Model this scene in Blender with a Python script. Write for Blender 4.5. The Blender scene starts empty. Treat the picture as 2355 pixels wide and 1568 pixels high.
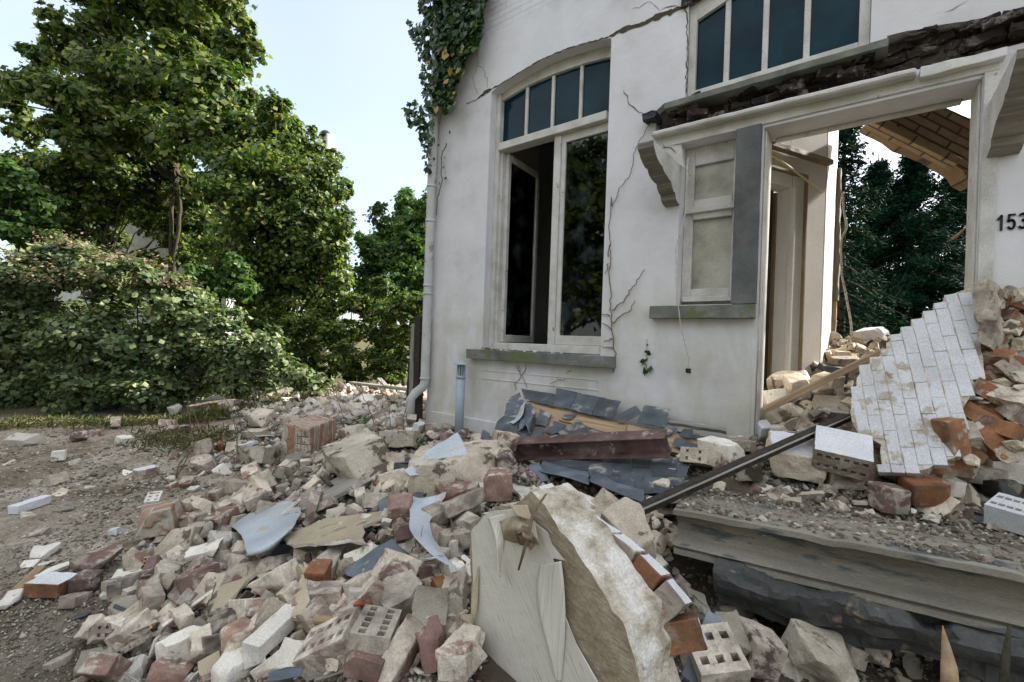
import bpy, bmesh, math, random
import numpy as np
from mathutils import Vector, Matrix, noise as mnoise
from mathutils.geometry import tessellate_polygon

random.seed(7)
RNG = np.random.default_rng(7)
SC = bpy.context.scene
COL = SC.collection

# ------------------------------------------------------------------ camera
W0, H0 = 2354.0, 1568.0                  # pixel units in which the photograph was measured
FPX = 16 / 36 * W0
YAW, ROLL = math.radians(-37.65), math.radians(2.02)
FWD = np.array([math.sin(YAW), math.cos(YAW), 0.0])
RGT = np.array([math.cos(YAW), -math.sin(YAW), 0.0])
UPV = np.array([0, 0, 1.0])
CR = RGT * math.cos(ROLL) + UPV * math.sin(ROLL)
CU = -RGT * math.sin(ROLL) + UPV * math.cos(ROLL)
EYE = np.array([0, 0, 1.4])
cam_d = bpy.data.cameras.new('camera')
cam = bpy.data.objects.new('camera', cam_d)
COL.objects.link(cam)
cam_d.sensor_width = 36
cam_d.lens = 16
cam_d.clip_start = 0.05
cam_d.clip_end = 3000
mw = Matrix(((CR[0], CU[0], -FWD[0], EYE[0]), (CR[1], CU[1], -FWD[1], EYE[1]),
             (CR[2], CU[2], -FWD[2], EYE[2]), (0, 0, 0, 1)))
cam.matrix_world = mw
SC.camera = cam

# ------------------------------------------------------------------ light
SUN_AZ, SUN_EL = math.radians(32), math.radians(30)
world = bpy.data.worlds.new('World')
SC.world = world
world.use_nodes = True
wt = world.node_tree
wt.nodes.clear()
sky = wt.nodes.new('ShaderNodeTexSky')
sky.sky_type = 'NISHITA'
sky.sun_disc = False
sky.sun_elevation = SUN_EL
sky.sun_rotation = SUN_AZ
sky.air_density = 1.0
sky.dust_density = 2.2
sky.ozone_density = 1.5
# thin clouds: a noise over the sky direction lifts the sky towards white
tc = wt.nodes.new('ShaderNodeTexCoord')
mp = wt.nodes.new('ShaderNodeMapping')
mp.inputs['Scale'].default_value = (1, 1, 2.6)
nz = wt.nodes.new('ShaderNodeTexNoise')
nz.inputs['Scale'].default_value = 1.6
nz.inputs['Detail'].default_value = 2
nz.inputs['Roughness'].default_value = 0.5
rp = wt.nodes.new('ShaderNodeValToRGB')
rp.color_ramp.elements[0].position = 0.35
rp.color_ramp.elements[0].color = (0.40, 0.40, 0.40, 1)
rp.color_ramp.elements[1].position = 0.78
rp.color_ramp.elements[1].color = (0.65, 0.65, 0.65, 1)
mx = wt.nodes.new('ShaderNodeMixRGB')
mx.inputs['Color2'].default_value = (3.0, 3.15, 3.45, 1)
bg = wt.nodes.new('ShaderNodeBackground')
bg.inputs['Strength'].default_value = 0.10
wo = wt.nodes.new('ShaderNodeOutputWorld')
L = wt.links.new
L(tc.outputs['Generated'], mp.inputs['Vector'])
L(mp.outputs['Vector'], nz.inputs['Vector'])
L(nz.outputs['Fac'], rp.inputs['Fac'])
L(rp.outputs['Color'], mx.inputs['Fac'])
L(sky.outputs['Color'], mx.inputs['Color1'])
# unseen bright cloud, added overhead and behind the viewer to light the shaded front
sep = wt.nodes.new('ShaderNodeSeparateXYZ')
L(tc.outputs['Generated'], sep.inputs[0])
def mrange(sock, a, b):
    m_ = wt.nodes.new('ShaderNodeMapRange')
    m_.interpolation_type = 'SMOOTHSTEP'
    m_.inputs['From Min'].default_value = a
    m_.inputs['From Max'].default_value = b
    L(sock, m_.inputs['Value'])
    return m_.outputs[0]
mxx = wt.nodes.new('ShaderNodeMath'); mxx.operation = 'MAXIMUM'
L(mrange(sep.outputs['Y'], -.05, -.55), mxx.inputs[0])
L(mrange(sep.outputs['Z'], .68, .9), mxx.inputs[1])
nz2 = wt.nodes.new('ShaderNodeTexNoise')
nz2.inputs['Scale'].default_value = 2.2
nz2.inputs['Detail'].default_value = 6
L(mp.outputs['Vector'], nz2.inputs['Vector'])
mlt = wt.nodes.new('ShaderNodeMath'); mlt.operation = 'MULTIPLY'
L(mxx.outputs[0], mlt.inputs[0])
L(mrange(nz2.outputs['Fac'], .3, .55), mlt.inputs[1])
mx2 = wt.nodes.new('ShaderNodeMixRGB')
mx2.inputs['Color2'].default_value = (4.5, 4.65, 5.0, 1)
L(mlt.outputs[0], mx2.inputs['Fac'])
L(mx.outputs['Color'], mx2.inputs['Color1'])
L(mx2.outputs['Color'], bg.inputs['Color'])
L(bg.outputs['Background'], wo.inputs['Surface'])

sl = bpy.data.lights.new('sun', 'SUN')
sl.energy = 3.4
sl.angle = math.radians(1.5)
sl.color = (1.0, 0.95, 0.88)
sun = bpy.data.objects.new('sun', sl)
COL.objects.link(sun)
sd = Vector((math.sin(SUN_AZ) * math.cos(SUN_EL), math.cos(SUN_AZ) * math.cos(SUN_EL), math.sin(SUN_EL)))
sun.rotation_euler = sd.to_track_quat('Z', 'Y').to_euler()
sun.location = (0, 0, 30)
SC.view_settings.view_transform = 'Standard'
SC.view_settings.look = 'None'
SC.view_settings.exposure = 1.95
SC.view_settings.gamma = 1

# ------------------------------------------------------------------ geometry of the view -> real positions
def ray(x, y):
    return FWD + CR * ((x - W0 / 2) / FPX) - CU * ((y - H0 / 2) / FPX)
def P(x, y, d):
    return Vector(EYE + ray(x, y) * d)
def F(x, y, Y=3.9):
    r = ray(x, y)
    return Vector(EYE + r * (Y / r[1]))

# ------------------------------------------------------------------ terrain
CT = []
def ct(x, y, d):
    p = P(x, y, d)
    CT.append((p.x, p.y, p.z))
def cz(x, y, z):
    r = ray(x, y)
    p = EYE + r * ((z - 1.4) / r[2])
    CT.append((p[0], p[1], z))
for a in [(0, 1000, 0), (150, 985, 0), (300, 985, 0), (0, 1120, 0), (0, 1300, 0), (0, 1560, 0), (150, 1450, .0), (200, 1200, 0),
          (350, 1100, 0), (480, 1000, .03), (250, 1568, .03), (400, 1200, .02), (300, 1350, .03), (420, 1050, .02), (560, 1060, .05)]:
    cz(*a)
for a in [(640, 1045, 5.0), (930, 985, 5.3), (990, 1000, 5.2), (800, 905, 8.0), (620, 930, 7.6), (930, 905, 8.6), (760, 960, 6.2),
          (400, 1500, 1.95), (300, 1568, 1.85), (600, 1568, 1.6), (900, 1568, 1.42), (1100, 1568, 1.36), (1350, 1568, 1.35),
          (500, 1350, 2.3), (750, 1350, 2.1), (1000, 1350, 1.95), (520, 1230, 2.9), (750, 1200, 2.75), (950, 1200, 2.5),
          (600, 1130, 3.4), (750, 1090, 3.6), (950, 1080, 3.3), (1060, 1120, 2.8), (1100, 1070, 3.2), (850, 1040, 4.2), (1000, 1010, 4.6),
          (1100, 1038, 4.4), (1230, 1180, 2.4), (1400, 1200, 2.45), (1350, 1150, 3.0), (1280, 1060, 3.9), (1450, 1080, 3.5),
          (1500, 1190, 2.5), (1600, 1140, 2.75), (1900, 1140, 2.6), (2300, 1190, 2.3), (1700, 1060, 3.1), (1950, 1000, 3.1),
          (1760, 1010, 3.45), (1850, 900, 4.2), (1950, 800, 5.3), (2080, 770, 5.6), (2200, 900, 3.6), (1300, 1040, 4.4), (1550, 1040, 3.8),
           (1850, 960, 3.6), (2050, 850, 4.6)]:
    ct(*a)
for x, y, z in [(0, -.6, .15), (.5, .2, .15), (1.2, .4, .15), (.1, .6, .1), (.55, .9, .1), (-.5, .3, .15), (.15, 1.15, .08), (.8, 1.0, .08), (1.2, .75, .1), (-1, -1, 0), (2, 0, .2),
                (-14, 0, 0), (-14, 6, .1), (-10, 12, .1), (-4, 12, .3), (2, 12, .4), (6, 5, .3), (6, -3, 0), (0, -6, 0), (-8, -4, 0),
                (-6, 10.5, .1), (-9, 8.5, .05), (-3, 7, .4), (3, 9, .3), (-1, 9.5, .5), (-20, 3, 0), (-20, -10, 0), (-5, -3, 0), (10, 12, 0), (0, 20, 0), (-12, 20, .0)]:
    CT.append((x, y, z))
for x, y, z in [(1590, 1400, .12), (1640, 1470, .10), (1720, 1500, .10), (1850, 1530, .10), (2000, 1560, .10), (2150, 1600, .12), (2300, 1640, .12), (1600, 1600, .15), (1800, 1640, .12), (2000, 1700, .12)]:
    cz(x, y, z)
CTA = np.array(CT)
def height(x, y):
    x = np.asarray(x, float); y = np.asarray(y, float)
    sh = x.shape
    x = x.ravel(); y = y.ravel()
    out = np.empty(x.size)
    for i in range(0, x.size, 20000):
        dx = x[i:i+20000, None] - CTA[None, :, 0]
        dy = y[i:i+20000, None] - CTA[None, :, 1]
        w = 1.0 / (dx * dx + dy * dy + 0.02) ** 2
        out[i:i+20000] = (w * CTA[None, :, 2]).sum(1) / w.sum(1)
    far = np.clip((np.hypot(x, y) - 22) / 20, 0, 1)
    return (out * (1 - far)).reshape(sh)
def T(x, y, lo=0.9, hi=14):
    d = np.linspace(lo, hi, 900)
    r = ray(x, y)
    pts = EYE[None, :] + r[None, :] * d[:, None]
    g = pts[:, 2] - height(pts[:, 0], pts[:, 1])
    k = np.argmax(g < 0)
    if g[k] >= 0:
        return None
    if k > 0:
        t = g[k-1] / (g[k-1] - g[k])
        return d[k-1] + (d[k] - d[k-1]) * t
    return d[0]

# ------------------------------------------------------------------ material factory
def ramp(nt, fac, stops, interp='LINEAR'):
    r = nt.nodes.new('ShaderNodeValToRGB')
    r.color_ramp.interpolation = interp
    e = r.color_ramp.elements
    while len(e) < len(stops):
        e.new(0.5)
    for k, (p, c) in enumerate(stops):
        e[k].position = p
        e[k].color = (c[0], c[1], c[2], 1) if hasattr(c, '__len__') else (c, c, c, 1)
    nt.links.new(fac, r.inputs['Fac'])
    return r.outputs['Color']
def noise(nt, vec, scale, detail=5, rough=.55, dist=0.0):
    n = nt.nodes.new('ShaderNodeTexNoise')
    n.inputs['Scale'].default_value = scale
    n.inputs['Detail'].default_value = detail
    n.inputs['Roughness'].default_value = rough
    n.inputs['Distortion'].default_value = dist
    nt.links.new(vec, n.inputs['Vector'])
    return n.outputs['Fac']
def mix(nt, fac, a, b, mode='MIX'):
    m = nt.nodes.new('ShaderNodeMixRGB')
    m.blend_type = mode
    for s, v in (('Fac', fac), ('Color1', a), ('Color2', b)):
        if isinstance(v, bpy.types.NodeSocket):
            nt.links.new(v, m.inputs[s])
        elif s == 'Fac':
            m.inputs[s].default_value = v
        else:
            m.inputs[s].default_value = (v[0], v[1], v[2], 1) if hasattr(v, '__len__') else (v, v, v, 1)
    return m.outputs['Color']
def math_(nt, op, a, b=0.5, c=None):
    m = nt.nodes.new('ShaderNodeMath')
    m.operation = op
    for k, v in enumerate((a, b) if c is None else (a, b, c)):
        if isinstance(v, bpy.types.NodeSocket):
            nt.links.new(v, m.inputs[k])
        else:
            m.inputs[k].default_value = v
    return m.outputs[0]
def bump(nt, h, strength, dist, prev=None):
    b = nt.nodes.new('ShaderNodeBump')
    b.inputs['Strength'].default_value = strength
    b.inputs['Distance'].default_value = dist
    nt.links.new(h, b.inputs['Height'])
    if prev is not None:
        nt.links.new(prev, b.inputs['Normal'])
    return b.outputs['Normal']
def base(name):
    m = bpy.data.materials.new(name)
    m.use_nodes = True
    nt = m.node_tree
    bs = nt.nodes['Principled BSDF']
    t = nt.nodes.new('ShaderNodeTexCoord')
    oi = nt.nodes.new('ShaderNodeObjectInfo')
    # every object gets its own patch of the pattern
    va = nt.nodes.new('ShaderNodeVectorMath')
    va.operation = 'ADD'
    ml = math_(nt, 'MULTIPLY', oi.outputs['Random'], 37.0)
    nt.links.new(t.outputs['Object'], va.inputs[0])
    nt.links.new(ml, va.inputs[1])
    return m, nt, bs, va.outputs[0], oi.outputs['Random'], t.outputs['Object']
def pm(name, stops, scale=8, rough=.85, bumps=((60, .4, .004),), spots=None, metal=0, rand=0.0, detail=6, spec=.3, stretch=None):
    """noise-ramp colour, optional spots (colour, scale, threshold), bumps, per-object value change"""
    m, nt, bs, v, rnd, _ = base(name)
    if stretch:
        mpg = nt.nodes.new('ShaderNodeMapping')
        mpg.inputs['Scale'].default_value = stretch
        nt.links.new(v, mpg.inputs['Vector'])
        v = mpg.outputs['Vector']
    c = ramp(nt, noise(nt, v, scale, detail), stops)
    for sp in (spots or ()):
        f = ramp(nt, noise(nt, v, sp[1], 5, .6, .3), [(sp[2], 0), (min(1, sp[2] + .05), 1)])
        c = mix(nt, f, c, sp[0])
    fine = ramp(nt, noise(nt, v, 140, 3), [(.3, .72), (.7, 1.12)])
    c = mix(nt, .8, c, fine, 'MULTIPLY')
    if rand:
        k = math_(nt, 'MULTIPLY_ADD', rnd, rand, 1 - rand / 2)
        c = mix(nt, 1, c, k, 'MULTIPLY')
    nt.links.new(c, bs.inputs['Base Color'])
    bs.inputs['Roughness'].default_value = rough
    bs.inputs['Metallic'].default_value = metal
    bs.inputs['Specular IOR Level'].default_value = spec
    n = None
    for (s, st, di) in bumps:
        n = bump(nt, noise(nt, v, s, 6, .6), st, di, n)
    if n is not None:
        nt.links.new(n, bs.inputs['Normal'])
    return m
def brickmat(name, bricks, mortar, m_lo, m_hi, dirt=(.07, .055, .045)):
    """a broken brick: fired clay with mortar and plaster sticking to it in patches"""
    m, nt, bs, v, rnd, _ = base(name)
    c = ramp(nt, rnd, [(k / max(1, len(bricks) - 1) * .98, b) for k, b in enumerate(bricks)])
    c = mix(nt, ramp(nt, noise(nt, v, 22, 5), [(.35, 0), (.7, .6)]), c, [q * .6 for q in bricks[0]])
    vv = math_(nt, 'MULTIPLY_ADD', math_(nt, 'FRACT', math_(nt, 'MULTIPLY', rnd, 13.7)), .55, .68)
    thr = math_(nt, 'MULTIPLY_ADD', math_(nt, 'FRACT', math_(nt, 'MULTIPLY', rnd, 7.13)), m_hi - m_lo, m_lo)
    mk = math_(nt, 'SUBTRACT', noise(nt, v, 9, 7, .62, .5), thr)
    mk = math_(nt, 'MULTIPLY', mk, 14.0)
    cl = nt.nodes.new('ShaderNodeClamp')
    nt.links.new(mk, cl.inputs['Value'])
    mcol = ramp(nt, noise(nt, v, 30, 5), [(.3, [q * .7 for q in mortar]), (.6, mortar), (.8, [min(1, q * 1.25) for q in mortar])])
    c2 = mix(nt, cl.outputs[0], c, mcol)
    c2 = mix(nt, ramp(nt, noise(nt, v, 5, 5), [(.50, 0), (.70, .75)]), c2, dirt)
    c2 = mix(nt, ramp(nt, noise(nt, v, 38, 4, .7), [(.60, 0), (.66, .6)]), c2, [q * .35 for q in mortar])
    c2 = mix(nt, 1, c2, vv, 'MULTIPLY')
    c2 = mix(nt, .75, c2, ramp(nt, noise(nt, v, 160, 3), [(.3, .7), (.7, 1.12)]), 'MULTIPLY')
    nt.links.new(c2, bs.inputs['Base Color'])
    bs.inputs['Roughness'].default_value = .93
    bs.inputs['Specular IOR Level'].default_value = .2
    n = bump(nt, cl.outputs[0], .5, .004)
    n = bump(nt, noise(nt, v, 45, 7, .65), .7, .008, n)
    nt.links.new(n, bs.inputs['Normal'])
    return m
def leafmat(name, cols, scale=1.2, trans=.35, rough=.5):
    m = bpy.data.materials.new(name)
    m.use_nodes = True
    nt = m.node_tree
    bs = nt.nodes['Principled BSDF']
    at = nt.nodes.new('ShaderNodeAttribute')
    at.attribute_name = 'leaf_kind'
    c = ramp(nt, at.outputs['Fac'], [(k / (len(cols) - 1), q) for k, q in enumerate(cols)])
    nt.links.new(c, bs.inputs['Base Color'])
    bs.inputs['Roughness'].default_value = rough
    bs.inputs['Specular IOR Level'].default_value = .3 if rough < .8 else .04
    tr = nt.nodes.new('ShaderNodeBsdfTranslucent')
    nt.links.new(mix(nt, 1, c, (1.3, 1.5, .6), 'MULTIPLY'), tr.inputs['Color'])
    ms = nt.nodes.new('ShaderNodeMixShader')
    ms.inputs[0].default_value = trans
    nt.links.new(bs.outputs[0], ms.inputs[1])
    nt.links.new(tr.outputs[0], ms.inputs[2])
    nt.links.new(ms.outputs[0], nt.nodes['Material Output'].inputs['Surface'])
    return m

MT = {}
def facade_mat():
    m, nt, bs, v, rnd, obj = base('painted_render')
    sp = nt.nodes.new('ShaderNodeSeparateXYZ')
    nt.links.new(obj, sp.inputs[0])
    z = sp.outputs['Z']
    c = ramp(nt, noise(nt, obj, 1.4, 8, .6), [(.25, (.47, .46, .45)), (.45, (.64, .63, .635)), (.7, (.74, .73, .74))])
    # vertical weather streaks, grime and green algae towards the bottom
    mp_ = nt.nodes.new('ShaderNodeMapping')
    mp_.inputs['Scale'].default_value = (3, 3, 1.3)
    nt.links.new(obj, mp_.inputs['Vector'])
    st = noise(nt, mp_.outputs[0], 1.2, 7, .6, .4)
    low = ramp(nt, math_(nt, 'DIVIDE', z, 4.0), [(.1, 1), (.38, .7), (.52, .12), (.8, .03)])
    al = mix(nt, 1, ramp(nt, st, [(.44, 0), (.72, .7)]), low, 'MULTIPLY')
    c = mix(nt, al, c, (.36, .36, .21))
    bt = mix(nt, 1, ramp(nt, noise(nt, obj, 3, 6), [(.4, .0), (.7, .55)]), low, 'MULTIPLY')
    c = mix(nt, bt, c, (.50, .465, .34))
    sm = ramp(nt, noise(nt, obj, 55, 4, .7), [(.64, 0), (.70, .6)])
    c = mix(nt, mix(nt, 1, sm, low, 'MULTIPLY'), c, (.22, .17, .11))
    c = mix(nt, .55, c, ramp(nt, noise(nt, obj, 260, 2), [(.3, .8), (.7, 1.1)]), 'MULTIPLY')
    nt.links.new(c, bs.inputs['Base Color'])
    bs.inputs['Roughness'].default_value = .9
    bs.inputs['Specular IOR Level'].default_value = .2
    cx = nt.nodes.new('ShaderNodeCombineXYZ')
    nt.links.new(sp.outputs['X'], cx.inputs[0])
    nt.links.new(z, cx.inputs[1])
    br = nt.nodes.new('ShaderNodeTexBrick')
    br.inputs['Scale'].default_value = 1
    br.inputs['Mortar Size'].default_value = .006
    br.inputs['Mortar Smooth'].default_value = .4
    br.inputs['Brick Width'].default_value = .21
    br.inputs['Row Height'].default_value = .07
    br.inputs['Color1'].default_value = (1, 1, 1, 1)
    br.inputs['Color2'].default_value = (1, 1, 1, 1)
    br.inputs['Mortar'].default_value = (0, 0, 0, 1)
    nt.links.new(cx.outputs[0], br.inputs['Vector'])
    up = ramp(nt, math_(nt, 'DIVIDE', z, 10.0), [(.489, 0), (.491, 1)])
    h = mix(nt, up, (1, 1, 1), br.outputs['Color'])
    n = bump(nt, h, .9, .006)
    n = bump(nt, noise(nt, obj, 4, 6), .35, .03, n)
    n = bump(nt, noise(nt, obj, 70, 5, .7), .3, .003, n)
    nt.links.new(n, bs.inputs['Normal'])
    return m
def brick_surface(name, c1, c2, mort, bw=.21, rh=.075, ms=.012, paint=None, depth=.02, rough=.9):
    """courses of brick over an object's own x-y plane; paint = colour that covers most of it"""
    m, nt, bs, v, rnd, obj = base(name)
    wv = nt.nodes.new('ShaderNodeVectorMath')
    wv.operation = 'ADD'
    nz_ = nt.nodes.new('ShaderNodeTexNoise')
    nz_.inputs['Scale'].default_value = 6
    nt.links.new(obj, nz_.inputs['Vector'])
    vs = nt.nodes.new('ShaderNodeVectorMath')
    vs.operation = 'SCALE'
    vs.inputs['Scale'].default_value = .012
    nt.links.new(nz_.outputs['Color'], vs.inputs[0])
    nt.links.new(obj, wv.inputs[0])
    nt.links.new(vs.outputs[0], wv.inputs[1])
    br = nt.nodes.new('ShaderNodeTexBrick')
    br.inputs['Scale'].default_value = 1
    br.inputs['Mortar Size'].default_value = ms
    br.inputs['Mortar Smooth'].default_value = .5
    br.inputs['Brick Width'].default_value = bw
    br.inputs['Row Height'].default_value = rh
    br.inputs['Color1'].default_value = (*c1, 1)
    br.inputs['Color2'].default_value = (*c2, 1)
    br.inputs['Mortar'].default_value = (*mort, 1)
    nt.links.new(wv.outputs[0], br.inputs['Vector'])
    c = br.outputs['Color']
    if paint:
        pc = ramp(nt, noise(nt, obj, 3, 7), [(.3, [q * .86 for q in paint]), (.7, paint)])
        c0 = mix(nt, br.outputs['Fac'], pc, [q * .74 for q in paint])
        c = mix(nt, ramp(nt, noise(nt, obj, 9, 7, .6, .4), [(.62, 0), (.66, 1)]), c0, c)
        c = mix(nt, ramp(nt, noise(nt, obj, 5, 7, .65, .3), [(.50, 0), (.72, .6)]), c, (.40, .36, .29))
    c = mix(nt, ramp(nt, noise(nt, obj, 12, 6), [(.5, 0), (.75, .45)]), c, mort)
    c = mix(nt, .7, c, ramp(nt, noise(nt, obj, 120, 3), [(.3, .75), (.7, 1.1)]), 'MULTIPLY')
    nt.links.new(c, bs.inputs['Base Color'])
    bs.inputs['Roughness'].default_value = rough
    bs.inputs['Specular IOR Level'].default_value = .2
    n = bump(nt, math_(nt, 'SUBTRACT', 1.0, br.outputs['Fac']), .8, depth)
    n = bump(nt, noise(nt, obj, 35, 6, .65), .4, .008, n)
    nt.links.new(n, bs.inputs['Normal'])
    return m
def glass_mat(name, tint=(.02, .05, .08), refl=.5, frost=0.0):
    m = bpy.data.materials.new(name)
    m.use_nodes = True
    nt = m.node_tree
    nt.nodes.remove(nt.nodes['Principled BSDF'])
    gl = nt.nodes.new('ShaderNodeBsdfGlossy')
    gl.inputs['Roughness'].default_value = .02 + frost
    gl.inputs['Color'].default_value = (.75, .75, .7, 1)
    tr = nt.nodes.new('ShaderNodeBsdfTransparent')
    tr.inputs['Color'].default_value = (*tint, 1)
    fr = nt.nodes.new('ShaderNodeFresnel')
    fr.inputs['IOR'].default_value = 1.45
    t = nt.nodes.new('ShaderNodeTexCoord')
    dirt = ramp(nt, noise(nt, t.outputs['Object'], 5, 7, .6), [(.5, 0), (.8, .25)])
    ms = nt.nodes.new('ShaderNodeMixShader')
    nt.links.new(fr.outputs[0], ms.inputs[0])
    nt.links.new(tr.outputs[0], ms.inputs[1])
    nt.links.new(gl.outputs[0], ms.inputs[2])
    df = nt.nodes.new('ShaderNodeBsdfDiffuse')
    df.inputs['Color'].default_value = (.30, .38, .42, 1)
    m2 = nt.nodes.new('ShaderNodeMixShader')
    nt.links.new(mix(nt, .8, dirt, (.35, .35, .35), 'MULTIPLY'), m2.inputs[0])
    nt.links.new(ms.outputs[0], m2.inputs[1])
    nt.links.new(df.outputs[0], m2.inputs[2])
    nt.links.new(m2.outputs[0], nt.nodes['Material Output'].inputs['Surface'])
    return m

MT['facade'] = facade_mat()
MT['paint'] = pm('flaking_white_paint', [(.3, (.44, .42, .37)), (.55, (.60, .58, .54)), (.8, (.66, .65, .62))], 5, .7,
                 ((40, .5, .004), (9, .3, .006)), spots=[((.26, .21, .15), 14, .66)])
MT['cream'] = pm('cream_wall_paint', [(.3, (.60, .58, .53)), (.7, (.68, .66, .61))], 3, .75, ((60, .2, .002),))
MT['cream_old'] = pm('old_varnish_paint', [(.3, (.17, .12, .065)), (.7, (.25, .19, .11))], 4, .6, ((50, .2, .002),))
MT['stone'] = pm('grey_weathered_stone', [(.3, (.10, .105, .09)), (.55, (.17, .175, .15)), (.8, (.27, .27, .24))], 6, .85,
                 ((30, .5, .006), (6, .3, .01)), spots=[((.13, .16, .07), 4, .55), ((.42, .42, .4), 13, .69)])
MT['stone_dark'] = pm('dark_blue_stone', [(.3, (.04, .042, .04)), (.55, (.085, .086, .08)), (.8, (.17, .165, .15))], 5, .8,
                      ((26, .6, .01), (7, .4, .02)), spots=[((.20, .17, .12), 6, .60), ((.4, .4, .38), 18, .72)])
MT['stone_mid'] = pm('grey_pilaster_stone', [(.3, (.085, .09, .086)), (.55, (.135, .142, .135)), (.8, (.20, .205, .19))], 4, .85,
                     ((30, .5, .005),), spots=[((.42, .42, .40), 8, .72)])
MT['stone_dusty'] = pm('moulded_stone_with_dust', [(.3, (.13, .12, .095)), (.5, (.21, .19, .15)), (.75, (.30, .275, .22))], 3.5, .85,
                       ((40, .4, .004), (8, .3, .008)), spots=[((.09, .10, .10), 5, .57), ((.52, .52, .5), 11, .70)], stretch=(.5, 1.6, 1.6))
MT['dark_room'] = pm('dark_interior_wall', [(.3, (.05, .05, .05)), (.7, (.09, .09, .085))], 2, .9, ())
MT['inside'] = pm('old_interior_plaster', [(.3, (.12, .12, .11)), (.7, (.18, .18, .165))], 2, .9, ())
MT['glass'] = pm('dark_blue_glass', [(.3, (.003, .016, .025)), (.6, (.006, .034, .048)), (.85, (.02, .065, .08))], 3, .08, ((5, .10, .005),), spec=.12)  # opaque dark blue pane colour, slightly uneven
MT['glass_clear'] = glass_mat('window_glass', (.5, .55, .52))
MT['glass_casement'] = glass_mat('dusty_casement_glass', (.85, .9, .86))
MT['glass_frost'] = pm('frosted_glass', [(.35, (.20, .185, .14)), (.5, (.40, .38, .30)), (.7, (.56, .54, .46))], 2.6, .35, ((90, .8, .004),), spec=.5)
MT['zinc'] = pm('weathered_zinc', [(.3, (.33, .36, .385)), (.55, (.46, .50, .535)), (.8, (.60, .63, .655))], 3, .5,
                ((14, .35, .01),), spots=[((.50, .45, .38), 8, .56)], metal=.1, spec=.5)
MT['zinc_dark'] = pm('dark_zinc', [(.3, (.07, .085, .10)), (.55, (.13, .155, .18)), (.8, (.30, .34, .37))], 4, .5,
                     ((14, .4, .01),), spots=[((.45, .45, .42), 9, .66)], metal=.1, spec=.5)
MT['slate'] = pm('slate', [(.3, (.045, .052, .06)), (.55, (.085, .098, .11)), (.8, (.17, .185, .19))], 7, .6,
                 ((40, .4, .004),), spots=[((.32, .30, .25), 7, .60)], rand=.5, spec=.5)
MT['wood'] = pm('bare_timber', [(.3, (.24, .16, .09)), (.55, (.38, .27, .16)), (.8, (.50, .38, .25))], 6, .85, ((30, .5, .004),),
                stretch=(.4, 6, 6), rand=.3, spots=[((.1, .07, .05), 5, .66)])
MT['wood_grey'] = pm('grey_weathered_timber', [(.3, (.17, .155, .13)), (.55, (.28, .26, .22)), (.8, (.38, .36, .32))], 6, .9,
                     ((30, .6, .004),), stretch=(.4, 6, 6), rand=.3, spots=[((.45, .43, .38), 6, .64)])
MT['wood_dark'] = pm('dark_timber', [(.3, (.02, .015, .012)), (.7, (.05, .04, .032))], 6, .8, ((30, .6, .004),), stretch=(5, 5, .5))
MT['rust'] = pm('red_oxide_steel', [(.3, (.09, .05, .045)), (.55, (.16, .10, .09)), (.8, (.34, .28, .26))], 7, .7,
                ((50, .4, .003),), spots=[((.42, .36, .31), 9, .60), ((.05, .03, .03), 5, .64)])
MT['board'] = pm('tan_plasterboard', [(.3, (.40, .33, .22)), (.7, (.52, .45, .32))], 4, .9, ((50, .3, .002),), rand=.25,
                 spots=[((.30, .25, .17), 6, .64)])
MT['board_white'] = pm('broken_white_plaster', [(.3, (.60, .55, .46)), (.7, (.77, .73, .65))], 6, .9, ((40, .6, .006),), rand=.5, spots=[((.30, .24, .17), 9, .60)])
MT['wallpaper'] = pm('ribbed_wallpaper', [(.3, (.60, .565, .48)), (.5, (.68, .645, .565)), (.8, (.72, .69, .62))], 5, .8,
                     ((3, .25, .01),), stretch=(50, 3, 1), spots=[((.46, .40, .28), 4.0, .62)])
MT['backing'] = pm('glue_stained_plaster', [(.3, (.25, .20, .13)), (.55, (.36, .30, .21)), (.8, (.46, .40, .31))], 14, .95, ((60, .5, .003),))
MT['mortar'] = pm('lime_mortar', [(.25, (.34, .28, .20)), (.5, (.56, .48, .37)), (.78, (.72, .65, .54))], 7, .95,
                  ((24, .9, .016), (70, .7, .006)), spots=[((.30, .15, .10), 7, .65), ((.16, .13, .10), 10, .60)], rand=.6)
MT['mortar_white'] = pm('crumbling_white_plaster', [(.30, (.26, .21, .15)), (.45, (.50, .44, .34)), (.62, (.70, .67, .60)), (.8, (.74, .72, .66))], 13, .95,
                        ((22, .9, .02), (75, .8, .006)), spots=[((.30, .20, .14), 9, .60)])
MT['concrete'] = pm('old_concrete', [(.25, (.24, .20, .15)), (.5, (.39, .345, .27)), (.78, (.54, .49, .40))], 5, .95,
                    ((18, .9, .02), (60, .8, .006)), spots=[((.10, .085, .06), 6, .56)], rand=.6)
MO = (.62, .54, .43)
MT['brick'] = brickmat('dusty_brick', [(.30, .17, .13), (.36, .24, .19), (.26, .16, .14), (.40, .26, .19)], MO, .34, .52)
MT['brick_pale'] = brickmat('pale_dusty_brick', [(.44, .34, .27), (.48, .38, .31), (.40, .31, .26)], (.67, .59, .48), .32, .50)
MT['brick_red'] = brickmat('bare_red_brick', [(.33, .105, .05), (.37, .13, .065)], (.6, .57, .5), .52, .60)
MT['brick_orange'] = brickmat('orange_clay', [(.40, .19, .09), (.36, .16, .08)], (.5, .43, .34), .50, .60)
MT['brick_dark'] = brickmat('purple_brick', [(.17, .11, .10), (.22, .15, .13), (.13, .10, .10)], MO, .38, .56)
MT['white_face'] = pm('white_painted_brick_face', [(.3, (.58, .58, .57)), (.7, (.72, .72, .73))], 4, .75, ((30, .3, .003),),
                      spots=[((.34, .22, .16), 11, .70)])
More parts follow.
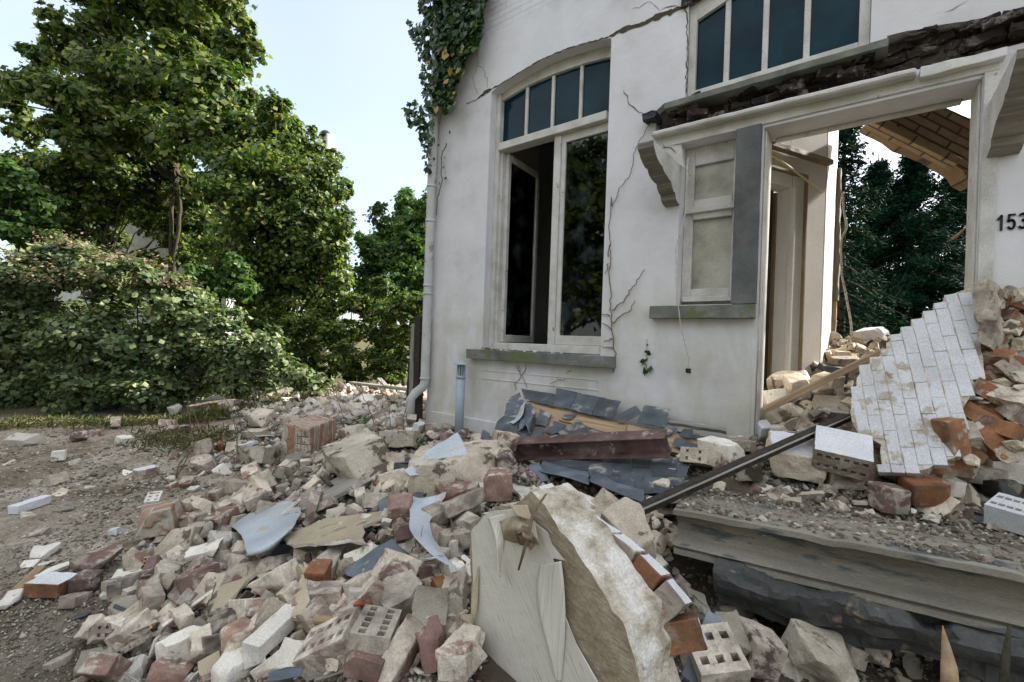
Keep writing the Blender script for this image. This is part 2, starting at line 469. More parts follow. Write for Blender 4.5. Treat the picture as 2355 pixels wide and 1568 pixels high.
MT['exposed'] = brick_surface('exposed_dark_masonry', (.075, .035, .025), (.12, .055, .04), (.10, .095, .085), .2, .075, .014, depth=.05)
MT['arch_brick'] = brick_surface('brown_brick_arch', (.25, .18, .11), (.17, .11, .06), (.07, .05, .035), .34, .09, .012, depth=.03)  # brown brick with dark joints
MT['fallen'] = brick_surface('white_painted_brickwork', (.34, .13, .08), (.42, .17, .1), (.34, .31, .26), .19, .060, .0035,
                             paint=(.66, .655, .655), depth=.035, rough=.7)
MT['chipped_paint'] = pm('chipped_white_paint', [(.3, (.52, .51, .50)), (.6, (.65, .65, .66)), (.8, (.69, .69, .71))], 5, .75, ((45, .5, .004),), spots=[((.36, .17, .11), 12, .69), ((.42, .37, .29), 6, .60)])
MT['old_mason'] = brick_surface('old_brickwork', (.34, .18, .12), (.42, .3, .22), (.44, .4, .32), .21, .07, .012, depth=.02)
MT['black'] = pm('black_paint', [(.3, (.012, .013, .02)), (.7, (.02, .022, .03))], 5, .5, ())
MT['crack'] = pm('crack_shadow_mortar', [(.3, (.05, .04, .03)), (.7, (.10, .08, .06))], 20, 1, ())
MT['pipe'] = pm('painted_metal_pipe', [(.3, (.42, .42, .39)), (.7, (.55, .55, .52))], 6, .6, ((20, .2, .003),), spots=[((.28, .26, .2), 5, .62)])
MT['pvc'] = pm('grey_pipe', [(.3, (.30, .36, .40)), (.7, (.38, .44, .48))], 5, .45, ())
MT['bark'] = pm('bark', [(.3, (.04, .035, .022)), (.7, (.09, .08, .05))], 9, .95, ((25, .9, .02),), stretch=(3, 3, .6))
MT['twig'] = pm('dry_twig', [(.3, (.14, .10, .06)), (.7, (.26, .2, .13))], 20, .95, ())
MT['fluff'] = pm('yellow_insulation', [(.3, (.42, .30, .09)), (.7, (.62, .48, .2))], 20, 1, ((60, 1, .01),))
MT['cable'] = pm('old_cable', [(.3, (.35, .34, .32)), (.7, (.6, .58, .55))], 30, .6, ())
MT['rod'] = pm('yellow_conduit', [(.3, (.48, .42, .2)), (.7, (.58, .52, .28))], 10, .6, ())
MT['roof_tile'] = brick_surface('old_roof_tiles', (.09, .045, .03), (.12, .06, .04), (.04, .03, .02), .22, .3, .02, depth=.04)
G1 = [(.010, .030, .012), (.022, .055, .016), (.045, .085, .022), (.085, .125, .035)]
MT['leaf'] = leafmat('sycamore_leaves', [(.028, .058, .018), (.065, .112, .028), (.135, .17, .045), (.27, .28, .09)], trans=.4)
MT['leaf_dark'] = leafmat('dense_leaves', [(.024, .052, .016), (.052, .098, .024), (.115, .155, .034), (.23, .24, .055)], trans=.4)
MT['leaf_light'] = leafmat('young_leaves', [(.03, .075, .02), (.06, .12, .03), (.10, .17, .045), (.16, .22, .07)], trans=.45)
MT['leaf_bush'] = leafmat('bramble_leaves', [(.035, .065, .025), (.09, .135, .05), (.16, .20, .08), (.30, .31, .17)], trans=.25)
MT['leaf_pink'] = leafmat('faded_flower_heads', [(.16, .12, .07), (.24, .17, .11), (.3, .22, .16)], trans=.2)
MT['needle'] = leafmat('conifer_needles', [(.002, .010, .007), (.005, .020, .012), (.010, .036, .016)], trans=.1, rough=.9)
MT['ivy'] = leafmat('ivy_leaves', [(.012, .035, .012), (.02, .055, .016), (.045, .09, .022), (.09, .13, .03)], trans=.2, rough=.4)
MT['ivy_yellow'] = leafmat('yellowed_ivy_leaves', [(.30, .20, .03), (.38, .24, .05)], trans=.2)
MT['grass'] = leafmat('grass_blades', [(.05, .07, .022), (.10, .105, .04), (.20, .16, .08)], trans=.3)

# ------------------------------------------------------------------ object helpers
def tag(o, label=None, cat=None, group=None, kind=None):
    if label: o['label'] = label
    if cat: o['category'] = cat
    if group: o['group'] = group
    if kind: o['kind'] = kind
    return o
def link(name, me, mat, parent=None, mtx=None):
    o = bpy.data.objects.new(name, me)
    COL.objects.link(o)
    if mat is not None and len(me.materials) == 0:
        for q in (mat if isinstance(mat, (list, tuple)) else [mat]):
            me.materials.append(q)
    if parent is not None:
        o.parent = parent
    if mtx is not None:
        o.matrix_basis = mtx
    return o
def empty(name, loc, label, cat, group=None):
    o = bpy.data.objects.new(name, None)
    o.empty_display_size = .1
    COL.objects.link(o)
    o.location = loc
    return tag(o, label, cat, group)
def bm_obj(name, bm, mat, parent=None, mtx=None, smooth=False):
    me = bpy.data.meshes.new(name)
    bm.normal_update()
    bm.to_mesh(me)
    bm.free()
    if smooth:
        for p in me.polygons: p.use_smooth = True
    if parent is not None and mtx is None:          # vertices were given in world space
        me.transform(Matrix.Translation(-Vector(parent.location)))
    return link(name, me, mat, parent, mtx)
def add_box(bm, x0, x1, y0, y1, z0, z1):
    v = [bm.verts.new(p) for p in ((x0, y0, z0), (x1, y0, z0), (x1, y1, z0), (x0, y1, z0), (x0, y0, z1), (x1, y0, z1), (x1, y1, z1), (x0, y1, z1))]
    for f in ((0, 3, 2, 1), (4, 5, 6, 7), (0, 1, 5, 4), (1, 2, 6, 5), (2, 3, 7, 6), (3, 0, 4, 7)):
        bm.faces.new([v[k] for k in f])
    return v
def bevel(bm, off, seg=1):
    bmesh.ops.bevel(bm, geom=bm.edges[:], offset=off, segments=seg, profile=.6, affect='EDGES', clamp_overlap=True)
def box(name, x0, x1, y0, y1, z0, z1, mat, parent=None, bev=.004):
    bm = bmesh.new()
    add_box(bm, x0, x1, y0, y1, z0, z1)
    if bev: bevel(bm, bev)
    return bm_obj(name, bm, mat, parent)
def boxes(name, lst, mat, parent=None, bev=.004):
    bm = bmesh.new()
    for b in lst: add_box(bm, *b)
    if bev: bevel(bm, bev)
    return bm_obj(name, bm, mat, parent)
def frame(p0, p1, up=(0, 0, 1)):
    x = (Vector(p1) - Vector(p0)).normalized()
    u = Vector(up)
    y = u.cross(x)
    if y.length < 1e-4: y = Vector((0, 1, 0)).cross(x)
    y.normalize()
    z = x.cross(y)
    m = Matrix((x, y, z)).transposed().to_4x4()
    return Matrix.Translation((Vector(p0) + Vector(p1)) / 2) @ m
def rough(bm, amp, freq=9, seed=0, crisp=0):
    off = Vector((seed * 3.7, seed * 1.3, seed * 7.1))
    for v in bm.verts:
        n = mnoise.noise_vector(v.co * freq + off) + .5 * mnoise.noise_vector(v.co * freq * 2.3 + off) + .3 * mnoise.noise_vector(v.co * freq * 5.1 + off)
        v.co += n * amp
def fine_split(bm, maxlen, rounds=6):
    for _ in range(rounds):
        es = [e for e in bm.edges if e.calc_length() > maxlen]
        if not es: break
        bmesh.ops.subdivide_edges(bm, edges=es, cuts=1, use_grid_fill=False)
        bmesh.ops.triangulate(bm, faces=[f for f in bm.faces if len(f.verts) > 3])
def bar(name, p0, p1, w, h, mat, parent=None, up=(0, 0, 1), amp=0.0, bev=.003, seg=.08):
    l = (Vector(p1) - Vector(p0)).length
    bm = bmesh.new()
    add_box(bm, -l/2, l/2, -w/2, w/2, -h/2, h/2)
    if bev: bevel(bm, bev)
    if amp:
        fine_split(bm, seg)
        rough(bm, amp, 7, random.random() * 50)
    m = frame(p0, p1, up)
    if parent is not None: m = Matrix.Translation(-Vector(parent.location)) @ m
    return bm_obj(name, bm, mat, parent, m)
def tube(name, pts, radii, mat, parent=None, sides=8, merge=None):
    bm = merge if merge is not None else bmesh.new()
    pts = [Vector(p) for p in pts]
    if not hasattr(radii, '__len__'): radii = [radii] * len(pts)
    rings = []
    a = None
    for k, p in enumerate(pts):
        t = (pts[min(k+1, len(pts)-1)] - pts[max(k-1, 0)])
        if t.length < 1e-9: t = Vector((0, 0, 1))
        t.normalize()
        if a is None:
            a = t.orthogonal().normalized()
        else:
            a = (a - t * a.dot(t))
            if a.length < 1e-6: a = t.orthogonal()
            a.normalize()
        b = t.cross(a)
        rings.append([bm.verts.new(p + (a * math.cos(q) + b * math.sin(q)) * radii[k]) for q in [2*math.pi*j/sides for j in range(sides)]])
    for r0, r1 in zip(rings, rings[1:]):
        for j in range(sides):
            bm.faces.new((r0[j], r0[(j+1) % sides], r1[(j+1) % sides], r1[j]))
    bm.faces.new(rings[0][::-1]); bm.faces.new(rings[-1])
    if merge is not None: return None
    return bm_obj(name, bm, mat, parent, smooth=True)
def plate(name, pts, thick, mat, parent=None, xdir=None, jag=0.0, seg=.05, amp=0.0, side=1, edge_mat=None, fine=None, freq=6):
    """a slab: polygon pts (world), extruded by thick away from the camera; its own x-y plane carries the pattern"""
    pts = [Vector(p) for p in pts]
    n = Vector((0, 0, 0))
    for k, p in enumerate(pts):
        q = pts[(k+1) % len(pts)]
        n += p.cross(q)
    n.normalize()
    c = sum(pts, Vector()) / len(pts)
    if n.dot(Vector(EYE) - c) * side < 0: n = -n
    x = Vector(xdir) if xdir is not None else (pts[1] - pts[0])
    x = (x - n * x.dot(n)).normalized()
    y = n.cross(x)
    m = Matrix((x, y, n)).transposed().to_4x4()
    m = Matrix.Translation(c) @ m
    mi = m.inverted()
    l2 = []
    loc = [(mi @ p) for p in pts]
    for k, p in enumerate(loc):
        q = loc[(k+1) % len(loc)]
        ns = max(1, int((q-p).length / seg)) if jag else 1
        for j in range(ns):
            t = j / ns
            r = p.lerp(q, t)
            if jag and j: r = r + Vector((random.gauss(0, jag), random.gauss(0, jag), 0))
            l2.append(Vector((r.x, r.y, 0)))
    bm = bmesh.new()
    top = [bm.verts.new((q.x, q.y, 0)) for q in l2]
    bot = [bm.verts.new((q.x + random.gauss(0, jag), q.y + random.gauss(0, jag), -thick)) for q in l2]
    tris = tessellate_polygon([l2])
    for t in tris:
        f = bm.faces.new([top[k] for k in t]); 
        g = bm.faces.new([bot[k] for k in reversed(t)])
    k = len(l2)
    for j in range(k):
        f = bm.faces.new((top[j], bot[j], bot[(j+1) % k], top[(j+1) % k]))
        f.material_index = 1 if edge_mat is not None else 0
    bmesh.ops.recalc_face_normals(bm, faces=bm.faces[:])
    if fine:
        fine_split(bm, fine)
    if amp:
        rough(bm, amp, freq, random.random() * 40)
    if parent is not None: m = Matrix.Translation(-Vector(parent.location)) @ m
    return bm_obj(name, bm, [mat, edge_mat] if edge_mat is not None else mat, parent, m)
def sheet(name, net, thick, mat, parent=None, sub=8, crumple=0.0, freq=7):
    """a bent sheet through a net of points [[...],[...]]"""
    A = np.array([[list(p) for p in r] for r in net], float)
    def resample(A, n):
        k = A.shape[0]
        if k == 2:
            t = np.linspace(0, 1, n)[:, None, None]
            return A[0] * (1-t) + A[1] * t
        out = []
        for s in np.linspace(0, k-1, n):
            i = min(int(s), k-2); t = s - i
            p0, p1, p2, p3 = A[max(i-1, 0)], A[i], A[i+1], A[min(i+2, k-1)]
            out.append(.5*((2*p1)+(-p0+p2)*t+(2*p0-5*p1+4*p2-p3)*t*t+(-p0+3*p1-3*p2+p3)*t**3))
        return np.array(out)
    nu = (A.shape[0]-1)*sub+1; nv = (A.shape[1]-1)*sub+1
    B = resample(A, nu)
    B = resample(B.transpose(1, 0, 2), nv).transpose(1, 0, 2)
    bm = bmesh.new()
    vs = []
    sd_ = random.random()*30
    for i in range(nu):
        r = []
        for j in range(nv):
            p = Vector(B[i, j])
            if crumple: p = p + mnoise.noise_vector(p*freq + Vector((sd_, 0, 0))) * crumple
            r.append(bm.verts.new(p))
        vs.append(r)
    for i in range(nu-1):
        for j in range(nv-1):
            bm.faces.new((vs[i][j], vs[i+1][j], vs[i+1][j+1], vs[i][j+1]))
    bm.normal_update()
    bmesh.ops.solidify(bm, geom=bm.faces[:], thickness=thick)
    c = sum((v.co for v in bm.verts), Vector()) / len(bm.verts)
    if parent is None:
        for v in bm.verts: v.co -= c
        return bm_obj(name, bm, mat, None, Matrix.Translation(c), smooth=True)
    return bm_obj(name, bm, mat, parent, smooth=True)

# --- masonry meshes
def chunk_mesh(name, L, W, H, cuts=2, amp=.004, mat=None, seed=0, split=.03, face_mat=None, freq=14, keep_top=False):
    rs = random.Random(seed)
    bm = bmesh.new()
    add_box(bm, -L/2, L/2, -W/2, W/2, -H/2, H/2)
    for k in range(cuts):
        s = Vector((rs.choice((-1, 1)), rs.uniform(-1, 1), rs.uniform(-.9, .9) if not keep_top else rs.uniform(-.9, .2)))
        if rs.random() < .4: s.x *= .4; s.y = rs.choice((-1, 1))
        nrm = s.normalized()
        r = abs(nrm.x)*L/2 + abs(nrm.y)*W/2 + abs(nrm.z)*H/2
        co = nrm * r * rs.uniform(.45, .85)
        bmesh.ops.bisect_plane(bm, geom=bm.verts[:]+bm.edges[:]+bm.faces[:], plane_co=co, plane_no=nrm, clear_outer=True)
        es = [e for e in bm.edges if e.is_boundary]
        if es: bmesh.ops.edgeloop_fill(bm, edges=es)
    bevel(bm, min(L, W, H) * .04)
    bmesh.ops.triangulate(bm, faces=bm.faces[:])
    fine_split(bm, split)
    rough(bm, amp, freq, seed)
    bm.normal_update()
    for f in bm.faces:
        f.smooth = True
        if face_mat is not None and f.normal.z > .9 and f.calc_center_median().z > H * .4: f.material_index = 1
    me = bpy.data.meshes.new(name)
    bm.to_mesh(me); bm.free()
    me.materials.append(mat)
    if face_mat is not None: me.materials.append(face_mat)
    me.set_sharp_from_angle(angle=math.radians(38))
    return me
def pbrick_mesh(name, L, W, H, nx, ny, mat, face_mat=None, hole=.022, seed=0, amp=.0015, depth=None, front_mat=None):
    """perforated brick: holes in the top (z) face. face_mat paints the +y side"""
    rs = random.Random(seed)
    def cuts(l, n):
        c = [-l/2]
        for k in range(n):
            m = -l/2 + l*(k+.5)/n * .94 + l*.03
            c += [m - hole/2, m + hole/2]
        return c + [l/2]
    X = cuts(L, nx); Y = cuts(W, ny)
    bm = bmesh.new()
    g = [[bm.verts.new((x, y, H/2)) for y in Y] for x in X]
    dd = depth or H*.85
    for i in range(len(X)-1):
        for j in range(len(Y)-1):
            q = [g[i][j], g[i+1][j], g[i+1][j+1], g[i][j+1]]
            if i % 2 == 1 and j % 2 == 1:
                lo = [bm.verts.new((v.co.x, v.co.y, H/2 - dd)) for v in q]
                for k in range(4):
                    bm.faces.new((q[k], q[(k+1) % 4], lo[(k+1) % 4], lo[k]))
                bm.faces.new(lo)
            else:
                bm.faces.new(q)
    rim = [g[i][0] for i in range(len(X))] + [g[-1][j] for j in range(1, len(Y))] + [g[i][-1] for i in range(len(X)-2, -1, -1)] + [g[0][j] for j in range(len(Y)-2, 0, -1)]
    low = [bm.verts.new((v.co.x, v.co.y, -H/2)) for v in rim]
    n = len(rim)
    for k in range(n):
        f = bm.faces.new((rim[k], low[k], low[(k+1) % n], rim[(k+1) % n]))
        if face_mat is not None and rim[k].co.y > W/2 - 1e-5 and rim[(k+1) % n].co.y > W/2 - 1e-5: f.material_index = 1
    bm.faces.new(low[::-1])
    bmesh.ops.recalc_face_normals(bm, faces=bm.faces[:])
    es = [e for e in bm.edges if e.calc_length() > .04]
    bmesh.ops.triangulate(bm, faces=bm.faces[:])
    fine_split(bm, .045, 3)
    rough(bm, amp, 20, seed)
    me = bpy.data.meshes.new(name)
    bm.to_mesh(me); bm.free()
    me.materials.append(mat)
    if face_mat is not None: me.materials.append(face_mat)
    return me
def rand_rot(rs, tilt=.5):
    return Matrix.Rotation(rs.uniform(0, 6.28), 4, 'Z') @ Matrix.Rotation(rs.gauss(0, tilt), 4, 'X') @ Matrix.Rotation(rs.gauss(0, tilt), 4, 'Y')

# leaves: one mesh of many small bent blades
def leaves(name, pos, nrm, size, mat, parent=None, kindv=None, aspect=.8, base_loc=None, jitter=.5, fold=.25):
    n = len(pos)
    pos = np.asarray(pos, float); nrm = np.asarray(nrm, float) + RNG.normal(0, jitter, (n, 3))
    nrm /= np.linalg.norm(nrm, axis=1)[:, None] + 1e-9
    a = np.cross(nrm, RNG.normal(0, 1, (n, 3)))
    a /= np.linalg.norm(a, axis=1)[:, None] + 1e-9
    b = np.cross(nrm, a)
    s = (np.asarray(size) * RNG.uniform(.4, 1.4, n))[:, None]
    w = s * aspect
    V = np.empty((n, 4, 3))
    V[:, 0] = pos - a*s*.5
    V[:, 1] = pos + b*w*.5 + a*s*.05 - nrm*s*fold*.5
    V[:, 2] = pos + a*s*.55 - nrm*s*fold*.3
    V[:, 3] = pos - b*w*.5 + a*s*.05 - nrm*s*fold*.5
    if base_loc is not None: V -= np.array(base_loc)[None, None, :]
    me = bpy.data.meshes.new(name)
    # two triangles per leaf, folded along the midrib
    me.vertices.add(n*4)
    me.vertices.foreach_set('co', V.reshape(-1))
    me.loops.add(n*6)
    idx = (np.arange(n)[:, None]*4 + np.array([0, 1, 2, 0, 2, 3])[None, :]).reshape(-1)
    me.loops.foreach_set('vertex_index', idx)
    me.polygons.add(n*2)
    me.polygons.foreach_set('loop_start', np.arange(n*2)*3)
    me.update(calc_edges=True)
    k = RNG.uniform(0, 1, n) if kindv is None else kindv
    at = me.attributes.new('leaf_kind', 'FLOAT', 'POINT')
    at.data.foreach_set('value', np.repeat(k, 4).astype(np.float32))
    return link(name, me, mat, parent)
def crown_points(blobs, n, clump=.32, inner=.25, up=.5):
    """blobs: (centre, radius) -> leaf positions in clumps around each blob's shell"""
    vol = np.array([b[1]**2 for b in blobs]); vol = vol / vol.sum()
    P_, N_ = [], []
    for (c, r), f in zip(blobs, vol):
        m = int(n*f)
        nc = max(6, int(34 * (1 if r > .5 else .6)))
        u = RNG.normal(0, 1, (nc, 3)); u /= np.linalg.norm(u, axis=1)[:, None]
        rad = r*RNG.uniform(.5, 1.02, nc)[:, None]
        cc = np.array(c)[None] + u*rad*np.array([1, 1, .9])
        cs = r*clump*RNG.uniform(.5, 1.2, nc)
        k = RNG.integers(0, nc, m)
        off = RNG.normal(0, .55, (m, 3))*cs[k][:, None]*np.array([1, 1, .65])
        p = cc[k] + off
        nn = u[k]*.6 + off/(cs[k][:, None]+1e-6)*.35 + np.array([0, 0, up])
        P_.append(p); N_.append(nn)
        mi = int(m*inner)
        q = RNG.normal(0, 1, (mi, 3)); q /= np.linalg.norm(q, axis=1)[:, None]
        P_.append(np.array(c)[None] + q*(RNG.uniform(0, .75, mi)**.5)[:, None]*r*.8)
        N_.append(q + np.array([0, 0, .4]))
    return np.concatenate(P_), np.concatenate(N_)
# ================================================================== GROUND
def build_ground():
    def axis(lo, hi, dense_lo, dense_hi, step):
        a = list(np.arange(dense_lo, dense_hi, step))
        s, x = step, dense_lo
        left = []
        while x > lo:
            s *= 1.25; x -= s; left.append(x)
        s, x = step, a[-1]
        right = []
        while x < hi:
            s *= 1.25; x += s; right.append(x)
        return np.array(left[::-1] + a + right)
    X = axis(-400, 400, -11, 3.2, .05)
    Y = axis(-400, 500, -1.2, 9.5, .05)
    gx, gy = np.meshgrid(X, Y, indexing='ij')
    Z = height(gx, gy)
    mask = (np.hypot(gx + 3, gy - 3) < 14)
    zz = Z.copy()
    for i in range(len(X)):
        for j in range(len(Y)):
            if mask[i, j]:
                v = Vector((X[i], Y[j], 0))
                hgt = min(1, max(.25, Z[i, j] * 2.5))
                zz[i, j] += (mnoise.noise(v * 1.3) * .05 + mnoise.noise(v * 4.1) * .03 + mnoise.noise(v * 11) * .014) * hgt
    n, m = gx.shape
    V = np.stack([gx, gy, zz], -1).reshape(-1, 3)
    i = np.arange((n-1)*(m-1)); a = (i // (m-1))*m + i % (m-1)
    Fc = np.stack([a, a+m, a+m+1, a+1], 1)
    me = bpy.data.meshes.new('ground')
    me.vertices.add(len(V)); me.vertices.foreach_set('co', V.reshape(-1))
    me.loops.add(Fc.size); me.loops.foreach_set('vertex_index', Fc.reshape(-1))
    me.polygons.add(len(Fc)); me.polygons.foreach_set('loop_start', np.arange(len(Fc))*4)
    me.update(calc_edges=True)
    for p in me.polygons: p.use_smooth = True
    mt, nt, bs, v, rnd, obj = base('earth_and_rubble_dust')
    c = ramp(nt, noise(nt, obj, 1.1, 8, .62, .4), [(.32, (.13, .10, .065)), (.46, (.26, .21, .15)), (.58, (.42, .36, .285)), (.78, (.54, .48, .40))])
    f = ramp(nt, noise(nt, obj, 30, 6, .7), [(.35, .55), (.65, 1.2)])
    c = mix(nt, .9, c, f, 'MULTIPLY')
    sp = ramp(nt, noise(nt, obj, 75, 3, .6), [(.66, 0), (.70, .8)])
    c = mix(nt, sp, c, (.46, .42, .36))
    sp = ramp(nt, noise(nt, obj, 42, 3, .6), [(.68, 0), (.72, .7)])
    c = mix(nt, sp, c, (.06, .045, .03))
    # further off the bare earth gives way to rough grass
    sx = nt.nodes.new('ShaderNodeSeparateXYZ'); nt.links.new(obj, sx.inputs[0])
    ln = nt.nodes.new('ShaderNodeVectorMath'); ln.operation = 'DISTANCE'
    nt.links.new(obj, ln.inputs[0]); ln.inputs[1].default_value = (-2, 3, 0)
    g = math_(nt, 'ADD', math_(nt, 'DIVIDE', ln.outputs['Value'], 20.0), math_(nt, 'MULTIPLY', noise(nt, obj, .9, 5), .25))
    c = mix(nt, ramp(nt, g, [(.50, 0), (.60, 1)]), c, (.09, .085, .035))
    l2 = nt.nodes.new('ShaderNodeVectorMath'); l2.operation = 'DISTANCE'
    nt.links.new(obj, l2.inputs[0]); l2.inputs[1].default_value = (-.7, 2.2, .3)
    shaded_soil = mix(nt, noise(nt, obj, 14, 6, .65), (.05, .04, .03), (.19, .155, .115))  # soil darkened across the heap to paint shade into its gaps
    g2_ = math_(nt, 'ADD', l2.outputs['Value'], math_(nt, 'MULTIPLY', noise(nt, obj, 1.5, 4), .8))
    c = mix(nt, ramp(nt, math_(nt, 'DIVIDE', g2_, 10.0), [(.29, 1), (.36, 0)]), c, shaded_soil)
    nt.links.new(c, bs.inputs['Base Color'])
    bs.inputs['Roughness'].default_value = .97
    bs.inputs['Specular IOR Level'].default_value = .15
    nn = bump(nt, noise(nt, obj, 18, 8, .7), .9, .03)
    nn = bump(nt, noise(nt, obj, 70, 5, .7), .6, .008, nn)
    nt.links.new(nn, bs.inputs['Normal'])
    o = link('ground', me, mt)
    tag(o, kind='structure')
build_ground()

# ================================================================== HOUSE
HX, HY = -2.0, 3.9
house = empty('ruined_house', (HX, HY, 0), 'half demolished white rendered house with broken doorway, cracked front and two tall windows', 'house')
YF = 3.9
def wall_with_holes(name, loops, y0, y1, mat, parent):
    """loops: outer then holes, (x, z); front at y0, back at y1"""
    bm = bmesh.new()
    vs = [[Vector((p[0], p[1], 0)) for p in l] for l in loops]
    tris = tessellate_polygon(vs)
    flat = [p for l in vs for p in l]
    f = [bm.verts.new((p.x, y0, p.y)) for p in flat]
    b = [bm.verts.new((p.x, y1, p.y)) for p in flat]
    for t in tris:
        bm.faces.new([f[k] for k in t]); bm.faces.new([b[k] for k in reversed(t)])
    k = 0
    for l in vs:
        n = len(l)
        for j in range(n):
            a, c = k+j, k+(j+1) % n
            bm.faces.new((f[a], b[a], b[c], f[c]))
        k += n
    bmesh.ops.recalc_face_normals(bm, faces=bm.faces[:])
    return bm_obj(name, bm, mat, parent)
rs = random.Random(3)
arch = [(-1.955, 4.28), (-2.15, 4.325), (-2.4, 4.35), (-2.76, 4.357), (-3.0, 4.33), (-3.25, 4.285), (-3.435, 4.225)]
w_hole = [(-3.435, 1.29), (-1.955, 1.29)] + arch
s_hole = [(-1.27, 1.754), (-.83, 1.754), (-.83, 3.12), (-1.27, 3.12)]
p_hole = [(-.645, .25), (.53, .25), (.53, 3.10), (-.645, 3.10)]
b_hole = [(-1.50, 3.25), (2.5, 3.25), (2.5, 3.36)]
x = 2.4
while x > .1:                      # torn plaster edge over the doorway
    b_hole.append((x, max(3.38, 3.53 - .16*max(0, x-.07)) + rs.uniform(-.014, .014))); x -= rs.uniform(.04, .1)
b_hole += [(.07, 3.53), (.07, 3.515), (-.02, 3.515), (-.02, 4.95), (-1.25, 4.95), (-1.25, 3.515), (-1.43, 3.515), (-1.50, 3.47)]
front = wall_with_holes('front_wall', [[(-4.33, .2), (5.5, .2), (5.5, 7.4), (-4.33, 7.4)], w_hole, s_hole, p_hole, b_hole], YF, 4.2, MT['facade'], house)
# rest of the shell, and an unseen block against the sun
box('side_wall', -4.33, -4.05, 4.203, 8.0, .2, 7.4, MT['facade'], house, 0)
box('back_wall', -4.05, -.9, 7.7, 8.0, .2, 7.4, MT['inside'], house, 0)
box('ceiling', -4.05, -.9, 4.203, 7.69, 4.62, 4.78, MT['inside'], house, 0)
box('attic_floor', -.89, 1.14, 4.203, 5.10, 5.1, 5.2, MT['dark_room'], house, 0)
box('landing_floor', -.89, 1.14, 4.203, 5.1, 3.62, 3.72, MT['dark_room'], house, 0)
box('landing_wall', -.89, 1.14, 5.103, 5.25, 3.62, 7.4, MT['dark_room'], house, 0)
box('sun_blocker', 1.15, 5.5, 4.203, 7.0, .2, 7.4, MT['facade'], house, 0)  # unseen block added to stop sun falling through the doorway
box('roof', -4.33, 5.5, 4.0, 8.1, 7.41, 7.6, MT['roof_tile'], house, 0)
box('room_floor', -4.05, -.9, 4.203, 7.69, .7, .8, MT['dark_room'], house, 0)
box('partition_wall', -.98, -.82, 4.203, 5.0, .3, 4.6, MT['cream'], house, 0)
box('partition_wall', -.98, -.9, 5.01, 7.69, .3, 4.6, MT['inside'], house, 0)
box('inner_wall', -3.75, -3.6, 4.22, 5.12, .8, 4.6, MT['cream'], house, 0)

# --- big window
s = 4.05/3.9
win = bm_obj('window', (lambda bm: (add_box(bm, -3.435, -1.955, 4.13, 4.19, 1.292, 1.378), bm)[1])(bmesh.new()), MT['paint'], house)
def wbox(name, par, mat, *bs, bev=.004):
    bm = bmesh.new()
    for b in bs: add_box(bm, *b)
    if bev: bevel(bm, bev)
    o = bm_obj(name, bm, mat)
    o.data.transform(Matrix.Translation((-HX, -HY, 0)))
    o.parent = par
    return o
win.data.materials.clear(); win.data.materials.append(MT['paint'])
wbox('frame', win, MT['paint'], (-3.433, -3.375, 4.0, 4.129, 1.295, 4.23), (-3.375, -3.345, 4.04, 4.129, 1.379, 3.577), (-2.02, -1.957, 4.04, 4.129, 1.295, 4.2),
     (-3.373, -2.022, 3.985, 4.127, 3.577, 3.660), (-3.374, -2.021, 4.02, 4.126, 1.296, 1.378), (-2.64, -2.56, 4.03, 4.128, 1.379, 3.576))
ah = [(-1.957, 4.19), (-2.3, 4.232), (-2.69, 4.248), (-3.05, 4.228), (-3.373, 4.17)]
hd = wall_with_holes('window_head', [[(-1.957, 4.19), (-1.957, 4.279), (-2.15, 4.323), (-2.4, 4.348), (-2.76, 4.355), (-3.0, 4.328), (-3.25, 4.283), (-3.373, 4.24), (-3.373, 4.17), (-3.05, 4.228), (-2.69, 4.248), (-2.3, 4.232)]], 4.03, 4.125, MT['paint'], None)
hd.data.transform(Matrix.Translation((-HX, -HY, 0))); hd.parent = win
for xm in (-3.035, -2.69, -2.35):
    wbox('mullion', win, MT['paint'], (xm-.018, xm+.018, 4.045, 4.095, 3.661, 4.24))
for a, b_ in ((-3.372, -3.053), (-3.017, -2.708), (-2.672, -2.368), (-2.332, -2.022)):
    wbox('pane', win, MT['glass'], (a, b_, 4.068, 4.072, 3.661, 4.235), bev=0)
wbox('fixed_sash', win, MT['paint'], (-2.559, -2.51, 4.05, 4.10, 1.38, 3.575), (-2.511, -2.021, 4.05, 4.10, 1.38, 1.475), (-2.511, -2.021, 4.05, 4.10, 3.49, 3.575))
wbox('pane', win, MT['glass_clear'], (-2.509, -2.022, 4.073, 4.077, 1.476, 3.489), bev=0)
# open casement, hinged on the left jamb and swung into the room
cm = Matrix.Translation((-3.345-HX, 4.10-HY, 0)) @ Matrix.Rotation(math.radians(94), 4, 'Z')
def cbox(name, mat, *bs, bev=.004):
    bm = bmesh.new()
    for q in bs: add_box(bm, *q)
    if bev: bevel(bm, bev)
    o = bm_obj(name, bm, mat, None)
    o.parent = win
    o.matrix_basis = cm
    return o
cbox('open_casement', MT['paint'], (0, .055, -.045, 0, 1.385, 3.57), (.645, .70, -.045, 0, 1.385, 3.57), (.056, .644, -.044, -.001, 1.385, 1.47), (.056, .644, -.044, -.001, 3.49, 3.57))
cbox('pane', MT['glass_casement'], (.056, .644, -.025, -.021, 1.471, 3.489), bev=0)
# stone sill and sunk panel
sill = bar('window_sill', (-3.60, 3.92, 1.238), (-1.79, 3.92, 1.238), .22, .105, MT['stone'], house, amp=.004)
boxes('panel_moulding', [(-3.42, -1.96, 3.893, 3.91, 1.052, 1.062), (-3.42, -1.96, 3.893, 3.91, .958, .97), (-1.97, -1.958, 3.894, 3.91, .5, 1.051)], MT['facade'], house, .002)
box('plinth', -4.2, -2.9, 3.86, 3.898, .3, .50, MT['facade'], house, .006)
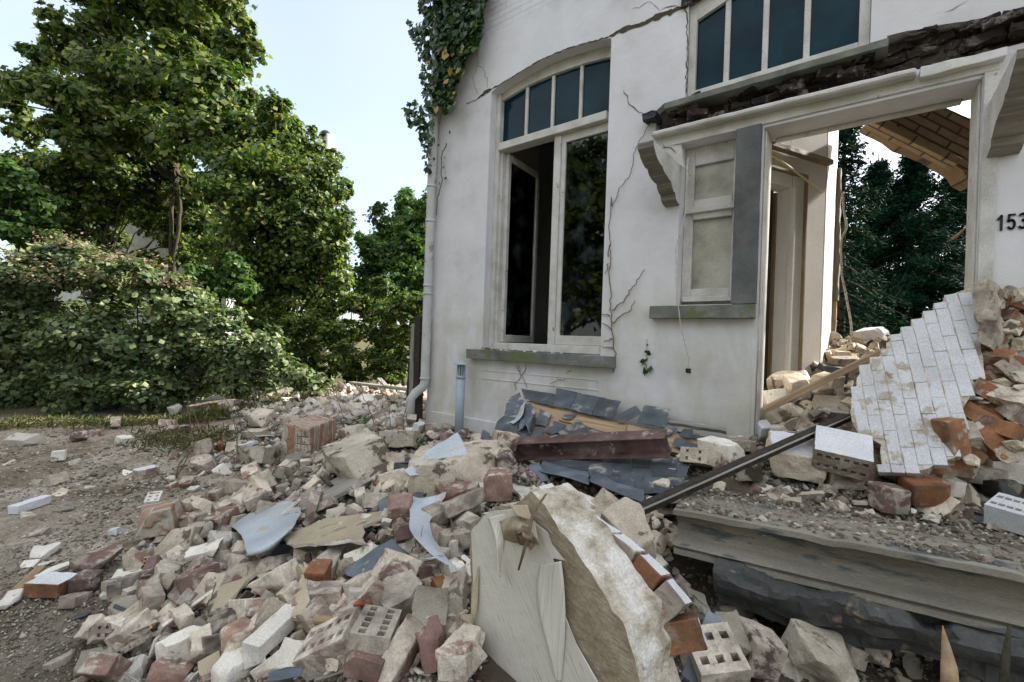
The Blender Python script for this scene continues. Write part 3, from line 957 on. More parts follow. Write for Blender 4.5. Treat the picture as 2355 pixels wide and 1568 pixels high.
# --- small window beside the door
s2 = 4.06/3.9
def q(v): return 1.4+(v-1.4)*s2
sw = wbox('small_window', house, MT['paint'], (-1.268, -.832, 4.11, 4.16, 1.756, 1.86))
sw.data.transform(Matrix.Translation((0, 0, 0)))
wbox('frame', sw, MT['paint'], (-1.268, -1.19, 4.03, 4.109, 1.80, 3.118), (-.88, -.832, 4.03, 4.109, 1.80, 3.118), (-1.189, -.881, 4.02, 4.108, q(2.45), q(2.61)),
     (-1.189, -.881, 4.03, 4.108, 1.80, q(1.88)), (-1.189, -.881, 4.03, 4.108, q(2.90), 3.118))
wbox('pane', sw, MT['glass_frost'], (-1.188, -.882, 4.06, 4.066, q(2.612), q(2.898)), bev=0)
wbox('pane', sw, MT['glass_frost'], (-1.188, -.882, 4.06, 4.066, q(1.882), q(2.448)), bev=0)
wbox('beading', sw, MT['paint'], (-1.25, -.86, 3.99, 4.029, q(2.50), q(2.545)))
wbox('beading', sw, MT['paint'], (-1.25, -.86, 4.0, 4.029, 1.79, 1.83))
bar('small_window_sill', (-1.465, 3.92, 1.69), (-.66, 3.92, 1.69), .20, .105, MT['stone'], house, amp=.003)
bar('stone_pilaster', (-.742, 3.975, 1.75), (-.742, 3.975, 3.115),   .26, .172, MT['stone_mid'], house, up=(1, 0, 0), amp=.003)
tube('door_jamb', [(-.668, 3.925, .3), (-.668, 3.925, 1.2), (-.666, 3.925, 1.64)], .026, MT['paint'], house, 10)
# --- lintel over the doorway
box('lintel', -1.49, .60, 3.884, 3.899, 3.122, 3.215, MT['paint'], house, .003)
bar('lintel_moulding', (-1.50, 3.86, 3.228), (.22, 3.86, 3.205), .12, .042, MT['paint'], house, amp=.004, bev=.012)
bar('broken_moulding', (.24, 3.87, 3.195), (.62, 3.87, 3.195), .08, .06, MT['facade'], house, amp=.01)
box('door_casing', .516, .532, 3.93, 4.19, .4, 3.095, MT['paint'], house, .006)
box('casing_edge', .534, .60, 3.882, 3.898, .5, 3.12, MT['paint'], house, .003)
box('door_casing', -.643, -.632, 3.93, 4.19, .4, 3.095, MT['paint'], house, .006)
box('casing_edge', -.6, .47, 4.14, 4.195, 3.075, 3.099, MT['paint'], house, .006)
# --- exposed masonry under the upper window
bm = bmesh.new()
rs = random.Random(11)
for row in range(5):
    z0 = 3.245 + row*.056
    x = -1.50 + (row % 2)*.1
    while x < 2.4:
        l = rs.uniform(.14, .21)
        top = 3.44 if x < .07 else 3.50 - .16*max(0, x-.07)
        if z0 < top and rs.random() < .92:
            y = rs.choice((3.84, 3.89, 3.93, 3.98)) + rs.uniform(-.03, .03) + (.03 if row < 1 else 0)
            vs = add_box(bm, x+.005, x+l, y, 4.16, z0+.003, z0+.050)
            mt_ = Matrix.Translation(Vector((x, y, z0))) @ Matrix.Rotation(rs.gauss(0, .10), 4, 'Y') @ Matrix.Rotation(rs.gauss(0, .14), 4, 'Z') @ Matrix.Translation(-Vector((x, y, z0)))
            for v in vs: v.co = mt_ @ v.co
        x += l+.006
bmesh.ops.triangulate(bm, faces=bm.faces[:])
fine_split(bm, .03, 5)
rough(bm, .017, 19, 4)
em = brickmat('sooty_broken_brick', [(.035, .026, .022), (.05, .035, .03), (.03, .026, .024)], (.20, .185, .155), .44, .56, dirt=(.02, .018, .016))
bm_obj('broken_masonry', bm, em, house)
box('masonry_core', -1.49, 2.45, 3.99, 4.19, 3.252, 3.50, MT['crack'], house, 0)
bar('upper_window_sill', (-1.395, 3.92, 3.435), (.075, 3.92, 3.435), .24, .05, MT['stone'], house, amp=.003)
bm = bmesh.new()
vs = add_box(bm, -1.58, -1.46, 3.78, 3.95, 3.36, 3.41); bmesh.ops.triangulate(bm, faces=bm.faces[:]); fine_split(bm, .04, 4); rough(bm, .012, 16, 9)
bm_obj('broken_lead_end', bm, MT['black'], house)
# --- upper window
uw = wbox('upper_window', house, MT['paint'], (-1.245, -.025, 3.99, 4.0, 3.516, 3.52))
wbox('frame', uw, MT['paint'], (-1.245, -1.185, 3.93, 4.02, 3.517, 4.95), (-.085, -.022, 3.93, 4.02, 3.517, 4.95), (-1.184, -.086, 3.93, 4.02, 3.517, 3.565))
# its head follows a shallow arch
ua = wall_with_holes('window_head', [[(-1.184, 4.16), (-1.184, 4.95), (-.086, 4.95), (-.086, 4.27), (-.35, 4.30), (-.65, 4.29), (-.93, 4.24)]], 3.935, 4.015, MT['paint'], None)
ua.data.transform(Matrix.Translation((-HX, -HY, 0))); ua.parent = uw
for xm in (-.945, -.668, -.394):
    wbox('mullion', uw, MT['paint'], (xm-.02, xm+.02, 3.945, 4.0, 3.566, 4.3))
for a, b_ in ((-1.183, -.966), (-.924, -.689), (-.647, -.415), (-.373, -.087)):
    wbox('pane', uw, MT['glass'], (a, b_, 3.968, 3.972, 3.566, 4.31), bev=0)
bm = bmesh.new()
for k in range(16):
    a = add_box(bm, -1.30+k*.05, -1.30+k*.05+.045, 3.87, 3.93, 4.28+k*.012, 4.50+k*.01)
bmesh.ops.triangulate(bm, faces=bm.faces[:]); fine_split(bm, .05, 4); rough(bm, .012, 14, 5)
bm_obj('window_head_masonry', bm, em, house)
# --- carved brackets
def bracket(x0, x1):
    prof = [(3.897, 2.60), (3.84, 2.605), (3.79, 2.63), (3.765, 2.67), (3.73, 2.67), (3.69, 2.70), (3.655, 2.735), (3.63, 2.73), (3.56, 2.74), (3.50, 2.755),
            (3.455, 2.79), (3.43, 2.785), (3.36, 2.80), (3.31, 2.835), (3.26, 2.875), (3.25, 2.915), (3.897, 2.93)]
    bm = bmesh.new()
    a = [bm.verts.new((x0, y, z)) for y, z in prof]; b = [bm.verts.new((x1, y, z)) for y, z in prof]
    bm.faces.new(a); bm.faces.new(b[::-1])
    n = len(prof)
    for j in range(n):
        f = bm.faces.new((a[j], b[j], b[(j+1) % n], a[(j+1) % n]))
        if j < n-2: f.material_index = 1
    bmesh.ops.recalc_face_normals(bm, faces=bm.faces[:])
    bmesh.ops.triangulate(bm, faces=bm.faces[:])
    fine_split(bm, .05, 3); rough(bm, .004, 15, x0)
    return bm_obj('carved_bracket', bm, [MT['paint'], MT['wood_grey']], house)
bracket(-1.385, -1.262)
bracket(.555, .69)
plate('bracket_cheek', [F(1502, 332), F(1565, 336, 3.88), F(1576, 388, 3.88)], .02, MT['paint'], house, jag=.004)
# --- house number: strokes cut from sheet, painted black
def strokes(name, segs, x0, z0, w, h, t):
    bm = bmesh.new()
    for pts in segs:
        P3 = [(x0+u*w, z0+v*h) for u, v in pts]
        for (a, b) in zip(P3, P3[1:]):
            d = Vector((b[0]-a[0], b[1]-a[1])); l = d.length; d /= l
            nx_, nz_ = -d.y*t/2, d.x*t/2
            ax, az = a[0]-d.x*t*.3, a[1]-d.y*t*.3; bx, bz = b[0]+d.x*t*.3, b[1]+d.y*t*.3
            c = [(ax+nx_, az+nz_), (ax-nx_, az-nz_), (bx-nx_, bz-nz_), (bx+nx_, bz+nz_)]
            f = [bm.verts.new((u, 3.892, v)) for u, v in c]; g = [bm.verts.new((u, 3.899, v)) for u, v in c]
            bm.faces.new(f); bm.faces.new(g[::-1])
            for k in range(4): bm.faces.new((f[k], g[k], g[(k+1) % 4], f[(k+1) % 4]))
    bmesh.ops.recalc_face_normals(bm, faces=bm.faces[:])
    return bm_obj(name, bm, MT['black'], house)
arc = lambda cx, cy, rx, ry, a0, a1, n=8: [(cx+rx*math.cos(math.radians(a0+(a1-a0)*k/n)), cy+ry*math.sin(math.radians(a0+(a1-a0)*k/n))) for k in range(n+1)]
strokes('house_number', [[(.1, .72), (.55, .95), (.55, 0)]], .612, 2.160, .03, .09, .011)
strokes('house_number', [[(.9, .95), (.25, .95), (.15, .52), (.35, .60)] + arc(.5, .32, .38, .30, 80, -150)], .652, 2.160, .034, .09, .011)
strokes('house_number', [arc(.5, .74, .36, .22, 150, -90) , arc(.5, .28, .40, .26, 90, -150)], .697, 2.160, .034, .09, .011)

# --- vestibule walls seen through the doorway
A0 = Vector((-.86, 4.81, 0)); A1 = Vector((-.405, 5.667, 0)); B1 = Vector((-.357, 6.5, 0))
dA = (A1-A0).normalized()
def wallseg(name, a, b, z0, z1, t, mat, par=house):
    m = frame((a.x, a.y, (z0+z1)/2), (b.x, b.y, (z0+z1)/2))
    return bar(name, (a.x, a.y, (z0+z1)/2), (b.x, b.y, (z0+z1)/2), t, z1-z0, mat, par, bev=.003)
def al(s): return A0 + dA*s
offn = Vector((dA.y, -dA.x, 0))         # towards the camera side
# where the door stands, along this wall
def s_at(px_, y0=0):
    r = ray(px_, 600)
    # A0 + s dA = d r
    M = np.array([[dA.x, -r[0]], [dA.y, -r[1]]]); sol = np.linalg.solve(M, [-A0.x, -A0.y])
    return sol[0]
sd0, sd1, sd2 = s_at(1765)-.25, s_at(1795), s_at(1822)
dtop = 2.98
wallseg('door_wall', al(sd1), A1, .3, 4.3, .12, MT['cream'])
wallseg('door_wall', al(0), al(sd1), dtop, 4.3, .12, MT['cream'])
o1 = offn*.075
wallseg('architrave', al(sd1)+o1, al(sd2)+o1, .3, dtop+.12, .05, MT['cream'])
wallseg('architrave', al(sd1-.012)+o1*1.4, al(sd1+.012)+o1*1.4, .3, dtop, .05, MT['cream'])
wallseg('architrave', al(sd2-.012)+o1*1.4, al(sd2+.008)+o1*1.4, .3, dtop+.13, .05, MT['cream_old'])
wallseg('architrave', al(0)+o1, al(sd1-.014)+o1, dtop, dtop+.119, .05, MT['cream'])
wallseg('architrave', al(0)+o1*1.4, al(sd2)+o1*1.4, dtop+.122, dtop+.145, .06, MT['cream_old'])
d0 = al(sd1-.10)
dr = bar('inner_door', (al(sd1-.02)-offn*.10).to_3d()+Vector((0, 0, 1.7)), (al(sd1-.09)-offn*.10)+Vector((0, 0, 1.7)), .05, 2.5, MT['cream_old'], house)
lk = bar('door_lock', (al(sd1-.07)-offn*.07)+Vector((0, 0, 1.62)), (al(sd1-.06)-offn*.07)+Vector((0, 0, 1.62)), .03, .13, MT['black'], house)
wallseg('door_gap_shade', al(sd1-.075)-offn*.07, al(-.3)-offn*.07, .3, 4.2, .05, MT['wood_dark'])  # dark sheet standing in for the shade of the open door gap
wallseg('door_reveal', al(sd1)-offn*.06, al(sd1)-offn*.38, .3, dtop, .03, MT['cream_old'])
wallseg('bright_wall', A1+Vector((.002, .002, 0)), B1, .3, 4.5, .12, MT['cream'])
bar('wall_edge_timber', (B1.x+.06, B1.y+.02, 2.0), (B1.x+.05, B1.y+.02, 3.55), .09, .10, MT['wood_grey'], house, up=(1, 0, 0), amp=.012)
bar('wall_edge_timber', (B1.x+.055, B1.y+.02, .5), (B1.x+.06, B1.y+.02, 2.0), .09, .08, MT['wood'], house, up=(1, 0, 0), amp=.01)
zc = 3.33
bar('cornice', al(0)+offn*.10+Vector((0, 0, zc)), al((A1-A0).length)+offn*.10+Vector((0, 0, zc)), .07, .05, MT['cream_old'], house, amp=.003)
# loose cornice hanging down the bright wall
hp = [P(1876, 372, 4.70), P(1884, 420, 4.85), P(1893, 470, 5.0), P(1900, 530, 5.15)]
tube('hanging_trim', hp, .025, MT['cream_old'], house, 6)
pts = [P(1836+14*math.cos(a), 335+24*math.sin(a), 4.62) for a in np.linspace(2.9, 5.9, 9)]
pts = [P(1832, 318, 4.6), P(1836, 330, 4.61), P(1843, 340, 4.62), P(1850, 344, 4.63)]
tube('plaster_scroll', pts, .018, MT['cream'], house, 6)
# --- remains of a brick gable arch behind the doorway
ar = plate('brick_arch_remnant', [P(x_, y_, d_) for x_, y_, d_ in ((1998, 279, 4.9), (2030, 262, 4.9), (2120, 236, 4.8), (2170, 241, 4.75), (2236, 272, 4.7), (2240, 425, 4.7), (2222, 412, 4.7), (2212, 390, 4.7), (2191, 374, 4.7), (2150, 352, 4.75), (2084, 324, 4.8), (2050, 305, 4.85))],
           .22, MT['arch_brick'], house, xdir=P(2191, 374, 4.7)-P(1998, 279, 4.9), jag=.002, seg=.08, amp=.003, fine=.1)
bar('arch_edge_board', P(1998, 280, 4.86), P(2195, 378, 4.66), .16, .07, MT['arch_brick'], house, amp=.006)
box('gable_post', .78, 1.1, 5.2, 5.5, .3, 4.2, MT['arch_brick'], house)
# --- cracks
def crack(pts, w=.004, mat='crack', Y=3.896, wobble=.006, name='crack'):
    bm = bmesh.new()
    P3 = []
    pts = [F(x, y) for x, y in pts]
    for a, b in zip(pts, pts[1:]):
        n = max(1, int((b-a).length/.03))
        for k in range(n):
            t = k/n
            p = a.lerp(b, t); P3.append(Vector((p.x+random.gauss(0, wobble), Y, p.z+random.gauss(0, wobble))))
    P3.append(Vector((pts[-1].x, Y, pts[-1].z)))
    wd = [w*random.uniform(.5, 1.4) for _ in P3]; wd[0] *= .2; wd[-1] *= .2
    up, lo = [], []
    for k, p in enumerate(P3):
        d = (P3[min(k+1, len(P3)-1)]-P3[max(k-1, 0)]).normalized(); nn = Vector((-d.z, 0, d.x))
        up.append(bm.verts.new(p+nn*wd[k]/2)); lo.append(bm.verts.new(p-nn*wd[k]/2))
    for k in range(len(P3)-1): bm.faces.new((up[k], lo[k], lo[k+1], up[k+1]))
    return bm_obj(name, bm, MT[mat], house)
r2 = lambda u, v: (862.05+.31735*u, .31735*v)
r3 = lambda u, v: (1436.75+.39*u, .39*v)
crack([r2(*p) for p in ((740, 720), (800, 670), (850, 645))], .035, wobble=.004)
crack([r2(*p) for p in ((660, 748), (740, 722))], .008)
crack([r2(*p) for p in ((850, 645), (1000, 555), (1200, 435), (1400, 350), (1700, 268))], .014, wobble=.003)
crack([r2(*p) for p in ((1700, 268), (1770, 230), (1860, 205), (1980, 160), (2060, 115), (2190, 65), (2245, 60))], .045, wobble=.008)
crack([r2(*p) for p in ((2070, 75), (2130, 52), (2190, 45))], .01)
crack([r2(*p) for p in ((2240, 0), (2245, 60), (2262, 130), (2262, 400), (2252, 690))], .009)
crack([r2(*p) for p in ((1850, 70), (1940, 40), (1990, 20), (2050, 60), (2065, 90))], .004)
crack([r2(*p) for p in ((742, 370), (745, 470), (720, 545), (705, 560), (718, 610), (750, 685))], .005)
crack([r2(*p) for p in ((745, 470), (790, 510), (800, 560), (818, 570), (816, 650))], .005)
crack([r2(*p) for p in ((1803, 655), (1825, 690), (1830, 730), (1885, 795), (1945, 830), (1965, 880), (1985, 900))], .007)
crack([r3(*p) for p in ((220, 850), (240, 870), (270, 880), (310, 910))], .005, Y=3.88)
crack([r3(*p) for p in ((1880, 80), (1960, 40), (2030, 0))], .004)
crack([r3(*p) for p in ((1560, 215), (1750, 190), (1900, 165), (2000, 150), (2250, 90))], .012)

# --- rain pipe at the corner
dp = [(-4.29, 3.82, 7.3), (-4.29, 3.82, 3.4), (-4.29, 3.82, .86), (-4.30, 3.80, .79), (-4.36, 3.74, .72), (-4.40, 3.70, .64), (-4.40, 3.70, .3)]
pipe = tube('rain_pipe', dp, [.055]*7, MT['pipe'], house, 14)
for z in (3.28, 2.85, 2.05, 1.95, .9):
    tube('pipe_collar', [(-4.29, 3.82, z-.012), (-4.29, 3.82, z+.012)], .063, MT['pipe'], house, 14)

# ================================================================== things on and by the front
def wall_thing(name, label, cat, loc, group=None):
    return empty(name, loc, label, cat, group)
vp = wall_thing('vent_pipe', 'grey metal vent pipe with small peaked cap standing against the white wall', 'pipe', F(1059, 985, 3.72))
b_ = F(1059, 985, 3.72); t_ = F(1060, 855, 3.72)
x0, z1 = t_.x, t_.z
tube('pipe', [(x0, 3.72, b_.z-.15), (x0, 3.72, z1-.05)], .05, MT['pvc'], vp, 16)
tube('pipe_collar', [(x0, 3.72, z1-.07), (x0, 3.72, z1-.04)], .057, MT['pvc'], vp, 16)
bm = bmesh.new()
for k in range(10):
    a = 2*math.pi*k/10
    add_box(bm, x0+.042*math.cos(a)-.006, x0+.042*math.cos(a)+.006, 3.72+.042*math.sin(a)-.006, 3.72+.042*math.sin(a)+.006, z1-.04, z1+.085)
bm_obj('slotted_head', bm, MT['pvc'], vp)
tube('inner_tube', [(x0, 3.72, z1-.04), (x0, 3.72, z1+.08)], .028, MT['black'], vp, 10)
tube('cap', [(x0, 3.72, z1+.085), (x0, 3.72, z1+.092), (x0, 3.72, z1+.125)], [.095, .09, .01], MT['pvc'], vp, 16)

fp = empty('fence_post', P(952, 990, 5.6), 'dark old timber posts of a gate beside the rain pipe at the house corner', 'post')
bar('post', P(958, 1000, 5.75), P(966, 728, 5.75), .10, .09, MT['wood_dark'], fp, up=(0, 1, 0), amp=.005)
bar('post', P(944, 1000, 5.85), P(952, 745, 5.85), .07, .05, MT['wood_grey'], fp, up=(0, 1, 0), amp=.008)
bar('post', P(938, 990, 5.9), P(945, 830, 5.9), .07, .05, MT['wood_dark'], fp, up=(0, 1, 0), amp=.008)

def polyline(pts, n=4, wob=0.0):
    out = []
    for a, b in zip(pts, pts[1:]):
        for k in range(n):
            p = Vector(a).lerp(Vector(b), k/n)
            out.append(p + Vector((random.gauss(0, wob), random.gauss(0, wob*.4), random.gauss(0, wob))))
    out.append(Vector(pts[-1]))
    return out
# hanging bell cable
r5 = lambda u, v: (1436.75+.39*u, 574.7+.39*v)
cb = [F(*r3(372, 930), 3.86), F(*r3(358, 1200), 3.80), F(*r3(345, 1320), 3.78), F(*r3(302, 1450), 3.76), F(*r5(300, 0), 3.76), F(*r5(300, 200), 3.74), F(*r5(312, 330), 3.74),
      F(*r5(335, 480), 3.77), F(*r5(378, 640), 3.8), F(*r5(373, 700), 3.8)]
cbl = empty('hanging_cable', F(*r5(373, 700), 3.8), 'thin pale cable hanging down over the small window sill with a loose black fitting', 'cable')
tube('cable', polyline(cb, 5, .002), .005, MT['cable'], cbl, 6)
e = F(*r5(373, 712), 3.8)
me = chunk_mesh('fitting', .035, .03, .04, 1, .003, MT['black'], 3, split=.012)
link('fitting', me, None, cbl, Matrix.Translation(e-cbl.location))
tube('ring', [e+Vector((.012*math.cos(a), 0, -.035+.012*math.sin(a))) for a in np.linspace(0, 6.28, 9)], .002, MT['cable'], cbl, 5)
# perforated strap in the doorway
st = [r3(1285, 1130), r3(1290, 1230), r3(1305, 1340), r3(1275, 1420), r3(1278, 1568), r5(1280, 150), r5(1310, 300), r5(1335, 470), r5(1310, 570), r5(1290, 680)]
net = []
for (x_, y_) in st:
    net.append([P(x_-2.6, y_, 4.9), P(x_+2.6, y_, 4.9)])
stp = sheet('metal_strap', net, .003, MT['paint'], None, sub=5)
tag(stp, 'long pale perforated strip dangling in the open doorway before the dark conifer', 'metal strap')
bm = bmesh.new()
for k in range(len(st)-1):
    for t in (0, .33, .66):
        x_, y_ = st[k][0]*(1-t)+st[k+1][0]*t, st[k][1]*(1-t)+st[k+1][1]*t
        if y_ < 600: continue
        c = P(x_, y_, 4.886); add_box(bm, c.x-.005, c.x+.005, c.y-.002, c.y+.002, c.z-.006, c.z+.006)
for v in bm.verts: v.co -= stp.location
bm_obj('punched_holes', bm, MT['black'], stp, Matrix())
rd = tube('yellow_conduit', [P(1774, 357, 4.2), P(1812, 382, 4.3), P(1855, 415, 4.4), P(1889, 443, 4.5)], .010, MT['rod'], None, 8)
tag(rd, 'thin yellow conduit slanting across the hallway inside the doorway', 'conduit')
spk = tube('splintered_batten', [P(2190, 550, 3.1), P(2232, 515, 3.0)], [.012, .006], MT['wood'], None, 5)
tag(spk, 'short wooden splinter sticking out of the right door casing', 'batten')

# creeper stems on the wall
def creeper(name, label, lines, rad=.006, Y=3.885, mat='twig', leaf=None):
    o = empty(name, F(*lines[0][-1], Y), label, 'creeper')
    bm = bmesh.new()
    for l in lines:
        pts = polyline([F(x_, y_, Y) for x_, y_ in l], 5, .006)
        tube('', pts, list(np.linspace(rad*.5, rad, len(pts))), None, merge=bm, sides=5)
    bm_obj('stems', bm, MT[mat], o)
    return o
r4 = lambda u, v: (862.05+.31735*u, 402.3+.31735*v)
creeper('dead_creeper', 'dry brown creeper stem climbing the wall between the tall window and the small one',
        [[r2(1985, 900), r2(1930, 1010), r2(1885, 1090), r2(1850, 1260), r2(1770, 1370), r2(1720, 1500), r4(1712, 160), r4(1700, 340), r4(1700, 500), r4(1712, 580), r4(1690, 700), r4(1712, 830), r4(1708, 960), r4(1712, 1040), r4(1715, 1110), r4(1725, 1200), r4(1742, 1320), r4(1722, 1430)],
         [r4(1955, 675), r4(1905, 760), r4(1850, 830), r4(1800, 920), r4(1715, 980)],
         [r4(1880, 910), r4(1850, 980), r4(1780, 1020), r4(1715, 1070)],
         [r4(1645, 1010), r4(1700, 1020)], [r4(1645, 1070), r4(1712, 1110)], [r4(1650, 1215), r4(1720, 1185)], [r4(1640, 1245), r4(1725, 1250)],
         [r4(1665, 720), r4(1690, 640)], [r4(1700, 500), r4(1690, 590)]])
creeper('dead_creeper', 'thin dry creeper roots under the large stone sill above the slates',
        [[r4(1050, 1375), r4(1050, 1430), r4(1065, 1450), r4(1010, 1510), r4(1020, 1560)], [r4(1100, 1380), r4(1065, 1450)], [r4(1020, 1380), r4(1050, 1430)], [r4(1065, 1450), r4(1100, 1540)],
         [r4(1270, 1520), r4(1320, 1480), r4(1380, 1478)], [r4(1380, 1440), r4(1420, 1415)]], rad=.004)
gc = creeper('young_ivy', 'small ivy sprig with a few leaves growing alone low on the white wall', [[r4(1975, 1190), r4(1972, 1240), r4(1970, 1300), r4(1968, 1360), r4(1970, 1420)]], rad=.004)
lp = [F(x_+random.gauss(0, 2.5), y_+random.gauss(0, 2.5), 3.875) for x_, y_ in [r4(*p) for p in ((1970, 1225), (1975, 1280), (1965, 1285), (1960, 1350), (1972, 1345), (1950, 1352), (1960, 1410), (1985, 1415), (1965, 1430), (1995, 1405), (1945, 1425))]]
leaves('leaf_cluster', lp, [(0, -1, .3)]*len(lp), .05, MT['ivy'], gc, base_loc=gc.location)

# ivy over the corner
iv = empty('ivy', (-4.3, 3.85, 2.6), 'dark green ivy hanging over the top corner of the house and the rain pipe', 'ivy')
def in_poly(x, y, poly):
    c = False
    for (x1, y1), (x2, y2) in zip(poly, poly[1:]+poly[:1]):
        if (y1 > y) != (y2 > y) and x < (x2-x1)*(y-y1)/(y2-y1)+x1: c = not c
    return c
ivp = [[(962, -60), (1135, -60), (1112, 10), (1108, 60), (1098, 110), (1072, 130), (1062, 175), (1040, 200), (1045, 245), (1022, 260), (1010, 240), (992, 235), (985, 150), (975, 110), (965, 40)],
       [(935, 45), (965, 55), (990, 110), (1000, 160), (990, 260), (970, 240), (968, 150), (950, 100)],
       [(922, 240), (960, 225), (998, 240), (998, 320), (985, 340), (960, 300), (940, 290)],
       [(965, 310), (998, 300), (990, 395), (978, 395)]]
pp, nn_ = [], []
for poly, cnt in zip(ivp, (4300, 300, 300, 90)):
    xs = [p[0] for p in poly]; ys = [p[1] for p in poly]; k = 0
    while k < cnt:
        x_, y_ = random.uniform(min(xs), max(xs)), random.uniform(min(ys), max(ys))
        if in_poly(x_, y_, poly):
            if mnoise.noise(Vector((x_*.05, y_*.05, 0))) < -.28: continue
            Y_ = 3.86-abs(random.gauss(0, .09))
            p = F(x_, y_, Y_); pp.append(p); nn_.append((random.gauss(0, .3), -1, .35)); k += 1
leaves('foliage', pp, nn_, .068, MT['ivy'], iv, base_loc=iv.location, aspect=.95, jitter=.45, fold=.15)
yp = [F(*r2(u+random.gauss(0, 10), v+random.gauss(0, 10)), 3.64) for u, v in ((610, 515), (590, 500), (640, 560), (555, 705), (575, 700), (380, 430), (370, 445), (445, 790), (500, 400), (505, 385), (545, 515), (520, 575), (610, 345))]
leaves('yellow_leaves', yp, [(0, -1, .3)]*len(yp), .085, MT['ivy_yellow'], iv, base_loc=iv.location, aspect=.9, jitter=.25)
bm = bmesh.new()
for l in ([r2(520, 1040), r2(490, 1100), r2(480, 1180), r2(490, 1300), r2(455, 1440), r2(445, 1560)], [r2(640, 390), r2(580, 500), r2(555, 650), r2(500, 780), r2(470, 900)], [r2(400, 900), r2(390, 1100), r2(385, 1230)],
          [r2(240, 160), r2(330, 250), r2(400, 400)], [r2(190, 780), r2(280, 800), r2(360, 900), r2(400, 1000)], [r2(400, 0), r2(430, 300), r2(470, 700)]):
    pts = polyline([F(x_, y_, 3.84) for x_, y_ in l], 4, .01)
    tube('', pts, .008, None, merge=bm, sides=5)
bm_obj('stems', bm, MT['twig'], iv)
sp_ = [F(*r2(u, v), 3.85) for u, v in ((540, 960), (500, 1140), (495, 1210), (460, 1050), (510, 1290), (445, 1470), (465, 1330))]
leaves('sprig_leaves', sp_, [(0, -1, .3)]*len(sp_), .05, MT['ivy'], iv, base_loc=iv.location)

# ================================================================== TREES
def blob3(l, d, dj=.8):
    out = []
    for (x_, y_, r_) in l:
        dd = d + random.uniform(-dj, dj)
        out.append((P(x_, y_, dd), r_*dd/FPX))
    return out
def broad_tree(name, label, cat, bl, base, n, size, mat, group=None, trunk_r=.14, forks=None, **kw):
    o = empty(name, base, label, cat, group)
    p, q_ = crown_points(bl, n, **kw)
    leaves('foliage' if 'tree' not in name else 'crown', p, q_, size, MT[mat], o, base_loc=base, jitter=.55)
    if trunk_r:
        bm = bmesh.new()
        top = sum((b[0] for b in bl), Vector())/len(bl)
        mid = Vector(base).lerp(top, .55) + Vector((random.gauss(0, .1), random.gauss(0, .1), 0))
        tube('', polyline([Vector(base)-Vector((0, 0, .1)), mid, top], 5, .03), list(np.linspace(trunk_r, trunk_r*.45, 11)), None, merge=bm, sides=9)
        for b in bl:
            st_ = Vector(base).lerp(top, random.uniform(.3, .85))
            tube('', polyline([st_, st_.lerp(b[0], .5)+Vector((0, 0, -.08)), b[0]], 4, .04), list(np.linspace(trunk_r*.35, .012, 9)), None, merge=bm, sides=6)
        bm_obj('trunk' if 'tree' in name else 'branches', bm, MT['bark'], o, smooth=True)
    return o
def gbase(x_, d, dz=0):
    r = ray(x_, 784); p = EYE + r*d
    return Vector((p[0], p[1], float(height(p[0], p[1]))-.03))
random.seed(21)
A = [(70, 190, 48), (30, 235, 30), (140, 130, 45), (125, 60, 32), (112, 25, 22), (60, 115, 20), (235, 60, 70), (350, 20, 90), (465, 50, 85), (540, 125, 52), (500, 210, 80), (395, 180, 100), (275, 190, 90),
     (170, 235, 62), (60, 290, 40), (250, 300, 66), (370, 300, 76), (480, 310, 76), (400, 380, 50), (440, 440, 42), (330, 370, 45), (350, -80, 110), (480, -70, 90), (230, -60, 70), (10, 180, 22), (585, 105, 20), (210, 140, 50),
     (130, 300, 40), (200, 340, 50), (320, 350, 50), (560, 60, 28), (185, 90, 30), (20, 215, 25), (95, 150, 25)]
bA = gbase(398, 13)
broad_tree('sycamore_tree', 'tall sycamore with a broad spreading crown, the highest tree behind the brambles', 'tree', blob3(A, 12.6, 1.5), bA, 60000, .155, 'leaf', trunk_r=0, inner=.12)
tr = bpy.data.objects['sycamore_tree']
bm = bmesh.new()
top = [P(405, 380, 12.8), P(400, 250, 12.7), P(390, 100, 12.6), P(370, -60, 12.6)]
for off in (0, 10):
    tube('', polyline([bA+Vector((off*.012, 0, -.1)), P(392+off*.9, 590, 13), P(395+off*2, 480, 12.9)]+top, 5, .02), list(np.linspace(.065, .02, 31)), None, merge=bm, sides=8)
for x_, y_, r_ in A:
    s0 = P(400, random.uniform(150, 430), 12.7)
    e_ = P(x_, y_, 12.6)
    tube('', polyline([s0, s0.lerp(e_, .5)+Vector((0, 0, .1)), e_], 4, .06), list(np.linspace(.06, .012, 9)), None, merge=bm, sides=5)
bm_obj('trunk', bm, MT['bark'], tr, smooth=True)
B = [(600, 500, 70), (680, 470, 70), (640, 600, 70), (720, 560, 60), (632, 250, 38), (640, 300, 60), (600, 350, 80), (690, 330, 55), (735, 400, 60), (650, 420, 100), (745, 490, 68), (650, 540, 110), (560, 460, 90), (755, 580, 60), (690, 640, 90), (560, 590, 90), (785, 650, 40), (520, 390, 70), (560, 290, 50), (785, 440, 28), (790, 520, 30), (770, 360, 22), (610, 680, 80), (740, 700, 60)]
broad_tree('dense_tree', 'dense rounded dark green tree in the middle, in front of a chimney', 'tree', blob3(B, 10.8, .8), gbase(650, 11), 58000, .105, 'leaf_dark', trunk_r=.13, inner=.15)
Cc = [(935, 470, 40), (905, 520, 50), (960, 540, 55), (880, 590, 55), (945, 630, 60), (895, 680, 60), (850, 560, 32), (990, 480, 45), (845, 640, 50), (970, 700, 50), (985, 600, 50), (870, 480, 18)]
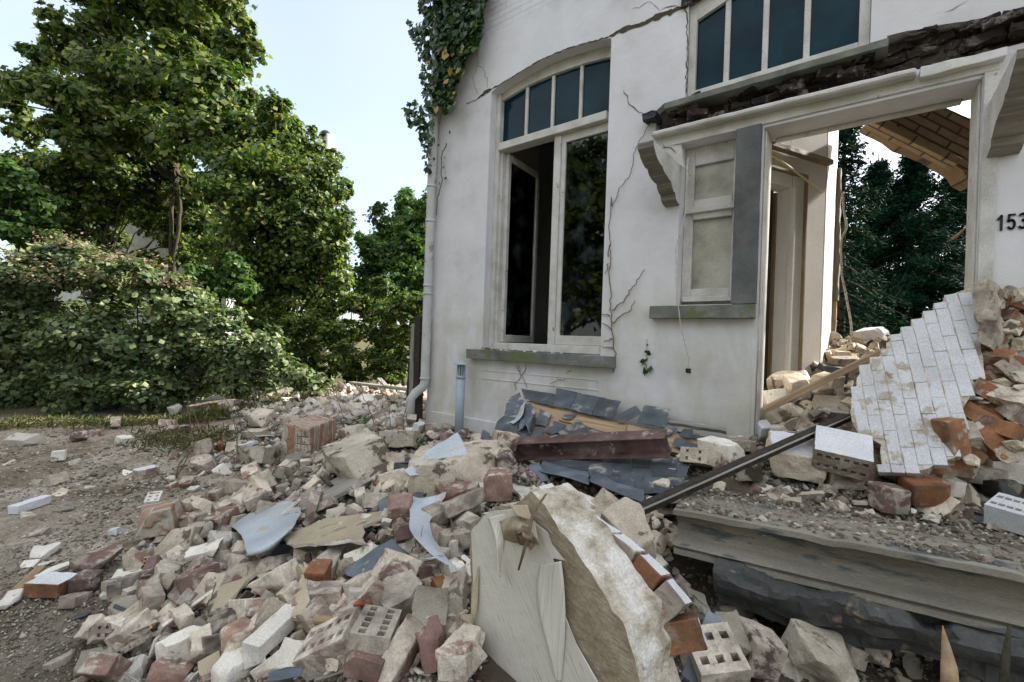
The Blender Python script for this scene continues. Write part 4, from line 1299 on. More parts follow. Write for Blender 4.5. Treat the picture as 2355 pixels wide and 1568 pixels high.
broad_tree('young_tree', 'bright yellow green young tree next to the house corner, half hidden by the rain pipe', 'tree', blob3(Cc, 12.5, .7), gbase(930, 12.5), 20000, .12, 'leaf_light', trunk_r=.07)
D = [(90, 385, 60), (190, 400, 60), (290, 400, 55), (30, 430, 60), (340, 500, 45), (150, 430, 75), (235, 470, 60), (330, 440, 45), (130, 520, 75), (250, 540, 45), (440, 440, 55), (455, 540, 55), (430, 500, 50), (300, 440, 50), (440, 590, 40), (350, 600, 30), (250, 600, 30), (60, 480, 70), (180, 380, 50), (400, 540, 40), (10, 420, 60)]
broad_tree('understorey_tree', 'dark low tree against the old roof, behind the brambles under the sycamore', 'tree', blob3(D, 13.8, .5), gbase(200, 13.8), 34000, .13, 'leaf_dark', trunk_r=.08)
E_ = [(15, 400, 40), (60, 460, 50), (20, 500, 60), (95, 475, 32), (60, 530, 45)]
broad_tree('maple_sapling', 'pale green sapling at the left edge of the view, in front of the dark trees', 'tree', blob3(E_, 8.8, .3), gbase(40, 8.8), 6500, .12, 'leaf_light', trunk_r=.05)
G_ = [(540, 615, 38), (505, 655, 38), (560, 665, 28), (450, 630, 30), (470, 690, 30)]
broad_tree('elder_shrub', 'small pale green shrub between the brambles and the dense rounded tree', 'shrub', blob3(G_, 9.2, .3), gbase(510, 9.2), 5000, .10, 'leaf_light', trunk_r=.03)
BU = [(50, 640, 85), (150, 600, 70), (250, 640, 70), (330, 640, 60), (400, 690, 70), (470, 740, 70), (100, 750, 110), (250, 770, 110), (380, 820, 100), (520, 800, 70), (60, 870, 100), (200, 880, 90), (340, 890, 75), (590, 840, 60), (670, 860, 45), (540, 880, 50), (730, 880, 30), (620, 790, 45), (450, 880, 60), (-40, 760, 100)]
broad_tree('bramble_thicket', 'big sprawling bramble thicket with dusty leaves at the edge of the bare ground', 'bush', blob3(BU, 7.6, .35), gbase(250, 7.6), 60000, .088, 'leaf_bush', trunk_r=.02, inner=.1, up=.8)
bt = bpy.data.objects['bramble_thicket']
fp_, fn_ = [], []
for (c, r_) in blob3([(60, 610, 60), (150, 565, 50), (250, 600, 50), (340, 610, 45), (200, 640, 60), (110, 650, 60), (300, 660, 60), (400, 660, 40)], 7.2, .2):
    for _ in range(150):
        v = Vector((random.gauss(0, .5), random.gauss(0, .5), abs(random.gauss(0, .35)))) * r_
        fp_.append(c+v); fn_.append((0, -.3, 1))
leaves('flower_heads', fp_, fn_, .05, MT['leaf_pink'], bt, base_loc=bt.location)
HE = [(850, 705, 38), (905, 715, 42), (955, 700, 40), (815, 700, 34), (875, 660, 28), (760, 720, 36), (590, 750, 45), (650, 745, 45), (710, 750, 45), (770, 765, 45), (830, 760, 40), (890, 770, 45), (945, 765, 40), (690, 810, 50), (790, 820, 50), (870, 830, 45), (930, 830, 40), (610, 810, 40), (740, 870, 35), (820, 865, 30), (900, 875, 30)]
broad_tree('nettle_hedge', 'low green hedge of nettles running behind the rubble to the house corner', 'hedge', blob3(HE, 9.9, .4), gbase(760, 9.9), 34000, .08, 'leaf_dark', trunk_r=.015, up=.8)
# conifers behind the doorway
def conifer(label, x_, ytop, d, rad, n, droop=.35, thin=1.0, tip=None):
    b = gbase(x_, d)
    zt = P(x_, ytop, d).z
    o = empty('conifer_tree', b, label, 'conifer', None)
    h = zt-b.z
    pos, nr = [], []
    bm = bmesh.new()
    tube('', [b, b+Vector((0, 0, h*.5)), b+Vector((0, 0, h))], [.16, .09, .01], None, merge=bm, sides=8)
    lv = int(h/.28)
    per = max(4, int(n/(lv*8)))
    for k in range(lv):
        t = k/lv
        z = b.z+.3+(h-.35)*t
        R_ = rad*(1-t)**.8*random.uniform(.75, 1.1)+.12
        nb = 8 if thin == 1 else 5
        for j in range(nb):
            a = random.uniform(0, 6.28)
            L_ = R_*random.uniform(.7, 1.15)
            e_ = Vector((b.x+math.cos(a)*L_, b.y+math.sin(a)*L_, z-L_*droop))
            s_ = Vector((b.x, b.y, z))
            tube('', [s_, s_.lerp(e_, .5)+Vector((0, 0, .05)), e_], [.02, .012, .004], None, merge=bm, sides=4)
            for _ in range(per):
                u = random.random()**.7
                w = .10+.16*L_*(1-u*.5)
                p_ = s_.lerp(e_, u)+Vector((random.gauss(0, w*.55), random.gauss(0, w*.55), random.gauss(-.04, .07)-abs(random.gauss(0, .04))))
                pos.append(p_); nr.append((math.cos(a)*.4, math.sin(a)*.4, .8))
    bm_obj('trunk', bm, MT['bark'], o, smooth=True)
    leaves('crown', pos, nr, .115, MT['needle'], o, base_loc=b, aspect=.4, jitter=.45)
random.seed(5)
conifer('tall dark conifer filling the doorway, its top the highest beyond the door', 2085, 330, 13.0, 2.8, 62000)
conifer('second dark conifer, pointed and a little lower, in the middle of the doorway', 2005, 352, 15.0, 2.3, 40000)
conifer('sparse conifer with drooping boughs close behind the bright wall in the doorway', 1925, 240, 9.5, 1.35, 14000, droop=.5, thin=.5)
conifer('broad conifer behind the right door casing', 2185, 380, 14.0, 3.1, 52000)
conifer('far conifer seen low between the sparse one and the tall one', 1960, 520, 17.0, 2.2, 20000)

# neighbour's house behind the trees
nh = empty('neighbour_house', gbase(330, 16.5), 'old neighbouring house with tiled roof and white wall, mostly hidden by the trees', 'house')
nb_ = nh.location
a_, b2 = P(20, 700, 18), P(520, 700, 15.5)
dirn = Vector((b2.x-a_.x, b2.y-a_.y, 0)).normalized(); nrm = Vector((-dirn.y, dirn.x, 0))
if nrm.dot(Vector(FWD)) < 0: nrm = -nrm
a0 = Vector((a_.x, a_.y, 0)); b0 = Vector((b2.x, b2.y, 0))
wz = P(300, 480, 16).z; rz = P(300, 372, 17.5).z
plate('wall', [a0, b0, b0+Vector((0, 0, wz)), a0+Vector((0, 0, wz))], .25, MT['facade'], nh)
plate('roof', [a0+Vector((0, 0, wz-.1))-nrm*.3, b0+Vector((0, 0, wz-.1))-nrm*.3, b0+Vector((0, 0, rz))+nrm*2.2, a0+Vector((0, 0, rz))+nrm*2.2], .15, MT['roof_tile'], nh)
c0 = P(757, 360, 14)
ch_base = gbase(757, 14)
tube('chimney', [Vector((c0.x, c0.y, .1)), P(757, 312, 14)], .17, MT['paint'], nh, 12)
cw = P(748, 316, 14)
tube('chimney_cowl', [cw, cw+Vector((0, 0, .03)), cw+Vector((0, 0, .12)), cw+Vector((0, 0, .19)), cw+Vector((0, 0, .22))], [.20, .19, .16, .09, .01], MT['black'], nh, 14)
# reflected tree on the camera's side of the street, seen in the window glass
random.seed(31)
for lab, rx, ry, rh_ in (('tree across the road whose brownish reflection shows in the tall window glass', -9.5, -7.5, 9.5), ('roadside tree behind the viewer, nearest to the brambles', -16, -5, 9)
                         , ('roadside tree straight across from the broken doorway', -2.5, -11, 10.5), ('roadside tree behind the viewer, furthest from the brambles', 7, -11, 8)):
    rb = Vector((rx, ry, 0))
    bl = [(rb+Vector((random.gauss(0, 1.7), random.gauss(0, 1.2), random.uniform(1.6, rh_-1))), random.uniform(1.1, 1.7)) for _ in range(20)]
    broad_tree('roadside_tree', lab, 'tree', bl, rb, 16000, .28, 'leaf_dark', group=None, trunk_r=.18)
# ================================================================== RUBBLE
k3 = lambda u, v: (1080.4+.26843*u, 862+.26843*v)
r6 = lambda u, v: (.3424*u, 862+.3424*v)
r7 = lambda u, v: (459.8+.4149*u, 919.5+.4149*v)
r8 = lambda u, v: (1379.3+.4139*u, 919.5+.4139*v)
k5 = lambda u, v: (229.9+.2016*u, 1063.2+.2016*v)
k6 = lambda u, v: (172.4+.244*u, 1264.3+.244*v)
k7 = lambda u, v: (689.6+.3219*u, 1063.2+.3219*v)
k8 = lambda u, v: (488.5+.2196*u, 862+.2196*v)      # 850,1500
k4 = lambda u, v: (1896.5+.3116*u, 603.4+.3116*v)   # 3300,1050
k2 = lambda u, v: (1695.4+.2383*u, 632.2+.2383*v)   # 2950,1100
random.seed(99)
rsc = random.Random(99)
def TP(p, off=0.0):
    d = T(*p)
    return P(p[0], p[1], (d if d else 3) - off)
cnt = [0]
def item(m, a, b, W, H, kind, label, lift=0.0, mat='brick', up=None, roll=None, dd=None, cuts=1, cat=None, face=None, L=None, holes=(4, 2), grp=None, nose=0.0):
    """one recognisable piece of rubble whose long axis runs from a to b in the crop m"""
    cnt[0] += 1
    pa, pb = m(*a), m(*b)
    if dd is not None:
        A_, B_ = P(pa[0], pa[1], dd), P(pb[0], pb[1], dd-nose)
    else:
        A_, B_ = TP(pa), TP(pb)
    ln = (B_-A_).length
    maxl = L or .34
    if ln > maxl:                       # keep a sane slope
        c = (A_+B_)/2; A_ = c+(A_-c)*maxl/ln; B_ = c+(B_-c)*maxl/ln; ln = maxl
    ln = max(ln, .05)
    if up is None:
        up = Vector((rsc.gauss(0, .25), rsc.gauss(-.15, .25), 1))
    mt = frame(A_, B_, up)
    if roll: mt = mt @ Matrix.Rotation(roll, 4, 'X')
    if dd is None: mt = Matrix.Translation(Vector((0, 0, H*.32+lift))) @ mt
    if kind == 'pbrick':
        me = pbrick_mesh('perforated_brick', ln, W, H, holes[0], holes[1], MT[mat], MT[face] if face else None, hole=min(.024, W/holes[1]*.42), seed=cnt[0])
        nm = 'perforated_brick'
    elif kind == 'mortar':
        me = chunk_mesh('mortar_chunk', ln, W, H, cuts+2, .008, MT[mat], cnt[0]*7, split=.025, face_mat=MT[face] if face else None, freq=13)
        nm = 'mortar_chunk'
    else:
        me = chunk_mesh('broken_brick', ln, W, H, cuts, .0035, MT[mat], cnt[0]*7+1, split=.028, face_mat=MT[face] if face else None, freq=18, keep_top=bool(face))
        nm = 'broken_brick'
    if nm == 'mortar_chunk' and mat in ('concrete', 'stone_dark'): nm = 'concrete_lump'
    if nm == 'mortar_chunk' and mat in ('board_white', 'white_face'): nm = 'plaster_lump'
    o = link(nm, me, None, None, mt)
    return tag(o, label, cat or {'pbrick': 'brick', 'mortar': 'rubble chunk'}.get(kind, 'brick'), grp)
B_ = 'brick'; M_ = 'mortar'; PB = 'pbrick'
# --- middle and foot of the heap
item(k7, (610, 850), (800, 870), .11, .09, B_, 'bright orange brick patched with white plaster in the middle of the heap', mat='brick_red', lift=.03)
item(k7, (255, 700), (150, 900), .10, .09, B_, 'long pale pink brick sloping down behind the small orange clay block', mat='brick_pale', lift=.03)
item(k7, (62, 915), (205, 920), .09, .075, B_, 'small orange clay block with grooved face at the foot of the pale pink brick', mat='brick_orange', lift=.06, cuts=0)
item(k7, (830, 900), (1030, 860), .12, .08, B_, 'flat purple brick to the right of the bright orange brick', mat='brick_dark', lift=.03, cuts=0)
item(k7, (1020, 520), (1300, 390), .10, .075, B_, 'mortar crusted brick lying on a darker one left of the torn wallpaper', mat='brick_pale', lift=.10)
item(k7, (975, 660), (1220, 620), .12, .075, B_, 'dark underside brick beneath the mortar crusted brick beside the wallpaper', mat='brick_dark', lift=.04)
item(k7, (1040, 330), (1270, 330), .12, .11, M_, 'rounded mortar lump with a dark brick core above the crusted bricks', lift=.04)
item(k7, (620, 450), (800, 430), .13, .12, M_, 'yellowish mortar lump left of the upright grey zinc', lift=.04)
item(k7, (690, 590), (840, 560), .09, .07, B_, 'dark red brick piece under the upright grey zinc', mat='brick_dark', lift=.04)
item(k7, (900, 520), (1030, 460), .10, .08, B_, 'reddish brick wedge between the zinc and the crusted bricks', lift=.06)
item(k7, (560, 1240), (845, 1080), .13, .12, M_, 'long mortar covered brick pointing to the upper right in the lower heap', mat='brick_pale', lift=.05)
item(k7, (900, 1470), (940, 1100), .12, .11, M_, 'thick upright brown and grey chunk, longest piece left of the yellow strip', mat='concrete', lift=.05)
item(k7, (1070, 1200), (1120, 960), .09, .09, M_, 'blackened upright chunk just left of the wallpapered slab', mat='concrete', lift=.03)
item(k7, (1060, 880), (1140, 940), .07, .04, M_, 'small white plaster splinter beside the wallpaper edge', mat='board_white', lift=.08)
item(k7, (60, 1530), (400, 1370), .14, .09, PB, 'pale perforated brick with its holes upward at the bottom, left of its twin', mat='brick_pale', lift=.05, holes=(5, 2))
item(k7, (470, 1540), (575, 1300), .13, .10, PB, 'pale perforated brick standing steeply at the bottom of the heap, right of its twin', mat='brick_pale', lift=.05, holes=(5, 2))
item(k7, (0, 1330), (140, 1190), .13, .10, PB, 'broken perforated brick with orange edges above the two pale ones', mat='brick_pale', lift=.05, holes=(4, 2))
item(k7, (60, 1040), (310, 1020), .09, .07, B_, 'flat pale brick under the small orange clay block', mat='brick_pale', lift=.03, cuts=0)
item(k7, (370, 1000), (540, 950), .11, .09, M_, 'crumbling pale brick end with rough white mortar, left below the bright orange brick', mat='brick_pale', lift=.03)
item(k7, (230, 1290), (410, 1190), .09, .07, B_, 'purple brick with a whitish end above the perforated twins', mat='brick', lift=.04)
item(k7, (440, 1130), (560, 1120), .08, .07, M_, 'crumbly bright red brick lump in the lower heap', mat='brick_red', lift=.05)
item(k7, (1050, 1420), (1060, 1270), .09, .08, B_, 'brown brick standing beside the yellow strip', mat='brick', lift=.02)
item(k7, (730, 1440), (800, 1320), .09, .07, B_, 'pinkish brick leaning on the thick upright chunk', mat='brick_pale', lift=.02)
item(k7, (960, 1030), (1040, 1000), .07, .04, B_, 'small orange brick wedge under the blackened chunk', mat='brick_orange', lift=.06)
item(k7, (200, 1400), (90, 1450), .12, .10, M_, 'rough mortar lump left of the perforated twins', lift=.02)
item(k7, (840, 1530), (1020, 1450), .16, .09, M_, 'yellow mortar lump at the bottom edge beneath the thick upright chunk', lift=.06)
item(k7, (1080, 1490), (1240, 1560), .14, .09, M_, 'broken plaster lump with an orange end at the bottom, left of the wallpapered slab', lift=.04)
item(k6, (1750, 570), (2040, 400), .13, .10, B_, 'large pale mortar block right of the tan board', mat='brick_pale', lift=.06, cuts=1)
item(k6, (1530, 690), (1700, 690), .10, .09, B_, 'squarish pale brick end below the grey batten', mat='brick_pale', lift=.03, cuts=0)
item(k6, (1300, 930), (1570, 790), .12, .10, M_, 'dark mottled brick with lichen like crust in the lower left heap', mat='brick_dark', lift=.03)
item(k6, (1640, 1210), (2060, 800), .075, .065, B_, 'long smooth whitish bar shaped brick at the foot of the heap', mat='board_white', lift=.07, cuts=0, L=.42)
item(k6, (1560, 1060), (1890, 700), .12, .05, PB, 'long clay tile with a row of square holes left of the whitish bar', mat='brick_pale', lift=.03, holes=(4, 1), L=.42)
item(k6, (1370, 1110), (1680, 960), .10, .08, M_, 'yellowish mortar piece lying across the end of the clay tile', lift=.06)
item(k6, (1360, 1160), (1560, 1240), .12, .06, M_, 'pale rounded plaster shard at the bottom edge beside the whitish bar', mat='board_white', lift=.02)
item(k6, (940, 480), (1330, 300), .15, .08, M_, 'broad plaster chunk with a purple brick end left of the tan board', lift=.04)
item(k6, (1040, 220), (1430, 90), .16, .035, M_, 'flat white mortar slab with dark underside left of the bent zinc', mat='board_white', lift=.08)
item(k6, (610, 520), (810, 440), .12, .09, M_, 'grey stone lump in the left foot of the heap', mat='concrete', lift=.02)
item(k6, (700, 310), (870, 290), .10, .09, M_, 'rounded mortar lump with an orange stripe at the left of the heap', lift=.02)
item(k6, (330, 310), (640, 270), .13, .04, M_, 'flat white crumbling mortar plate at the left foot of the heap', mat='board_white', lift=.02)
item(k6, (410, 1000), (640, 760), .11, .08, B_, 'pink brick sloping down at the lower left', mat='brick_pale', lift=.03)
item(k6, (90, 840), (280, 820), .10, .08, M_, 'flat mortar crusted brick near the lower left corner', lift=.01)
item(k6, (300, 720), (660, 620), .14, .03, M_, 'flat grey plaster plate at the lower left', mat='concrete', lift=.05)
item(k6, (20, 1150), (270, 1100), .13, .02, M_, 'thin grey plaster shard at the lower left corner', mat='concrete', lift=.03)
item(k6, (30, 450), (170, 340), .10, .10, B_, 'purple brick piece under the long grey slab at the left foot of the heap', mat='brick_dark', lift=.01)
item(k6, (20, 300), (440, 100), .14, .04, M_, 'long yellowish grey mortar slab arching over a purple brick', lift=.06)
item(k6, (560, 190), (720, 130), .12, .09, M_, 'pale plaster lump with a creamy top beneath the masonry fragments', lift=.02)
item(k6, (300, 470), (440, 430), .08, .08, B_, 'rust red brick piece in the left foot of the heap', mat='brick', lift=.01)
item(k6, (900, 1060), (1080, 1100), .13, .10, M_, 'white crumbly plaster lump near the bottom left', mat='board_white', lift=.04)
item(k6, (1100, 1080), (1290, 1000), .11, .09, M_, 'rough lump with a dark red streak near the bottom', mat='brick', lift=.04)
item(k6, (950, 860), (1090, 780), .12, .10, M_, 'knobbly pale mortar piece in the lower left heap', lift=.04)
item(k6, (1280, 720), (1440, 600), .08, .08, B_, 'pale orange brick edge below the tan board', mat='brick_pale', lift=.03)
item(k5, (430, 900), (880, 800), .17, .17, M_, 'large masonry fragment with an orange course, upper of two at the heap\'s left edge', mat='old_mason', lift=.06, L=.45, cuts=0)
item(k5, (600, 1090), (1230, 1000), .15, .13, M_, 'long masonry fragment lying below the larger one at the left of the heap', mat='mortar', lift=.04, L=.5)
item(k5, (520, 640), (690, 620), .12, .05, PB, 'white slab of perforated brick with six slots standing on the masonry fragment', mat='board_white', lift=.12, holes=(2, 3), up=(0, -.6, .8))
item(k5, (1000, 600), (1130, 600), .12, .13, M_, 'rounded pale mortar lump by the grey plank', lift=.03)
item(k5, (1260, 840), (1560, 640), .11, .10, M_, 'log shaped yellowish mortar piece beside the zinc elbow', lift=.03)
item(k5, (1020, 820), (1190, 760), .10, .10, B_, 'purple brick with mortar between the masonry fragment and the plank', mat='brick', lift=.04)
item(k5, (1640, 600), (1900, 480), .12, .08, B_, 'pinkish brick just behind the bent zinc', mat='brick_pale', lift=.05)
item(k5, (1760, 380), (1940, 300), .17, .13, M_, 'pale angular mortar block behind the narrow grey plank', mat='mortar', lift=.04)
item(k5, (1440, 300), (1680, 380), .14, .10, M_, 'flat mortar block left of the pale angular one', mat='mortar', lift=.01)
item(k5, (930, 290), (1080, 270), .09, .08, B_, 'pink brick end alone on the bare earth near the twigs', mat='brick', lift=.01)
item(k5, (1010, 330), (1120, 325), .05, .03, M_, 'small white pebble like mortar bit by the pink brick end', mat='board_white', lift=.01)
item(k5, (1240, 410), (1390, 400), .10, .08, M_, 'low mortar lump on the bare earth left of the plank', lift=.01)
# --- on the bare ground to the left
item(r6, (235, 1460), (465, 1470), .12, .07, B_, 'brick with white top and orange side lying alone on the ground at lower left', mat='brick_orange', face='white_face', lift=.02, cuts=0, up=(0, 0, 1))
item(r6, (85, 945), (315, 865), .08, .06, B_, 'long bluish white painted brick lying alone on the bare earth at the left', mat='white_face', lift=.02, cuts=0)
item(r6, (300, 745), (410, 715), .16, .09, M_, 'pale stone sunk in the earth above the bluish white brick', lift=.0, mat='concrete')
item(r6, (350, 580), (440, 570), .14, .10, B_, 'small white block on the earth in the middle distance at left', mat='board_white', lift=.02)
item(r6, (475, 455), (575, 440), .14, .09, B_, 'white topped purple brick near the brambles', mat='brick_dark', face='white_face', lift=.02, cuts=0)
item(r6, (50, 465), (225, 475), .18, .10, M_, 'flat whitish stone near the left edge in front of the brambles', mat='board_white', lift=.02)
item(r6, (740, 360), (810, 355), .16, .14, B_, 'pinkish block at the foot of the brambles', mat='brick_pale', lift=.03)
item(r6, (1085, 350), (1190, 350), .13, .09, B_, 'pale brick lying flat on the grass edge', mat='brick_pale', lift=.03)
item(r6, (1100, 385), (1200, 380), .11, .07, B_, 'red brick in front of the pale one at the grass edge', lift=.01)
item(r6, (1210, 385), (1280, 385), .11, .10, B_, 'dark grey brick end at the grass edge', mat='brick_dark', lift=.01)
item(r6, (790, 465), (880, 450), .13, .10, B_, 'white cornered brick on the yellow grass', mat='board_white', lift=.0)
item(r6, (600, 415), (680, 410), .1, .09, B_, 'small pink brick close to the brambles', mat='brick', lift=.01)
item(r6, (905, 700), (1050, 665), .10, .09, B_, 'pale brick with a white upper edge on the bare earth beside the twigs', mat='brick_pale', face='white_face', lift=.01, cuts=0)
item(r6, (150, 1240), (390, 1200), .12, .03, M_, 'thin white plaster flake on the ground at left', mat='board_white', lift=.01)
item(r6, (230, 1390), (480, 1300), .07, .02, M_, 'narrow pale plaster strip on the ground below the flake', mat='board_white', lift=.02)
item(r6, (750, 1080), (790, 1060), .05, .04, M_, 'tiny bright white plaster bit on the dark earth', mat='white_face', lift=.01)
item(r6, (450, 1530), (560, 1530), .1, .05, B_, 'pale brick sunk in the ground right of the white topped orange brick', mat='brick_pale', lift=.0)
item(r6, (0, 1550), (125, 1530), .12, .03, M_, 'whitish plaster plate at the left edge near the wooden stake', mat='board_white', lift=.01)
item(r6, (1155, 260), (1200, 265), .14, .14, M_, 'white rock against the weeds', mat='board_white', lift=.03)
item(r6, (1490, 240), (1590, 235), .2, .14, B_, 'cream block at the start of the distant brick pile', mat='brick_pale', lift=.05)
item(r6, (1610, 520), (1700, 490), .13, .04, B_, 'bluish white plate leaning on the bricks in the middle distance', mat='white_face', lift=.05)
item(r6, (1330, 560), (1390, 540), .13, .16, B_, 'red brick standing up in the middle distance', mat='brick', lift=.05)
item(r6, (1310, 620), (1430, 650), .16, .12, M_, 'pale pink rounded block below the standing red brick', mat='brick_pale', lift=.02)
item(r6, (1460, 505), (1500, 510), .11, .10, B_, 'small rust red brick in the middle distance', mat='brick_red', lift=.02)
item(r6, (1650, 430), (1780, 430), .13, .10, B_, 'brick end with white sides in front of the masonry block', mat='brick_pale', lift=.03)
item(r6, (1690, 400), (1800, 310), .24, .16, M_, 'tilted wall fragment left of the big perforated masonry block', mat='mortar', lift=.08, L=.5)
# --- boulders and big lumps
bd = item(k8, (1180, 930), (1900, 980), .5, .20, M_, 'largest rough grey boulder of old concrete behind the grey plank', mat='concrete', lift=.02, L=.68, cuts=2)
item(k8, (1800, 780), (2160, 770), .3, .15, M_, 'pale mortar boulder right behind the largest grey boulder', mat='mortar', lift=.05, L=.45)
item(k8, (1370, 640), (1590, 650), .25, .10, M_, 'flat pale slab right behind the big perforated masonry block', mat='mortar', lift=.03)
item(k8, (280, 920), (620, 940), .25, .16, M_, 'twisted heap of grey cloth like plaster in the middle distance', mat='concrete', lift=.04, L=.6)
item(k8, (2120, 630), (2200, 600), .08, .09, B_, 'white brick end standing near the foot of the vent pipe', mat='white_face', lift=.05)
item(k8, (2220, 620), (2330, 620), .12, .11, B_, 'pale brick near the foot of the vent pipe', mat='brick_pale', lift=.04)
# big lump of masonry in the centre
bigl = item(r7, (1190, 420), (1660, 380), .50, .28, M_, 'big lump of rubble masonry under the triangular zinc sheet in the centre of the heap', mat='mortar', dd=2.95, L=.68, cuts=0)
item(r7, (1640, 330), (1740, 420), .16, .13, B_, 'dark red brick embedded at the right end of the big rubble masonry lump', mat='brick', lift=.16)
item(r7, (1640, 440), (1700, 500), .12, .10, B_, 'chipped purple red brick at the right side of the big masonry lump', mat='brick_dark', lift=.14)
item(r7, (1660, 270), (1780, 290), .13, .10, PB, 'cream perforated brick on top of the big masonry lump, touching the steel beam', mat='board_white', lift=.20, holes=(3, 2))
item(r7, (1570, 560), (1720, 560), .14, .16, M_, 'yellow mortar chunk under the right end of the big masonry lump', lift=.05)
item(r7, (1180, 450), (1000, 500), .08, .08, B_, 'pale wooden looking brick strip left of the big masonry lump', mat='brick_pale', lift=.04)
item(r7, (2090, 690), (2180, 560), .10, .10, M_, 'pale wedge of plaster behind the wallpapered slab', mat='board_white', dd=2.1)
item(r7, (2220, 700), (2330, 570), .16, .14, M_, 'yellow mortar boulder right behind the wallpapered slab', mat='mortar', dd=2.05)
item(r8, (60, 580), (270, 850), .15, .13, M_, 'tall yellowish mortar boulder leaning between the wallpapered slab and the stone step', mat='mortar', dd=1.95, nose=.2, L=.34)
# --- right side
item(r8, (1185, 255), (1500, 325), .15, .22, PB, 'big white block of three perforated bricks with a smooth painted top', mat='brick_pale', dd=2.72, nose=.14, L=.46, holes=(6, 2), up=(-.3, -.8, -.42), face='white_face')
item(r8, (930, 420), (1230, 480), .26, .17, M_, 'large cream mortar block with flat white top in front of the perforated block', mat='mortar', face='white_face', lift=.10, L=.36, cuts=0)
item(r8, (745, 460), (880, 450), .16, .10, M_, 'dark lump with pale flat top left of the large cream block', mat='concrete', lift=.05)
item(r8, (1100, 330), (1240, 320), .16, .13, M_, 'grey lump with white top between the two white blocks', mat='concrete', face='white_face', lift=.08)
item(r8, (1250, 500), (1440, 510), .14, .14, B_, 'dark red rough brick right of the large cream block', mat='brick', lift=.06)
item(r8, (1430, 460), (1540, 500), .12, .12, M_, 'blackish lump right of the dark red brick', mat='concrete', lift=.05)
item(r8, (1500, 400), (1730, 510), .13, .08, B_, 'long grey brick sloping down below the white wall fragment', mat='brick_pale', lift=.06)
item(r8, (1520, 630), (1670, 650), .13, .13, B_, 'squarish grey purple brick near the edge of the stone step', mat='brick', lift=.05)
item(r8, (1690, 600), (1900, 600), .14, .12, B_, 'orange and white split brick beside the squarish grey purple one', mat='brick_orange', lift=.06)
item(r8, (1850, 460), (2180, 490), .18, .09, B_, 'long pale slab of brick in front of the white wall fragment', mat='brick_pale', lift=.05, L=.4)
item(r8, (1770, 480), (1840, 480), .08, .07, PB, 'small pink brick with one square hole', mat='brick_pale', lift=.05, holes=(1, 1), up=(0, -1, .1))
item(r8, (1890, 550), (1990, 560), .1, .09, B_, 'small white brick right of the orange and white split brick', mat='board_white', lift=.05)
item(r8, (2120, 420), (2400, 480), .3, .12, M_, 'broad white plaster slab by the right edge under the wall fragment', mat='board_white', lift=.04, L=.45)
item(r8, (2170, 690), (2420, 770), .16, .10, PB, 'white painted brick with holes on top at the right edge of the stone step', mat='white_face', lift=.05, holes=(5, 2), L=.3)
item(r8, (2160, 560), (2290, 560), .12, .09, M_, 'black charred lump at the right', mat='stone_dark', lift=.04)
item(r8, (580, 320), (760, 370), .13, .12, B_, 'cream brick wedge at the end of the slates', mat='board_white', lift=.05)
item(r8, (710, 310), (860, 320), .12, .07, B_, 'broken white brick behind the cream wedge', mat='brick_pale', lift=.07)
item(r8, (480, 400), (630, 420), .10, .16, PB, 'grey perforated lump with red wires showing in a hole, above the long dark batten', mat='mortar', lift=.06, holes=(2, 2), up=(-.3, -.9, .3))
item(r8, (310, 455), (450, 460), .09, .07, M_, 'crumbling white mortar log left of the perforated lump', mat='board_white', lift=.04)
item(r8, (250, 490), (380, 530), .10, .06, M_, 'pinkish crumbly plaster left above the long dark batten', mat='brick_pale', lift=.03)
item(r8, (480, 555), (555, 560), .06, .05, B_, 'small red brick piece on the corner of the stone step', mat='brick', lift=.03)
item(r8, (1230, 665), (1315, 690), .07, .05, M_, 'small white lump near the front edge of the stone step', mat='board_white', lift=.03)
item(r8, (1060, 665), (1130, 670), .05, .03, M_, 'tiny white plaster piece at the front edge of the stone step', mat='board_white', lift=.03)
item(r8, (850, 610), (920, 630), .05, .04, B_, 'small pink brick bit right of the yellow insulation', mat='brick', lift=.03)
item(r8, (940, 580), (970, 620), .05, .05, M_, 'small pale stone between insulation and cream block', mat='mortar', lift=.03)
item(r8, (1020, 620), (1120, 620), .07, .04, B_, 'flat brown brick flake below the cream block', mat='brick', lift=.03)
item(r8, (1900, 215), (2000, 200), .1, .2, B_, 'orange brick corner at the lower edge of the white wall fragment', mat='brick_orange', dd=2.45)
item(r8, (1780, 380), (1830, 330), .07, .09, B_, 'small upright orange shard in front of the white wall fragment', mat='brick_orange', lift=.05)
item(r8, (870, 210), (940, 210), .12, .09, B_, 'white topped brick below the door jamb', mat='white_face', lift=.04)
item(r8, (940, 220), (1040, 230), .12, .08, M_, 'crumbled white lump beside the white topped brick at the door jamb', mat='board_white', lift=.04)
item(r8, (825, 190), (870, 200), .08, .09, B_, 'dark red brick shard right at the foot of the door jamb', mat='brick_red', lift=.03)
item(r8, (1000, 270), (1090, 280), .12, .09, B_, 'reddish brick under the long dark batten', mat='brick', lift=.05)
item(r8, (790, 1360), (960, 1400), .15, .14, B_, 'dark dusty brick in the hollow under the stone steps', mat='brick_dark', dd=1.75)
item(r8, (600, 1290), (740, 1340), .17, .17, M_, 'brown lump in the hollow behind the blue zinc strip', mat='concrete', dd=1.8)
item(r8, (500, 1480), (760, 1450), .15, .15, PB, 'pale perforated brick in the hollow beside the blue zinc strip, four holes upward', mat='brick_pale', dd=1.42, holes=(3, 2), up=(0, -.45, .9), L=.2)
item(r8, (1100, 1400), (1400, 1480), .2, .12, M_, 'broken slab deep in the hollow under the stone steps', mat='concrete', dd=1.75, L=.4)
item(r8, (450, 1130), (560, 1200), .14, .12, M_, 'grey lump in the dark gap beside the wallpapered slab', mat='concrete', dd=2.0)
